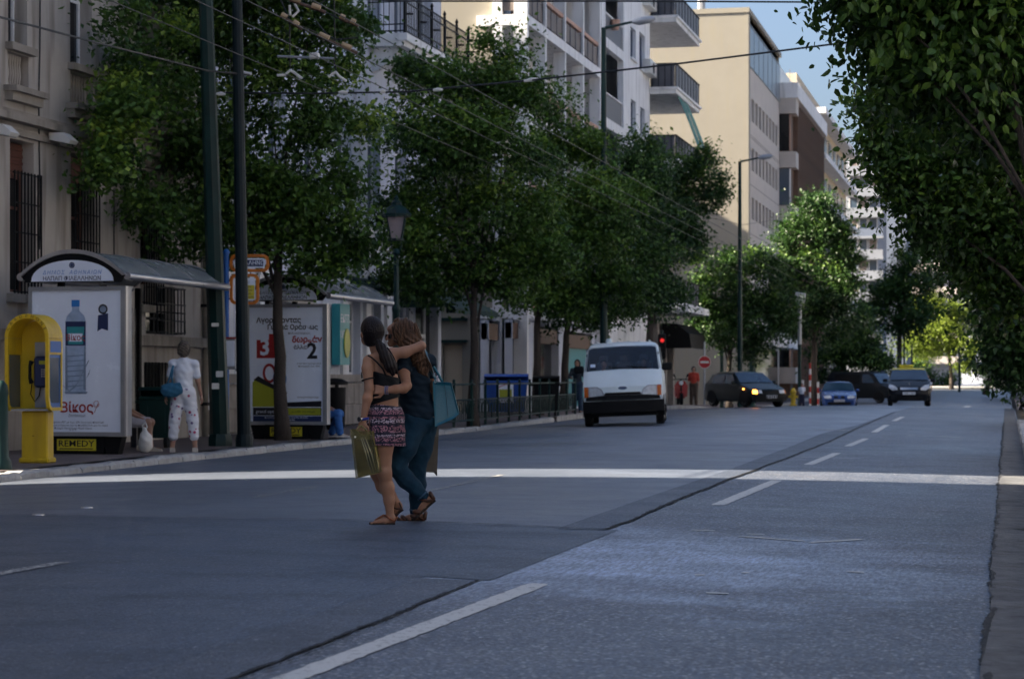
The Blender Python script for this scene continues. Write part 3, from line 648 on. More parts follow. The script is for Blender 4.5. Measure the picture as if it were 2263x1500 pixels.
# ---- white block with jutting balconies
Y4b = fy(1436); Y4c = Y4b + 7.4
h4 = thing('balcony_block', 'white apartment block with jutting railed balconies and a sage green blind', 'apartment block', (XF, Y3b, 0))
ops = []; st = fy(1338), fy(1378)
wins = [(1393,1405,58,126),(1413,1425,70,150),(1394,1405,218,296),(1415,1425,236,300),(1393,1405,-90,-30),(1394,1405,390,460),(1415,1425,400,470)]
for a, b, t, o_ in wins: ops.append((fy(a), fy(b), fz(a,o_), fz(a,t)))
SF = [5.0+3.12*k for k in range(6)]
for z in SF: ops.append((st[0], st[1], z+.0, z+2.75))
m = MB(); wall(m, (XF,0,0), (0,1,0), (1,0,0), Y3b+.01, Y4b, 0, 23, ops, .25); shell(m, XF-14, XF, Y3b+.01, Y4b, 0, 23, front=False, near=True)
shell(m, XF-14, XF-1.3, Y4b, Y4c, 0, 23, near=False); ob('wall', m, MT['white'], h4, W=True)
for a, b, t, o_ in wins:
    window(h4, fy(a), fy(b), fz(a,o_), fz(a,t), d=.2, glass='skyglass', frame='bluegrey', mull=0); box_ob('sill', (XF-.01,fy(a)-.1,fz(a,o_)-.09), (XF+.1,fy(b)+.1,fz(a,o_)-.01), MT['white'], h4)
for z in SF:
    box_ob('recess_back', (XF-1.25,st[0],z), (XF-1.2,st[1],z+2.75), MT['palewall'], h4); box_ob('balcony_door', (XF-1.19,st[0]+.5,z+.03), (XF-1.16,st[0]+1.5,z+2.2), MT['darkglass'], h4)
    rp = box_ob('balcony_panel', (XF-.12,st[0]+.02,z+.05), (XF-.07,st[1]-.02,z+.95), MT['railgrey'], h4); ob('rail', MB().box((XF-.15,st[0]+.01,z+.96),(XF-.03,st[1]-.01,z+1.02)), MT['white'], rp, W=True)
    box_ob('recess_floor', (XF-1.2,st[0]+.003,z-.12), (XF-.004,st[1]-.003,z+.02), MT['white'], h4)
pot = MB().lathe([(.14,0),(.2,.35),(.2,.4),(.0,.4)], 12, (XF+.1,st[0]+1.6,SF[3]+.5)); ob('flower_box', pot, MT['coral'], h4, .7, W=True)
for px, py in ((1424,150),(1424,2)):
    z = fz(px, py); a = box_ob('air_conditioner', (XF+.02,fy(1419),z-.3), (XF+.35,fy(1434),z+.3), MT['porcelain'], h4)
    ob('fan', MB().add([(XF+.355,fy(1427)+.25*cos(q),z+.25*sin(q)) for q in frange(0,2*pi-.3,.42)], [tuple(range(15))]), MT['black'], a, W=True)
zs4 = [20.02-3.12*k for k in range(6)]
for k, z in enumerate(zs4):
    if z < 4: continue
    xo = XF+1.15
    sl_ = ob('balcony_slab', MB().box((XF-1.29,Y4b+.012,z-.28),(xo,Y4c,z)).box((XF-.2,Y4b-.1,z-.1),(xo+.1,Y4c+.1,z-.002)), MT['white'], h4, W=True)
    rp = ob('balcony_rail', MB().box((xo-.05,Y4b+.05,z+.02),(xo-.02,Y4c-.03,z+1.0)).box((XF+.02,Y4b+.03,z+.02),(xo-.06,Y4b+.05,z+1.0)), MT['railgrey'], h4, W=True)
    ob('rail', MB().box((xo-.08,Y4b+.0,z+1.0),(xo+.02,Y4c,z+1.05)).box((XF+.02,Y4b+.0,z+1.0),(xo-.08,Y4b+.08,z+1.05)), MT['iron'], rp, W=True)
    pk = finish(MB().box((-.015,-.015,0),(.015,.015,1.0)).mesh('post'), MT['iron'], None)
    for j in range(9): inst('post', pk, (xo-.012, Y4b+.1+(Y4c-Y4b-.2)*j/8, z+.01), rp, W=True)
    for j in range(4): inst('post', pk, (XF+.1+j*.28, Y4b+.02, z+.01), rp, W=True)
    for j in range(3):
        y = Y4b+.7+j*2.2; d_ = box_ob('balcony_door', (XF-1.3,y,z+.02), (XF-1.24,y+1.3,z+2.2), MT['white'] if j == 1 else MT['darkglass'], h4); ob('pane', MB().box((XF-1.24,y+.15,z+.3),(XF-1.232,y+1.15,z+2.1)), MT['skyglass'], d_, W=True)
    box_ob('recess_side', (XF-1.28,Y4b+.013,z+.001), (XF-.02,Y4b+.03,z+2.82), MT['beige'], h4)
za = zs4[2]-.3
for dy in (0.9, 2.6): ob('blind', MB().grid([[(XF+1.1+.9*t,y,za-2.3*t+.1*sin(t*3)) for t in (0,.35,.7,1)] for y in (Y4b+dy, Y4b+dy+.7, Y4b+dy+1.4)]).grid([[(XF+1.09+.9*t,y,za-.01-2.3*t+.1*sin(t*3)) for t in (0,.35,.7,1)] for y in (Y4b+dy, Y4b+dy+.7, Y4b+dy+1.4)], True), MT['awning2'], h4, W=True)
# ground-floor corner shop
box_ob('canopy', (XF-.3,fy(1450)-.5,fz(1470,684,XF+1)), (XF+1.5,Y4c+.8,fz(1470,668,XF+1)), MT['white'], h4)
aw = MB(); rows = []
for k in range(9):
    y = Y4c-4+k*.6; rows.append([(XF+.02,y,3.6),(XF+.7,y,3.55),(XF+1.25,y,3.1),(XF+1.35,y,2.45)])
ob('awning', aw.grid(rows).add([rows[0][0],rows[0][1],rows[0][2],rows[0][3],(XF+.02,rows[0][0][1],2.45)],[(0,1,2,3,4)]), MT['black'], h4, W=True)
box_ob('shop_front', (XF-.9,Y4b+.1,.0), (XF-.85,Y4c-.1,3.4), MT['darkglass'], h4)
for k in range(4): box_ob('pier', (XF-.5,Y4b+.05+k*2.25,-.4), (XF-.004,Y4b+.5+k*2.25,3.6), MT['stone'] if k else MT['palewall'], h4)
slt = finish(MB().box((0,0,0),(.05,3.4,.09)).mesh('slat'), MT['brownslat'], None)
for k in range(9): inst('slat', slt, (XF-.3, Y4b+2.5, 2.0+k*.12), h4, W=True)

# ---- cream block with a dark upper storey
Y5, Y5b = fy(1650), fy(1722)
h5 = thing('cream_block', 'tall cream office block with sunlit blank side and bands of small windows', 'office block', (XF, Y5, 0))
T5 = fz(1650,28); ops = []; 
for t, b_ in ((211,262),(321,372),(431,480),(541,590),(651,700)):
    z1, z0 = fz(1655,t), fz(1655,b_); n = 8; L_ = Y5b-Y5-3.2
    for k in range(n): ops.append((Y5+2.6+L_*k/n, Y5+2.6+L_*(k+.68)/n, z0, z1))
ZS = fz(1650,140)
m = MB(); wall(m, (XF,0,0), (0,1,0), (1,0,0), Y5+.8, Y5b, -1, ZS, ops, .3); ob('front_wall', m, MT['pinkgrey'], h5, W=True)
m = MB(); shell(m, XF-20, XF-.02, Y5, Y5b, -1, T5, front=False); m.box((XF-.1,Y5-.01,-1),(XF+.12,Y5+.8,T5+.05)); ob('wall', m, MT['cream'], h5, W=True)
ob('upper_storey', MB().box((XF-.1,Y5+.802,ZS+.01),(XF+.06,Y5b,T5-.5)), MT['steelpanel'], h5, W=True)
for k in range(1, 7): box_ob('panel_joint', (XF+.055,Y5+.8+k*(Y5b-Y5-.8)/7-.03,ZS+.02), (XF+.075,Y5+.8+k*(Y5b-Y5-.8)/7+.03,T5-.5), MT['railgrey'], h5)
box_ob('panel_joint', (XF+.055,Y5+.81,ZS+2.4), (XF+.07,Y5b,ZS+2.5), MT['railgrey'], h5)
for o_ in ops: w_ = box_ob('window', (XF-.3,o_[0],o_[2]), (XF-.25,o_[1],o_[3]), MT['darkglass'], h5)
for z in [fz(1655,q) for q in (295,300,405,515)]: box_ob('panel_joint', (XF-.001,Y5+.81,z-.03), (XF+.008,Y5b-.01,z+.03), MT['stone'], h5)
box_ob('roof_edge', (XF-20,Y5-.06,T5), (XF+.16,Y5b,T5+.3), MT['cream'], h5)
box_ob('roof_plant', (XF-8,Y5+4,T5+.3), (XF-5,Y5+8,T5+1.8), MT['alu_dull'], h5); ob('vent', MB().tube([(XF-3,Y5+2,T5+.3),(XF-3,Y5+2,T5+1.2),(XF-2.5,Y5+2,T5+1.6)], .25, 8), MT['alu_dull'], h5, W=True)
box_ob('shop_canopy', (XF-.2,Y5+4,3.0), (XF+1.6,Y5b-2,3.9), MT['white'], h5); box_ob('shop_front', (XF-.0,Y5+4,-.6), (XF+.1,Y5b-2,2.9), MT['darkglass'], h5)

# ---- brown slatted block
Y6, Y6b = Y5b+.6, fy(1793)
h6 = thing('slatted_block', 'brown slatted office block with pale floor bands next to the cream block', 'office block', (XF, Y6, 0))
x6 = XF+1.0; T6 = fz(1740,195,x6); ob('wall', shell(MB(), XF-14, x6-.3, Y6, Y6b, -1, T6), MT['brownslat'], h6, W=True)
zf = [T6-.2-3.7*k for k in range(6)]
for k, z in enumerate(zf):
    box_ob('floor_band', (XF-4,Y6-.3,z-.9), (x6+.1,Y6+1.8,z+.2), MT['pinkgrey'], h6)
    if k: 
        g_ = box_ob('window', (XF-3.8,Y6-.12,z+.25), (x6-.25,Y6-.05,z+2.75), MT['skyglass'] if k == 2 else MT['darkglass'], h6); ob('frame', MB().box((x6-1.2,Y6-.2,z+.25),(x6-1.1,Y6-.13,z+2.75)).box((x6-.35,Y6-.2,z+.25),(x6-.25,Y6-.13,z+2.75)), MT['coral'] if k != 2 else MT['white'], g_, W=True)
box_ob('roof_band', (XF-14,Y6-.4,T6-.05), (x6+.25,Y6b+.1,T6+1.0), MT['white'], h6)
sl6 = finish(MB().box((0,-.1,0),(.35,.1,T6+.3)).mesh('slat'), MT['brownslat'], None)
for k in range(22): inst('slat', sl6, (x6-.3, Y6+2.2+(Y6b-Y6-2.6)*k/21, -.5), h6, W=True)
for k in range(3): box_ob('roof_mast', (XF-2-k*2.2,Y6+5,T6+1), (XF-1.95-k*2.2,Y6+5.05,T6+4-k*.5), MT['alu_dull'], h6)
for k in range(12): box_ob('roof_rail', (XF+.6,Y6+.3+k*1.8,T6+1), (XF+.66,Y6+.36+k*1.8,T6+2.0), MT['alu_dull'], h6)
box_ob('roof_room', (XF-9,Y6+8,T6+1), (XF-1,Y6b-2,T6+3.6), MT['porcelain'], h6)

# ---- beige terraced block
Y7, Y7b = Y6b+.5, fy(1873)-2
h7 = thing('terraced_block', 'beige block with projecting floor ledges and planted roof terrace', 'apartment block', (XF, Y7, 0))
T7 = fz(1800,240); ob('wall', shell(MB(), XF-14, XF, Y7, Y7b, -1, T7), MT['beige'], h7, W=True)
for k in range(6):
    z = T7-.3-3.6*k; box_ob('floor_ledge', (XF-.1,Y7+.1,z-.35), (XF+1.1,Y7b,z+.1), MT['white'], h7)
    for j in range(7): y = Y7+1.5+j*(Y7b-Y7-3)/7; w_ = box_ob('window', (XF-.0,y,z-2.9), (XF+.06,y+2.6,z-1.0), MT['darkglass'], h7); ob('frame', MB().box((XF+.06,y+1.25,z-2.9),(XF+.1,y+1.35,z-1.0)), MT['white'], w_, W=True)
box_ob('roof_room', (XF-9,Y7+3,T7), (XF-1.5,Y7b-8,T7+3), MT['beige'], h7)

# ---- white balcony block and its blue-grey neighbour, farther off
D8 = 236; p8 = wp(1872, 833, D8); x8b = wp(1940, 833, D8).x; y8 = p8.y; k8 = D8/F
h8 = thing('stacked_balcony_block', 'distant white block with a stack of rounded balconies', 'apartment block', (p8.x, y8, 0))
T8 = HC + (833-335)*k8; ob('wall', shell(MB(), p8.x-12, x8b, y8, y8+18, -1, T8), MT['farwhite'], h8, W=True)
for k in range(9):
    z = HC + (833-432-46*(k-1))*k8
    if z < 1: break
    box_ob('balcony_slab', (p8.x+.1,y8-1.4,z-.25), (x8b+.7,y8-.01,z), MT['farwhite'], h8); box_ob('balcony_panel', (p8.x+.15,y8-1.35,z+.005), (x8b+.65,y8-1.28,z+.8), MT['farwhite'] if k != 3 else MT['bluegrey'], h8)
    for j in range(3):
        xx = p8.x+.3+j*1.05; w_ = box_ob('window', (xx,y8-.06,z+.05), (xx+.8,y8-.02,z+1.9), MT['skyglass'] if (j+k) % 3 else MT['paneltan'], h8)
        ob('frame', MB().box((xx-.06,y8-.1,z+.05),(xx,y8-.015,z+1.95)).box((xx+.8,y8-.1,z+.05),(xx+.86,y8-.015,z+1.95)), MT['white'], w_, W=True)
h9 = thing('blue_grey_block', 'distant plain blue-grey block wall seen beside the stacked balconies', 'apartment block', (x8b, y8+22, 0))
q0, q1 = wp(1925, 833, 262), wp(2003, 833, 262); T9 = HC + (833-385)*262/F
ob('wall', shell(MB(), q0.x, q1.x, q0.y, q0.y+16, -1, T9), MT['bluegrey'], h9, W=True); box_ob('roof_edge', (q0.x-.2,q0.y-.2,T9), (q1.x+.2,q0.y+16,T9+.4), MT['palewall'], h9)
box_ob('roof_room', (q0.x+.5,q0.y+2,T9+.4), (q1.x-1.5,q0.y+8,T9+2.4), MT['palewall'], h9)
h10 = thing('pink_block', 'far pinkish block with balconies showing past the blue-grey wall', 'apartment block', (wp(2005,833,300).x, 296, 0))
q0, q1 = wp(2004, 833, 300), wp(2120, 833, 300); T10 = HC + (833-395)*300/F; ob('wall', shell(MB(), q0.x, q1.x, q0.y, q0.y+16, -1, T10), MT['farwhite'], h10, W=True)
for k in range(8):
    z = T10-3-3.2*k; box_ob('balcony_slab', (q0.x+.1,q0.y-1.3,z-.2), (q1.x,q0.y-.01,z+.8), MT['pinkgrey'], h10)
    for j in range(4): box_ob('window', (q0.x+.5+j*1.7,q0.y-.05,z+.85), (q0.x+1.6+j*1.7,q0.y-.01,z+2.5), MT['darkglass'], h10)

# ---- unseen houses that shade the street; the rear two added to stop the sun
hb = thing('corner_house', 'plain stucco house across the alley from the stucco house', 'house', (XF, 0, 0))
m = MB(); yA = 22.15; bk = 18; yB = yA-bk*SP/CP  # alley side skewed likewise so the sun reaches the road
V = [(XF,-40),(XF,yA),(XF-bk,yB),(XF-bk,-40)]
m.prism([(a, b) for a, b in V], (0,0,23), (0,0,-.5), (1,0,0), (0,1,0)); ob('wall', m, MT['stucco'], hb, W=True)
hc = thing('sun_stop_block', 'unseen block added to stop the sun at the back of the first side street', 'apartment block', (-40, 58, 0))
ob('wall', MB().box((-46,40,-.5),(-33,63.6,27)).box((-46,63.6,-.5),(-34,72,19)), MT['stucco'], hc, W=True)
hd = thing('shade_tower', 'unseen block added to cast shade at the back of the farther cross street', 'apartment block', (-44, 115, 0))
ob('wall', MB().box((-50,100,-.5),(-38,128,24.5)), MT['stucco'], hd, W=True)

# ---- unseen row added across the street: its sunlit fronts bounce fill light
for i, (ya, yb, x, h, mm, lb) in enumerate(((-70,-22,13,19,'palewall','unseen white house added for bounce light opposite the corner house'),(-18,14,13.5,22,'palewall','unseen pale house added for bounce light opposite the alley'),(18,52,13,20,'palewall','unseen white house added for bounce light opposite the first shelter'),(56,92,13.5,21,'palewall','unseen pale house added for bounce light opposite the loggia block'),(98,140,13,20,'white','unseen white house added for bounce light opposite the cream block'))):
    t = thing('unseen_house', lb, 'house', (x, ya, 0), 0, 'unseen houses added for bounce light'); m = MB()
    ops = [(yw, yw+1.3, z, z+1.9) for z in frange(1.2, h-3.8, 3.3) for yw in frange(-yb+1.5, -ya-3, 3.4)]
    wall(m, (x,0,0), (0,-1,0), (-1,0,0), -yb, -ya, -.5, h, ops, .25); shell(m, x, x+12, ya, yb, -.5, h, front=False); ob('wall', m, MT[mm], t, W=True)
    g = MB()
    for a, b, c_, d_ in ops: g.box((x+.2,-b,c_), (x+.24,-a,d_))
    o_ = ob('glazing', g, MT['darkglass'], t, W=True); o_['kind'] = 'stuff'
# ================================================================ trees
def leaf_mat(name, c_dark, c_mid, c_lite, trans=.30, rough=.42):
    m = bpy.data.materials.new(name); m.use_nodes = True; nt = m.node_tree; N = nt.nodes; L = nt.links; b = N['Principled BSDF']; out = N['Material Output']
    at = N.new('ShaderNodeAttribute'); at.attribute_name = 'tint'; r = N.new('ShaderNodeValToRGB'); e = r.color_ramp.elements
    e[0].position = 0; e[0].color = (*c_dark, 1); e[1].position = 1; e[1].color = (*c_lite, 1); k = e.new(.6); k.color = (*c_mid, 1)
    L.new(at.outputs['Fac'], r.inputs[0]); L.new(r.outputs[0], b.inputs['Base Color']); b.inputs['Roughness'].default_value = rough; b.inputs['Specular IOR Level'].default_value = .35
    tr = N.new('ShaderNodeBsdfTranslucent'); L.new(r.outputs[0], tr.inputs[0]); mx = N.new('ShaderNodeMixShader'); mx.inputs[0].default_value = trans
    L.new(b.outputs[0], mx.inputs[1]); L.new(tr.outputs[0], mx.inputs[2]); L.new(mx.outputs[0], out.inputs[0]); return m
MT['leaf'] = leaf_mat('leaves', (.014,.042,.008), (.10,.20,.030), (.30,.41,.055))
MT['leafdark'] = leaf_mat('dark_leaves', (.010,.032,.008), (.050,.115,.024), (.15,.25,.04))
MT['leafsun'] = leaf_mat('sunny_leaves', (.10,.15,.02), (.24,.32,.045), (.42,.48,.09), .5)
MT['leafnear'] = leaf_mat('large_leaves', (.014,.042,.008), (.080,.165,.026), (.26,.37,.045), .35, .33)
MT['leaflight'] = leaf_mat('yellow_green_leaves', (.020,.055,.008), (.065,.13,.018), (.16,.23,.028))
def leaves_mesh(name, lobes, n, size, seed, matn, clump=None, droop=.5, fold=.25, per=26, outer=None):
    """leaf faces in clumps through the lobes (centre, radii); returns a mesh"""
    rg = np.random.default_rng(seed); vol = np.array([r[0]*r[1]*r[2] for _, r in lobes])**.75; pr = vol/vol.sum()
    nc = max(1, n//per); nb = max(14, nc//11); li = rg.choice(len(lobes), nb, p=pr); C = np.array([c for c, _ in lobes])[li]; R = np.array([r for _, r in lobes])[li]
    db = rg.normal(size=(nb,3)); db /= np.linalg.norm(db, axis=1)[:,None]; rad = rg.uniform(.2, 1.0, nb)**.45 * rg.uniform(.8,1.12,nb)
    bc = C + db*R*rad[:,None]; br = R.mean(1)*rg.uniform(.16,.42,nb)                      # boughs first, then sprays round each bough
    bi = rg.integers(0, nb, nc); o_ = rg.normal(size=(nc,3)); o_[:,2] = o_[:,2]*.55 - .25*np.linalg.norm(o_[:,:2], axis=1)*.5; cc = bc[bi] + o_*br[bi][:,None]; d = db[bi]
    cl = clump if clump else size*2.6
    sz = cl*rg.uniform(.45,1.6,nc); k = rg.poisson(per, nc)+3; idx = np.repeat(np.arange(nc), k); N_ = len(idx)
    off = rg.normal(size=(N_,3)); off[:,2] *= .75; P = cc[idx] + off*sz[idx][:,None]*.62
    P[:,2] -= np.abs(rg.normal(size=N_))*sz[idx]*.25
    base = .6*rg.uniform(0,1,nb)[bi] + .4*rg.uniform(0,1,nc) + .12*np.clip(o_[:,2],-1,1)  # sprays above their bough tinted lighter, as if lit from above
    ax = rg.normal(size=(N_,3)); ax[:,2] = ax[:,2]*.6 - droop; ax += .55*d[idx]; ax /= np.linalg.norm(ax, axis=1)[:,None]
    nr = rg.normal(size=(N_,3)) + np.array([0,0,.9]) + .4*d[idx]; sd = np.cross(ax, nr); sd /= np.linalg.norm(sd, axis=1)[:,None]+1e-9; nn = np.cross(sd, ax)
    s = size*rg.uniform(.5,1.4,N_); wd = s*rg.uniform(.24,.36,N_)
    a = P - ax*s[:,None]*.5; t = P + ax*s[:,None]*.5 - nn*s[:,None]*.12; m_ = P - ax*s[:,None]*.06
    up = nn*(wd*fold)[:,None]; l = m_ + sd*wd[:,None] + up; r = m_ - sd*wd[:,None] + up
    if matn == 'leafnear':                       # rounder blades with a drawn-out tip
        m2 = P + ax*s[:,None]*.2 - nn*s[:,None]*.03; l1 = P - ax*s[:,None]*.22 + sd*wd[:,None]*.95 + up; r1 = P - ax*s[:,None]*.22 - sd*wd[:,None]*.95 + up; l2 = m2 + sd*wd[:,None]*.72 + up; r2 = m2 - sd*wd[:,None]*.72 + up
        V = np.stack([a,l1,l2,t,r2,r1], 1).reshape(-1,3); q = np.arange(N_)*6; Fq = np.concatenate([np.stack([q,q+1,q+2],1), np.stack([q,q+2,q+3],1), np.stack([q,q+3,q+4],1), np.stack([q,q+4,q+5],1)]); nf = 4
    else:
        V = np.stack([a,l,t,r], 1).reshape(-1,3); q = np.arange(N_)*4; Fq = np.concatenate([np.stack([q,q+1,q+2],1), np.stack([q,q+2,q+3],1)]); nf = 2
    me = npmesh(name, V, Fq, [MT[matn]], False)
    tint = np.clip(.62*base[idx] + .35*rg.uniform(0,1,N_) + .22*d[idx][:,2], 0, 1); tint = tint**1.3  # upward boughs lighter: top light painted into the leaf tint
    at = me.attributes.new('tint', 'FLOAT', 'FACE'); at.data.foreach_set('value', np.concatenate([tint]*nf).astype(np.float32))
    return me
def trunk_mb(base, top, r0, lobes, seed, bend=.25, r1=.45, nb=6):
    r = random.Random(seed); b = Vector(base); t = Vector(top); pts = []; rad = []
    side = Vector((r.uniform(-1,1), r.uniform(-1,1), 0))*bend
    for k in range(9):
        f = k/8; p = b.lerp(t, f) + side*sin(f*pi)*.6 + Vector((r.uniform(-.03,.03), r.uniform(-.03,.03), 0)); pts.append(p)
        rad.append(r0*(1.35 if k == 0 else 1.08 if k == 1 else 1)*(1-(1-r1)*f))
    m = MB().tube(pts, rad, 10); limbs = []
    for i, (c, R) in enumerate(lobes[:nb]):
        c = Vector(c); f = r.uniform(.6,1.0); s = pts[int(f*8)]; rr_ = r0*(1-(1-r1)*f)*.42; mid = s.lerp(c, .5) + Vector((r.uniform(-.2,.2), r.uniform(-.2,.2), r.uniform(-.1,.35)))
        limbs.append(MB().tube([s, s.lerp(mid,.5)+Vector((0,0,.08)), mid, mid.lerp(c,.6), c], [rr_, rr_*.85, rr_*.6, rr_*.38, rr_*.15], 7))
    return m, limbs
def tree(label, D, base_px, lobes_px, n, size, seed, leaf='leaf', r0=.13, bark='bark', group='street trees along the far pavement', depth=.8, base=None, top=None, nm='street_tree', droop=.5, per=26, zb=None, bend=.25, clump=None):
    k = D/F; b = Vector(base) if base else wp(base_px[0], base_px[1], D)
    if zb is None: zb = zwalk(b.y)
    b.z = zb - .05; r = random.Random(seed); lobes = []
    for q in lobes_px:
        px, py, rx, ry = q[:4]; dd = q[4] if len(q) > 4 else r.uniform(-.5,.5)*rx*k
        c = wp(px, py, D+dd); rx_, ry_ = rx*(D+dd)/F, ry*(D+dd)/F; lobes.append(((c.x-b.x, c.y-b.y, c.z-b.z), (rx_*1.0, max(rx_*depth, .25), ry_)))
    t = thing(nm, label, 'tree', b, 0, group)
    tp = Vector(top) - b if top else Vector((sum(l[0][0] for l in lobes)/len(lobes)*.6, sum(l[0][1] for l in lobes)/len(lobes)*.6, min(l[0][2] for l in lobes)+.35*(max(l[0][2] for l in lobes)-min(l[0][2] for l in lobes))))
    tm, limbs = trunk_mb((0,0,0), tp, r0, [l for l, q in zip(lobes, lobes_px) if len(q) < 5], seed, bend, nb=8)
    tr = ob('trunk', tm, MT[bark], t, 4)
    for q in limbs: ob('limb', q, MT[bark], tr, 4)
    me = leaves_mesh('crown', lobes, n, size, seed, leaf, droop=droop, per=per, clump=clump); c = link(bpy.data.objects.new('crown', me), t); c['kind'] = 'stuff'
    return t
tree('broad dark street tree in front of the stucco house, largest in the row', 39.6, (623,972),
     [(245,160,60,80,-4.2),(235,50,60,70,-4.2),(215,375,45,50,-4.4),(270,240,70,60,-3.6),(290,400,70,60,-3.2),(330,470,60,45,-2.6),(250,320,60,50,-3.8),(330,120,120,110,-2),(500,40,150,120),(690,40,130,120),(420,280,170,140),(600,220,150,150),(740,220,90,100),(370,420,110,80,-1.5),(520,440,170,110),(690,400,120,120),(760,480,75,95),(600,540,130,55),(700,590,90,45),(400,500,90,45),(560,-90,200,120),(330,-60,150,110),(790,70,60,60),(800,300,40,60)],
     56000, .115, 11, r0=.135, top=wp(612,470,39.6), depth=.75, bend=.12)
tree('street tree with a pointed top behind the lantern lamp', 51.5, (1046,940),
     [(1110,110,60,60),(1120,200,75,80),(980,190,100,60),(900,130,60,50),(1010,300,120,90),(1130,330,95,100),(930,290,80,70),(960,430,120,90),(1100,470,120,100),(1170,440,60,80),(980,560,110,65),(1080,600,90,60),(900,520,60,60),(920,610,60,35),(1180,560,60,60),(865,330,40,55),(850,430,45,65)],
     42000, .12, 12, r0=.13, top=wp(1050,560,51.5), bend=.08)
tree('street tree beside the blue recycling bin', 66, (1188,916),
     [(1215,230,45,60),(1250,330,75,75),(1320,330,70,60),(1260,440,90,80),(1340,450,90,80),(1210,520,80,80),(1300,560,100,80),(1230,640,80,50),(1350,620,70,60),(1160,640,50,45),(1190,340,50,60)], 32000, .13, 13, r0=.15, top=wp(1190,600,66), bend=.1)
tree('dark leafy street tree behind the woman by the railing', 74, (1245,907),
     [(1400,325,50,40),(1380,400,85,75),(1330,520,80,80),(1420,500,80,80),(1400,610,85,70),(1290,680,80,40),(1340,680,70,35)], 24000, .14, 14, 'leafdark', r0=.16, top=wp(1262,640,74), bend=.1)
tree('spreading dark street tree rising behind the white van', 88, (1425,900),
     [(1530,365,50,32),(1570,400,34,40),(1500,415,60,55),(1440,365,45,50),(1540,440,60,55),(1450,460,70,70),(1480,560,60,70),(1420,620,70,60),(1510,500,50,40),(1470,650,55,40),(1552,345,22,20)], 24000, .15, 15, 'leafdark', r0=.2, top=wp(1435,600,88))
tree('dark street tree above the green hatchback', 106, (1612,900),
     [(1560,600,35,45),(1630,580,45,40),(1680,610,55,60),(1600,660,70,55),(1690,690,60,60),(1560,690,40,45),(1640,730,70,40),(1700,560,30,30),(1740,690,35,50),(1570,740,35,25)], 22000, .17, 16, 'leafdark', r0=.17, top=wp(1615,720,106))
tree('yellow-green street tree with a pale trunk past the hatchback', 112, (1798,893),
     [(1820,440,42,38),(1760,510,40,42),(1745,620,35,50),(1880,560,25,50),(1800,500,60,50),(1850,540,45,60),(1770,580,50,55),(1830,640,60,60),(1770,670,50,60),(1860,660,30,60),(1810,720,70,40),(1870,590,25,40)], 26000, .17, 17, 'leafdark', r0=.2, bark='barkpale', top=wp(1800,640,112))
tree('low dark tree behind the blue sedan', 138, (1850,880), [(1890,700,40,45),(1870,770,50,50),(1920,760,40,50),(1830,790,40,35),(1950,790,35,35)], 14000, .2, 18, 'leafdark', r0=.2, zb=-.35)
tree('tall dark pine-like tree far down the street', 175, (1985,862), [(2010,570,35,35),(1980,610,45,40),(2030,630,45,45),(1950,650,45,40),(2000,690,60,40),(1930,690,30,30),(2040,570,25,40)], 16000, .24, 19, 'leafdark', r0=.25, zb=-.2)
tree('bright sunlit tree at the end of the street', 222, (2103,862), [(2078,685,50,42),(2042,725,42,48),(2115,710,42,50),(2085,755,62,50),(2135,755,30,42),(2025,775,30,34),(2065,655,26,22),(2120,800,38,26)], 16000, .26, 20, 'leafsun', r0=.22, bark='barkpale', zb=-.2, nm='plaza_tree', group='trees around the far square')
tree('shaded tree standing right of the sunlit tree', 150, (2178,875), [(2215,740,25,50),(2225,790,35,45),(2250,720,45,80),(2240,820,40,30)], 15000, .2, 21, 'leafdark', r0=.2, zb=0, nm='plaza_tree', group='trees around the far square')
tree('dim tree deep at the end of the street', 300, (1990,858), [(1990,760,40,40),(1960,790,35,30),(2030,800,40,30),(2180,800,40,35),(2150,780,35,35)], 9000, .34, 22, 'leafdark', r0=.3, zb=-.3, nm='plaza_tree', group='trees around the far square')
def single_leaves(t, D, spots, n, size, seed):
    """the largest leaves of a near crown, each one its own part"""
    r = random.Random(seed); m = MB(); pr = [(-.5,0),(-.34,.2),(-.1,.3),(.16,.24),(.36,.1),(.5,0)]; V_ = [(0,y*size,-.1*size*max(y,0)) for y, _ in pr]
    L_ = [(w_*size,y*size,.06*size-.1*size*max(y,0)) for y, w_ in pr[1:-1]]; R_ = [(-x,y,z) for x, y, z in L_]; m.v = V_ + L_ + R_
    for i in range(5):
        for o_, fl in ((6,1),(10,-1)):
            q = [i, i+1] + ([o_+i] if i < 4 else []) + ([o_+i-1] if i > 0 else []); m.f.append(tuple(q[::fl]))
    me = finish(m.mesh('leaf'), MT['leafnear'], None); at = me.attributes.new('tint', 'FLOAT', 'FACE'); at.data.foreach_set('value', [.72]*len(me.polygons))
    me2 = me.copy(); me2.attributes['tint'].data.foreach_set('value', [.45]*len(me.polygons))
    for i in range(n):
        px, py, rx, ry = r.choice(spots); a = r.uniform(0, 2*pi); q = sqrt(r.random()); p = wp(px+rx*q*cos(a), py+ry*q*sin(a), D-r.uniform(.2,1.0)) - t.location
        o = inst('leaf', me if r.random() < .4 else me2, p, t, (r.uniform(-1.9,-.5), r.uniform(-.7,.7), r.uniform(0,2*pi)), (1,1,1)); s_ = r.uniform(.7,1.25); o.scale = (s_,s_,s_)
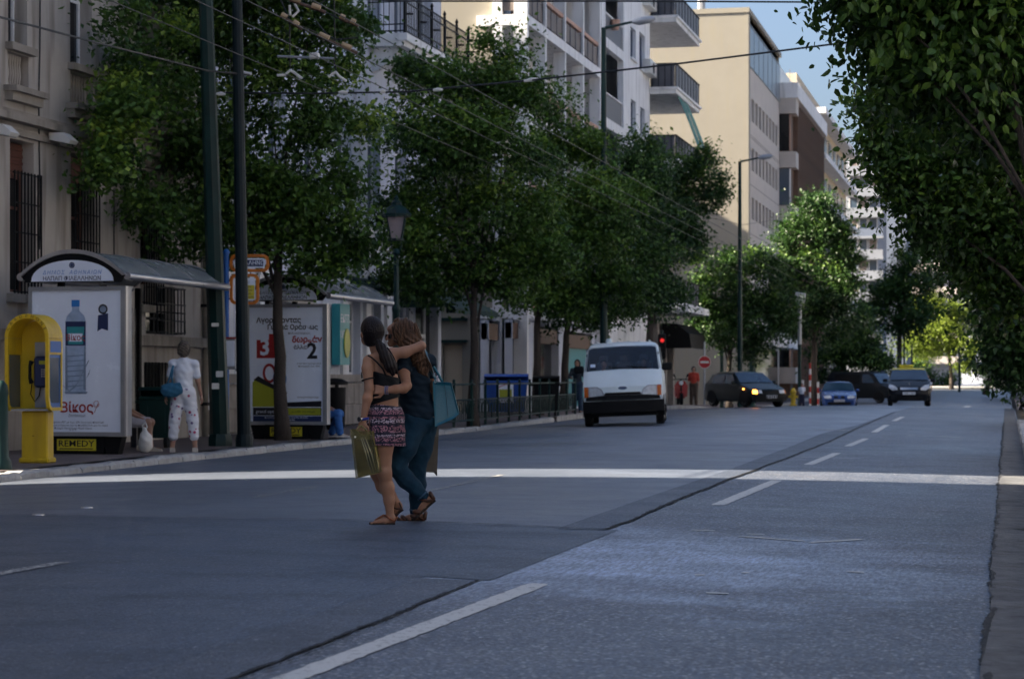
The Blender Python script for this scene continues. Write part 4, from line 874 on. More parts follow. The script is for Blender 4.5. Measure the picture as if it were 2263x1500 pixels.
# --- trees over the near pavement
NG = 'trees on the near pavement'
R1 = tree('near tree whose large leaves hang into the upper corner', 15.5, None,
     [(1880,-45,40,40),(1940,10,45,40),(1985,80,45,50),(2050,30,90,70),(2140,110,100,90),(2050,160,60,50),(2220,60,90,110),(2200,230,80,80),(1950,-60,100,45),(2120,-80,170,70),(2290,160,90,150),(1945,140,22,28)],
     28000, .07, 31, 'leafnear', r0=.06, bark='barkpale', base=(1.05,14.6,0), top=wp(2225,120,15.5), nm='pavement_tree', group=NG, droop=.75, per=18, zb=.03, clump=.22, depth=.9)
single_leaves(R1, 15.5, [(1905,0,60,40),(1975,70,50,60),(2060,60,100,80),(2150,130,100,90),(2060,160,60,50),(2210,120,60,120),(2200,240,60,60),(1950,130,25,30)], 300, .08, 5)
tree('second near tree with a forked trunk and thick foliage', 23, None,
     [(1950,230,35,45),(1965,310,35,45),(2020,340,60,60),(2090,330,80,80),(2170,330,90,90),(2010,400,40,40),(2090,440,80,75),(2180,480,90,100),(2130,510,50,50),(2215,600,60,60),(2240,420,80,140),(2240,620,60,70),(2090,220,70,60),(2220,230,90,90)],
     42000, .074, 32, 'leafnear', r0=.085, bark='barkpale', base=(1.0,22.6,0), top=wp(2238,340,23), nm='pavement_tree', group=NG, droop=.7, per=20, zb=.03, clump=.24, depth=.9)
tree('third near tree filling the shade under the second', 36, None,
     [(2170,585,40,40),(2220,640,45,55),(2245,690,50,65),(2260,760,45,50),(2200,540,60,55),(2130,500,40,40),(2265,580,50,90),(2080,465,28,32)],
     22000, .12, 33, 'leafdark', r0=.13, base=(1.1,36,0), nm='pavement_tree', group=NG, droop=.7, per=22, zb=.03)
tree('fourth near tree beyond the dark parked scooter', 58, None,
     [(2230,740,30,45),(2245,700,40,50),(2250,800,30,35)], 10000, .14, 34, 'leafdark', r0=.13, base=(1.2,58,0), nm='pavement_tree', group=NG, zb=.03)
# ================================================================ street furniture
# ---- yellow card-phone booth
bp = gp(92, 1021, 0.0); ph = thing('phone_booth', 'yellow arched card phone booth at the kerb in front of the water advert', 'phone booth', (bp.x, bp.y, 0), radians(3))
def arch(w, z0, rise, n=16): return [(w/2*cos(pi*k/n), z0 + rise*sin(pi*k/n)) for k in range(n+1)]
W_, Z0_, RI = .60, 1.67, .30
def arc_band(wo, wi, z0, ro, ri, ya, yb, n=18):
    m = MB(); A = arch(wo, z0, ro, n); B = arch(wi, z0, ri, n)
    for i in range(n):
        q = [(*A[i], ), (*A[i+1], ), (*B[i+1], ), (*B[i], )]
        v = [(p[0], ya, p[1]) for p in q] + [(p[0], yb, p[1]) for p in q]
        m.add(v, [(0,3,2,1),(4,5,6,7),(0,1,5,4),(2,3,7,6)] + ([(0,4,7,3)] if i == 0 else []) + ([(1,2,6,5)] if i == n-1 else []))
    return m
hd_ = ob('hood', arc_band(.62,.52,Z0_,.32,.26,-.52,-.02), MT['yellow'], ph, .7)
t = MB()
for k, ch in enumerate('CARDPHONE'):
    a = pi*(.86 - .72*k/8); put_text(t, ch, .062, (.285*cos(a), -.5245, Z0_+.288*sin(a)), (sin(a),0,-cos(a)), (cos(a),0,sin(a)))
ob('lettering', t, MT['blackprint'], hd_)
bk = MB().prism([(.26*1,.72)] + arch(.52, Z0_, .25) + [(-.26,.72)], (0,.03,0), (0,-.06,0)); ob('back_panel', bk, MT['yellow'], ph)
ob('grey_panel', MB().box((-.06,-.085,.74),(.255,-.061,1.62)), MT['alu_dull'], ph)
for s in (-1, 1):
    fr_o = [(-.52,Z0_-.005),(-.02,Z0_-.005),(-.02,.70),(-.40,.70),(-.47,.74),(-.52,.86)]; fr_i = [(-.475,Z0_-.22),(-.065,Z0_-.22),(-.065,.745),(-.385,.745),(-.44,.775),(-.475,.88)]
    sp = ob('side_frame', MB().ring(fr_o, fr_i, (.045*s,0,0), (.262*s,0,0), (0,1,0), (0,0,1)), MT['yellow'], ph)
    ob('side_window', MB().prism([(y, z) for y, z in fr_i], (.012*s,0,0), (.276*s,0,0), (0,1,0), (0,0,1)), MT['skyglass'], sp)
    bi = [(y*.86-.037, .80+(z-.74)*.86) for y, z in fr_i]; ob('blue_border', MB().ring(fr_i, bi, (.016*s,0,0), (.277*s,0,0), (0,1,0), (0,0,1)), MT['blue'], sp)
    ob('blue_plate', MB().box((min(.3075*s,.311*s),-.46,Z0_-.19),(max(.3075*s,.311*s),-.08,Z0_-.04)), MT['blue'], sp)
tel = ob('telephone', MB().cbox((.11,-.15,1.22),(.29,.12,.42), bev=.03), MT['navy'], ph)
ob('display', MB().box((.05,-.214,1.32),(.2,-.2095,1.37)), MT['lime'], tel)
key = finish(MB().cbox((0,0,0),(.022,.01,.02), bev=.003).mesh('key'), MT['alu'], None)
for i in range(3):
    for j in range(4): inst('key', key, (.09+.033*i, -.213, 1.16+.03*j), tel)
ob('handset', MB().tube([(-.06,-.2,1.36),(-.075,-.225,1.3),(-.075,-.225,1.14),(-.06,-.2,1.07)], [.035,.022,.022,.035], 8), MT['black'], tel, .8)
ob('cord', MB().tube([(-.06,-.19,1.06),(-.09,-.16,.92),(-.04,-.14,.82),(.02,-.13,.9),(.03,-.11,1.02)], .008, 6), MT['black'], tel, .8)
ob('shelf', MB().box((-.26,-.42,.70),(.26,-.062,.725)), MT['alu_dull'], ph)
ped = ob('pedestal', MB().cbox((.0,-.14,.36),(.37,.24,.68), bev=.02), MT['yellow'], ph); ob('base_plate', MB().cbox((0,-.14,.035),(.42,.29,.07), bev=.015), MT['yellow'], ph)
ob('lock_plate', MB().prism(rr(.11,.17,.03), (0,-.006,0), (-.01,-.2615,.40)), MT['yellow'], ped); ob('lock', MB().lathe([(.014,0),(.014,.006),(0,.006)], 8, (-.01,-.27,.36)), MT['black'], ped)

# ---- bus shelters with advert panels
def shelter(D, pxc, label, kind):
    c = wp(pxc, 833, D); x0, x1 = c.x-.77, c.x+.77; y0 = c.y; L_ = 4.2; Z = 0
    s = thing('bus_shelter', label, 'bus shelter', (c.x, y0, 0), 0, 'bus shelters'); m = MB()
    zp0, zp1 = .27, 2.5
    fr = MB().ring([(x0,zp0),(x1,zp0),(x1,zp1),(x0,zp1)], [(x0+.05,zp0+.06),(x1-.06,zp0+.06),(x1-.06,zp1-.06),(x0+.05,zp1-.06)], (0,.06,0), (0,y0-.03,0)); pf = ob('advert_frame', fr, MT['alu_dull'], s, W=True)
    ob('edge_strip', MB().box((x1-.001,y0-.03,zp0),(x1+.025,y0+.05,zp1)), MT['alu'], pf, W=True)
    ob('advert_case', MB().box((x0,y0+.032,zp0),(x1-.002,y0+.26,zp1)), MT['alu_dull'], s, W=True)
    pa = ob('poster', MB().box((x0+.03,y0+.0,zp0+.04),(x1-.04,y0+.028,zp1-.04)), MT['paper'], s, W=True)
    ob('base_box', MB().box((c.x-.42,y0+.02,0),(c.x+.42,y0+.2,zp0-.003)), MT['black'], s, W=True)
    for sx in (-.55, .55): ob('foot', MB().prism([(-.09,0),(.09,0),(.16,.26),(-.16,.26)], (0,.18,0), (c.x+sx,y0+.03,0)), MT['black'], s, W=True)
    rs = ob('base_sign', MB().box((c.x-.32,y0+.0,.055),(c.x+.30,y0+.019,.225)), MT['yellowsign'], s, W=True)
    t = MB(); put_text(t, 'REMEDY', .135, (c.x-.01,y0-.003,.155), (1,0,0), (0,0,1), bold=.0015, sx=1.15); ob('lettering', t, MT['blackprint'], rs, W=True); ob('underline', MB().box((c.x-.28,y0-.003,.073),(c.x+.26,y0-.001,.089)), MT['blackprint'], rs, W=True)
    # barrel roof
    xl, xr = x0-.12, x1+.05; cx = (xl+xr)/2; hw = (xr-xl)/2; ze, zt = 2.66, 3.04; n = 16
    def prof(f, d=0): a = -1+2*f; return (cx + (hw+d)*a, ze + (zt-ze+d)*(1-abs(a)**2.1))
    P = [[(prof(k/n)[0], y, prof(k/n)[1]) for k in range(n+1)] for y in frange(y0-.1, y0+L_, .6)]
    Q = [[(prof(k/n,-.02)[0], y, prof(k/n,-.02)[1]) for k in range(n+1)] for y in frange(y0-.1, y0+L_, .6)]
    rf = ob('roof', MB().grid(P, False).grid(Q, True), MT['greyroof'], s, 4, W=True)
    for y in (y0-.12, y0+1.35, y0+2.75, y0+L_-.04):
        b = MB(); rows = [[(prof(k/n,.012)[0], y, prof(k/n,.012)[1]), (prof(k/n,.012)[0], y+.06, prof(k/n,.012)[1]), (prof(k/n,-.05)[0], y+.06, prof(k/n,-.05)[1]), (prof(k/n,-.05)[0], y, prof(k/n,-.05)[1]), (prof(k/n,.012)[0], y, prof(k/n,.012)[1])] for k in range(n+1)]
        ob('roof_rib', b.grid(rows, True), MT['alu'], rf, W=True)
    for xe in (xl, xr): ob('gutter', MB().tube([(xe,y0-.05,ze-.01),(xe,y0+L_,ze-.01)], .06, 10), MT['alu'], s, .8, W=True)
    fa = MB(); rows = [[(prof(k/n,-.015)[0], y0-.09, prof(k/n,-.015)[1]), (cx+(hw-.14)*(-1+2*k/n), y0-.09, min(ze-.06+(zt-ze-.02)*(1-abs(-1+2*k/n)**2.2), prof(k/n,-.02)[1]))] for k in range(n+1)]
    fa.prism([prof(k/n,-.02) for k in range(n+1)] + [(xr-.1,ze-.1),(xl+.1,ze-.1)], (0,.05,0), (0,y0-.075,0)); fc = ob('fascia', fa, MT['black'], s, W=True)
    sign = [(cx+(hw-.2)*cos(pi*k/18), ze-.085 + .315*sin(pi*k/18)**.9) for k in range(19)]
    sg = ob('name_board', MB().prism(sign, (0,.02,0), (0,y0-.098,0)), MT['paper'], fc, W=True)
    t = MB(); put_text(t, 'ΔΗΜΟΣ  ΑΘΗΝΑΙΩΝ', .082, (cx,y0-.1015,ze+.045), (1,0,0), (0,0,1), shear=.2, space=1.25); t.lathe([(.052,0),(.052,.002)], 14, (0,0,0)) if False else None
    ob('lettering', t, MT['bluep'] if kind == 1 else MT['navy'], sg, W=True)
    t = MB(); put_text(t, 'ΗΛΠΑΠ ΦΙΛΕΛΛΗΝΩΝ', .088, (cx,y0-.1015,ze-.045), (1,0,0), (0,0,1), bold=.001); ob('lettering', t, MT['navy'], sg, W=True); ob('emblem', MB().prism([(.045*cos(a),.045*sin(a)) for a in frange(0,2*pi-.3,.3)], (0,.003,0), (cx,y0-.1025,ze+.155)), MT['navy'], sg, W=True); ob('emblem_ring', MB().ring([(.03*cos(a),.03*sin(a)) for a in frange(0,2*pi-.3,.3)], [(.022*cos(a),.022*sin(a)) for a in frange(0,2*pi-.3,.3)], (0,.002,0), (cx,y0-.1045,ze+.155)), MT['shadeprint'], sg, W=True)
    post = MB().box((-.045,-.045,0),(.045,.045,2.64)); pm = finish(post.mesh('post'), MT['black'], None)
    for q in ((xl+.18,y0+1.0),(xl+.18,y0+L_-.15),(xl+.18,y0+2.6)): inst('post', pm, (q[0],q[1],0), s, W=True)
    ob('back_glass', MB().box((xl+.16,y0+1.06,.5),(xl+.175,y0+L_-.22,2.3)), GLASS, s, W=True)
    ob('bench', MB().box((xl+.3,y0+.9,.43),(xl+.68,y0+3.6,.48)).box((xl+.4,y0+1.2,0),(xl+.5,y0+1.28,.43)).box((xl+.4,y0+3.2,0),(xl+.5,y0+3.28,.43)), MT['railgrey'], s, W=True)
    # the print on the poster
    def flat(poly, m, lay=1, nm='print'): return ob(nm, MB().add([(c.x+a, y0-.0012*lay-.001, b) for a, b in poly], [tuple(range(len(poly)))]), MT[m], pa, W=True)
    def lines(items, m, lay=2):
        for tx, sz, xx, zz, kw in items: ob('lettering', put_text(MB(), tx, sz, (c.x+xx, y0-.0012*lay-.001, zz), (1,0,0), (0,0,1), **kw), MT[m], pa, W=True)
    if kind == 1:
        bx = -.02
        body = [(-.165,.93),(-.165,1.15),(-.15,1.2),(-.165,1.28),(-.155,1.36),(-.165,1.45),(-.155,1.55),(-.165,1.62),(-.165,1.98),(-.14,2.06),(-.06,2.14),(-.055,2.2)]
        flat([(bx+a, b) for a, b in body] + [(bx-a, b) for a, b in body[::-1]], 'clear', 1, 'bottle_print')
        for sx in (-1, 1): flat([(bx+sx*.165,.95),(bx+sx*.125,.97),(bx+sx*.135,1.6),(bx+sx*.165,1.62)][::sx], 'shadeprint', 2)
        for k in range(7): flat([(bx-.14,1.0+k*.075),(bx+.13,1.02+k*.075),(bx+.13,1.032+k*.075),(bx-.14,1.016+k*.075)], 'shadeprint', 2)
        for pts in (((-.24,1.05),(-.10,.95),(.02,1.05),(.14,1.25),(.22,1.4),(.205,1.4),(.12,1.22),(0,1.0),(-.1,.93)),((-.16,.9),(.17,.9),(.2,.93),(-.18,.93)),((.22,1.2),(.24,1.28),(.17,1.12))): flat([(bx+a, b) for a, b in pts], 'shadeprint', 3)
        flat([(bx-.162,1.62),(bx+.162,1.62),(bx+.162,1.98),(bx-.162,1.98)], 'navy', 2); flat([(bx-.12,1.64),(bx+.12,1.64),(bx+.14,1.9),(bx-.14,1.9)], 'teal', 3); flat([(bx-.10,1.68),(bx+.10,1.68),(bx+.115,1.8),(bx-.115,1.8)], 'paper', 4)
        flat([(bx-.065,2.2),(bx+.065,2.2),(bx+.065,2.3),(bx-.065,2.3)], 'bluep', 2, 'cap_print')
        lines([('Βίκος', .12, bx, 1.735, dict(bold=.002)), ('Βίκος', .21, bx+.02, .69, dict(bold=.004)), ('κός', .1, -.31, 1.74, {})], 'red', 5)
        flat([(.33,1.83),(.40,1.87),(.50,1.84),(.50,2.1),(.34,2.07)], 'navy', 2, 'ribbon_print'); flat([(.42+.075*cos(a), 2.16+.075*sin(a)) for a in frange(0,2*pi-.3,.3)], 'blackprint', 3); flat([(.42+.05*cos(a), 2.16+.05*sin(a)) for a in frange(0,2*pi-.3,.3)], 'shadeprint', 4)
        t = MB().tube([(c.x+.31+.045*cos(a)*(1-.05*a), y0-.004, .75+.05*sin(a)*(1-.05*a)) for a in frange(-2.2,6.5,.4)] + [(c.x+.28, y0-.004, .62)], .004, 4); ob('flourish_print', t, MT['red'], pa, W=True)
        lines([('ζητήσουμε', .055, bx+.02, .575, dict(shear=.3)), ('Η πρώτη φιάλη PET με έως 30% λιγότερο πλαστικό', .042, -.06, .475, {}), ('και με λιγότερη ενέργεια για το περιβάλλον και το νερό', .042, -.06, .43, {}), ('Φυσικό Μεταλλικό Νερό Βίκος', .042, -.06, .385, {}), ('* * *', .06, -.06, .35, {})], 'navy', 5)
    else:
        lines([('Αγοράζοντας', .135, -.15, 2.2, dict(bold=.004)), ('Γυαλιά Οράσεως', .12, .12, 2.07, dict(bold=.004)), ('πολυεστιακούς', .06, .25, 1.96, {}), ('άλλα', .10, .27, 1.70, dict(bold=.003)), ('2', .40, .5, 1.62, dict(bold=.012)), ('στην ίδια τιμή και όλα', .045, .44, 1.40, {}), ('προσφορά έως 30/9', .045, .44, 1.35, {}), ('www.grandoptical.gr', .05, .42, .78, {})], 'blackprint', 2)
        lines([('δωρεάν', .155, .40, 1.84, dict(bold=.006))], 'red', 2)
        flat([(-.58,1.5),(-.22,1.5),(-.2,1.95),(-.34,1.95),(-.34,1.84),(-.58,1.84)], 'red', 1); lines([('3', .42, -.42, 1.69, dict(bold=.012))], 'paper', 3)
        for cx_, m_, sx in ((-.33,'red',0),(-.13,'bluep',.1)):
            rg_ = MB().ring([(.13*cos(a),.18*sin(a)) for a in frange(0,2*pi-.25,.3)], [(.085*cos(a),.13*sin(a)) for a in frange(0,2*pi-.25,.3)], (0,.002,0), (c.x+cx_,y0-.0045,1.22-sx), (1,0,.25), (-.15,0,1)); ob('spectacles_print', rg_, MT[m_], pa, W=True)
        flat([(-.66,.60),(-.1,.60),(-.02,.85),(-.55,1.16),(-.66,1.05)], 'lime', 2); flat([(-.64,1.1),(-.55,1.17),(.02,.86),(-.01,.82)], 'blackprint', 3)
        flat([(-.65,.44),(.68,.44),(.68,.585),(-.65,.585)], 'blackprint', 2); flat([(-.02,.45),(.67,.45),(.67,.575),(-.02,.575)], 'lime', 3); flat([(-.0,.60),(.68,.60),(.68,.71),(-.0,.68)], 'blackprint', 3); flat([(-.65,.33),(.68,.33),(.68,.43),(-.65,.43)], 'navy', 2)
        lines([('grand optical', .09, -.36, .51, {}), ('Καταστήματα οπτικών σε όλη την Ελλάδα', .042, 0, .40, {}), ('Τηλ. 210 3000 000', .042, 0, .355, {})], 'paper', 4); lines([('με κάθε νέα αγορά', .05, .33, .51, {})], 'blackprint', 5)
    return s, xl, xr, y0
GLASS = mat('clear_glass', (.9,.95,.95), .03, 0, trans=1.0, spec=.5); GLASS.node_tree.nodes['Principled BSDF'].inputs['Alpha'].default_value = .25
S1 = shelter(32.4, 170, 'arched bus shelter with a white water bottle advert beside the phone booth', 1)
S2 = shelter(40.2, 633, 'arched bus shelter with a spectacles advert half hidden behind a tree trunk', 2)

# ---- poles
def pole(name, label, base, top, r0, r1, n=8, m='irongreen', group=None, cat='pole', collar=True):
    b = Vector(base); tp = Vector(top)-b; t = thing(name, label, cat, b, 0, group)
    ob('shaft', MB().tube([(0,0,0), tp*.5, tp], [r0,(r0+r1)/2,r1], n), MT[m], t, .5)
    if collar: ob('base_collar', MB().lathe([(r0*1.3,0),(r0*1.3,.12),(r0*1.12,.2)], n), MT[m], t, .5)
    return t
b = gp(487, 985, 0.0); tp = wp(455, 0, 36.3); tp = b.lerp(tp, 1.25) if False else Vector(b) + (tp-b)*1.3
tp1 = pole('trolley_pole', 'thick green trolley wire pole with torn stickers beside the first bus shelter', b, tp, .165, .105, 8, group='trolley wire poles')
for z, dx in ((2.02,.0),(1.2,.05),(1.0,-.03)):
    q = (tp-Vector(b))*(z/(tp.z-b.z)); ob('sticker', MB().prism(rr(.12,.06 if z > 2 else .1,.01), (0,-.004,0), (q.x+.04+dx,-.165+q.y,z), (.98,.2,0), (0,0,1)), MT['porcelain'], tp1)
b2 = gp(540, 986, 0.0); tq = Vector(b2) + (wp(524, 0, 36.1)-b2)*1.3
pole('trolley_pole', 'thinner green trolley wire pole in front of the stop signs', b2, tq, .115, .078, 12, 'poledark', group='trolley wire poles')
b0_ = gp(4, 1037, 0.0); p0 = thing('bollard', 'dark green iron post at the very edge beside the phone booth', 'bollard', b0_)
ob('shaft', MB().lathe([(.13,0),(.12,.1),(.085,.16),(.075,.9),(.085,.95),(.07,1.05),(.03,1.1),(0,1.11)], 12), MT['irongreen'], p0, .7)
# ---- stop signs on a blue pole
D = 37.4; bs = wp(500, 833, D); k = D/F; st = thing('bus_stop_sign', 'blue stop pole with two orange framed signs behind the thin pole', 'sign', (bs.x, bs.y, 0), PSI)
ob('pole', MB().tube([(0,0,0),(0,0,HC+(833-560)*k)], .05, 10), MT['blue'], st, .8); ob('cap', MB().lathe([(.06,0),(.06,.03),(.03,.07),(0,.08)], 10, (0,0,HC+(833-560)*k)), MT['blue'], st, .8)
def board(px0, px1, py0, py1):
    w_, h_ = (px1-px0)*k, (py1-py0)*k; cx = ((px0+px1)/2-500)*k; cz = HC+(833-(py0+py1)/2)*k
    f = ob('sign_frame', MB().ring(rr(w_,h_,.11,5), rr(w_-.1,h_-.1,.07,5), (0,.05,0), (cx,-.03,cz)), MT['orange'], st, .6)
    return f, cx, cz, ob('plate', MB().prism(rr(w_-.14,h_-.14,.05,5), (0,.012,0), (cx,-.012,cz)), MT['paper'], f), w_, h_
f, cx, cz, pl, w_, h_ = board(508,595,562,601); ob('blue_field', MB().prism(rr(w_-.2,h_-.19,.015,2), (0,.003,0), (cx,-.0165,cz)), MT['navy'], pl)
t = MB(); put_text(t, 'ΦΙΛΕΛΛΗΝΩΝ', .095, (cx+.01,-.019,cz), (1,0,0), (0,0,1), bold=.001); ob('lettering', t, MT['paper'], pl)
f, cx, cz, pl, w_, h_ = board(508,573,605,673); 
for j, (q, cl) in enumerate(((.13,'paper'),(.06,'yellowsign'),(.0,'yellowsign'),(-.06,'yellowsign'),(-.12,'yellowsign'))):
    if cl != 'paper': ob('route_strip', MB().box((cx-.15,-.0165,cz+q-.05),(cx+.17,-.0125,cz+q+.008)), MT[cl], pl)
    t = MB(); put_text(t, ('ΤΡΟΛΕΪ','1  ΑΤΤΙΚΗ','2  ΚΥΨΕΛΗ','4  ΓΟΥΔΗ','11 ΠΑΓΚΡΑΤΙ')[j], .05, (cx,-.0195,cz+q-.02), (1,0,0), (0,0,1)); ob('lettering', t, MT['navy'], pl)
for z in (HC+(833-580)*k, HC+(833-620)*k, HC+(833-660)*k): ob('bracket', MB().box((-.02,-.02,z-.015),(.1,.01,z+.015)), MT['blue'], st)
tb = ob('timetable_box', MB().cbox((.08,-.08,HC+(833-781)*k),(.2,.05,.55), bev=.015), MT['alu_dull'], st); ob('sheet', MB().box((.0,-.1085,HC+(833-781)*k-.22),(.16,-.1055,HC+(833-781)*k+.22)), MT['paper'], tb); ob('box_trim', MB().cbox((.08,-.085,HC+(833-747)*k),(.21,.06,.03)), MT['red'], tb)
# ---- lantern lamp
D = 49; lp = wp(876, 833, D); k = D/F; ll = thing('lantern_lamp', 'old style green iron lantern lamp above the couple', 'street lamp', (lp.x, lp.y, 0), PSI)
zl = HC+(833-530)*k
ob('post', MB().lathe([(.2,0),(.2,.25),(.13,.35),(.12,.9),(.085,1.0),(.075,2.6),(.1,2.65),(.1,2.72),(.065,2.8),(.055,zl-.35),(.09,zl-.3),(.05,zl-.2)], 12), MT['irongreen'], ll, .6)
for s in (-1, 1): ob('scroll', MB().tube([(s*.03,0,zl-.28),(s*.1,0,zl-.2),(s*.12,0,zl-.08),(s*.1,0,zl)], .014, 6), MT['irongreen'], ll)
zt_ = zl+.52; fr = MB()
for i in range(4):
    a = pi/4+i*pi/2; fr.tube([(.16*cos(a),.16*sin(a),zl),(.29*cos(a),.29*sin(a),zt_)], .016, 5)
for r_, z in ((.165,zl),(.295,zt_)): fr.lathe([(r_+.02,-.02),(r_+.02,.02),(r_-.03,.02),(r_-.03,-.02)], 4, (0,0,z))
def rot45(mb):
    mb.v = [(x*cos(pi/4)-y*sin(pi/4), x*sin(pi/4)+y*cos(pi/4), z) for x, y, z in mb.v]; return mb
lt = ob('lantern_frame', fr if False else rot45(fr) if False else fr, MT['irongreen'], ll)
gl = MB().lathe([(.14,zl+.02),(.265,zt_-.02)], 4); LG = mat('lantern_glass', (.30,.25,.26), .2, .1, 4, spec=.6); ob('lantern_glass', rot45(gl), LG, ll)
hdm = MB().lathe([(.33,zt_),(.34,zt_+.06),(.22,zt_+.2),(.12,zt_+.26),(.12,zt_+.32),(.05,zt_+.38),(.06,zt_+.42),(0,zt_+.5)], 8); ob('lantern_hood', hdm, MT['irongreen'], ll, .5)
# ---- tall cobra-head lamps
for px, py, D, apx, apy, lb in ((1334,62,66,1448,42,'tall green street lamp with a slanted arm before the balcony block'), (1635,357,100,1708,345,'tall thin street lamp in front of the cream block')):
    p = wp(px, py, D); a = wp(apx, apy, D); k = D/F; t = thing('street_lamp', lb, 'street lamp', (p.x, p.y, zwalk(p.y)), 0, 'tall street lamps'); zz = p.z-zwalk(p.y); d = a-p
    ob('post', MB().tube([(0,0,0),(0,0,zz*.5),(0,0,zz)], [.13,.1,.075], 10), MT['irongreen'], t, .7)
    ob('arm', MB().tube([(0,0,zz-.25),(d.x*.04,d.y*.04,zz),(d.x*.6,d.y*.6,zz+d.z*.7)], [.06,.05,.035], 8), MT['irongreen'], t, .7)
    u = Vector((d.x,d.y,0)).normalized(); hm = MB(); q0 = Vector((d.x*.55,d.y*.55,zz+d.z*.62)); q1 = Vector((d.x,d.y,zz+d.z))
    hm.tube([q0, q0.lerp(q1,.3), q0.lerp(q1,.8), q1], [.05,.13,.11,.04], 8); ob('lamp_head', hm, MT['galv'], t, .8)
# ---- white-topped pole
D = 106; p = wp(1767, 658, D); t = thing('signal_pole', 'green pole with a square white box on top past the hatchback', 'pole', (p.x, p.y, zwalk(p.y)))
ob('shaft', MB().tube([(0,0,0),(0,0,p.z-zwalk(p.y))], .09, 10), MT['irongreen'], t, .8); ob('white_sleeve', MB().tube([(0,0,3.2),(0,0,p.z-zwalk(p.y)-.05)], .1, 10), MT['galv'], t, .8); ob('box', MB().cbox((.03,-.03,p.z-zwalk(p.y)),(.5,.3,.48), Matrix.Rotation(.15,3,'Y'), .03), MT['porcelain'], t)
for px, y0_, D, m in ((1340,560,78,'irongreen'),(1595,640,112,'irongreen'),(1662,745,118,'irongreen'),(1868,760,140,'irongreen'),(1853,770,145,'irongreen'),(1984,740,190,'irongreen'),(1998,748,200,'irongreen'),(2015,760,205,'irongreen'),(2120,770,185,'irongreen')):
    p = wp(px, y0_, D); names = {1340:'green pole rising from behind the white van',1595:'slim green pole behind the hatchback roof',1662:'short thick green pole behind the hatchback bonnet',1868:'green pole just behind the blue sedan',1853:'second green pole close behind the blue sedan',1984:'far green pole nearest the pine-like tree',1998:'far green pole between two others before the sunlit tree',2015:'far green pole nearest the sunlit tree',2120:'green pole in front of the sunlit tree trunk'}
    pole('green_pole', names[px], (p.x,p.y,zwalk(p.y)), (p.x,p.y,p.z), .1 if px != 1662 else .16, .08 if px != 1662 else .16, 10, m, 'green poles down the street', collar=True)
# ---- traffic light, no-entry sign
D = 82; p = wp(1463, 765, D); t = thing('traffic_light', 'traffic light showing red at the side street corner behind the van', 'traffic light', (p.x, p.y, zwalk(p.y)), PSI); zc_ = p.z-zwalk(p.y)
ob('post', MB().tube([(0,.12,0),(0,.12,zc_+.6)], .06, 10), MT['irongreen'], t, .8); ob('housing', MB().cbox((0,0,zc_),(.3,.2,.95), bev=.04), MT['black'], t)
for i, (dz, c_) in enumerate(((.22,(1,.03,.03)),(-.05,None),(-.32,None))):
    lm = MT['black'] if c_ is None else mat('red_signal', (.5,.01,.01), .3, 0, emit=(c_, .14)); ob('lens', MB().lathe([(0,0),(.1,0)], 14) if False else MB().prism([(.075*cos(a),.075*sin(a)) for a in frange(0,2*pi-.3,.35)], (0,.03,0), (0,-.115,zc_+dz)), lm, t)
    ob('visor', MB().tube([(-.12,-.12,zc_+dz),(-.08,-.12,zc_+dz+.1),(.08,-.12,zc_+dz+.1),(.12,-.12,zc_+dz)], .02, 5), MT['black'], t)
D = 90; p = wp(1557, 800, D); t = thing('no_entry_sign', 'round red no entry sign on a grey pole at the corner', 'sign', (p.x, p.y, zwalk(p.y)), PSI-.05); zc_ = p.z-zwalk(p.y)
ob('post', MB().tube([(0,.04,0),(0,.04,zc_+.85)], .04, 10), MT['galv'], t, .8); SR = mat('sign_red', (.42,.015,.02), .4, .05)
dk = ob('disc', MB().prism([(.26*cos(a),.26*sin(a)) for a in frange(0,2*pi-.2,.22)], (0,.02,0), (0,-.02,zc_)), SR, t); ob('white_bar', MB().prism(rr(.36,.09,.02), (0,.004,0), (0,-.0245,zc_)), MT['porcelain'], dk)
ob('white_rim', MB().ring([(.262*cos(a),.262*sin(a)) for a in frange(0,2*pi-.2,.22)], [(.245*cos(a),.245*sin(a)) for a in frange(0,2*pi-.2,.22)], (0,.003,0), (0,-.0235,zc_)), MT['porcelain'], dk)
# ---- bins
def container(px, D, w_, h_, label, m, name='recycling_bin', rz=0):
    p = wp(px, 833, D); t = thing(name, label, 'bin', (p.x, p.y, 0), PSI+rz); a, b = w_/2, .5*w_*.62
    body = MB(); z0, z1 = .16, h_*.84; body.add([(-a*.86,-b*.8,z0),(a*.86,-b*.8,z0),(a*.86,b*.8,z0),(-a*.86,b*.8,z0),(-a,-b,z1),(a,-b,z1),(a,b,z1),(-a,b,z1)], [(0,3,2,1),(4,5,6,7),(0,1,5,4),(1,2,6,5),(2,3,7,6),(3,0,4,7)]); ob('body', body, MT[m], t)
    ob('rim', MB().cbox((0,0,z1),(w_*1.08,b*2.16,.08), bev=.03), MT[m], t)
    rows = [[(x*w_*.53, -b*1.04 + 2.08*b*f, z1+.04+(h_-z1)*(sin(pi*min(f*1.1+.15,1))**.6)) for x in (-1,-.95,.95,1)] for f in (0,.15,.35,.6,.85,1)]; ob('lid', MB().grid(rows), MT[m], t, .7)
    for sx in (-1,1):
        ob('trunnion', MB().tube([(sx*a,0,z1-.05),(sx*(a+.08),0,z1-.05)], .035, 8), MT[m], t)
        for sy in (-1,1): w = ob('wheel', MB().tube([(sx*a*.7-.03,sy*b*.6,.09),(sx*a*.7+.03,sy*b*.6,.09)], .09, 12), MT['rubber'], t, .7)
    for k in (-.28, .28): ob('rib', MB().box((k*w_-.03,-b*1.0,z0+.1),(k*w_+.03,-b*.9,z1-.1)), MT[m], t)
    return t, z1, b
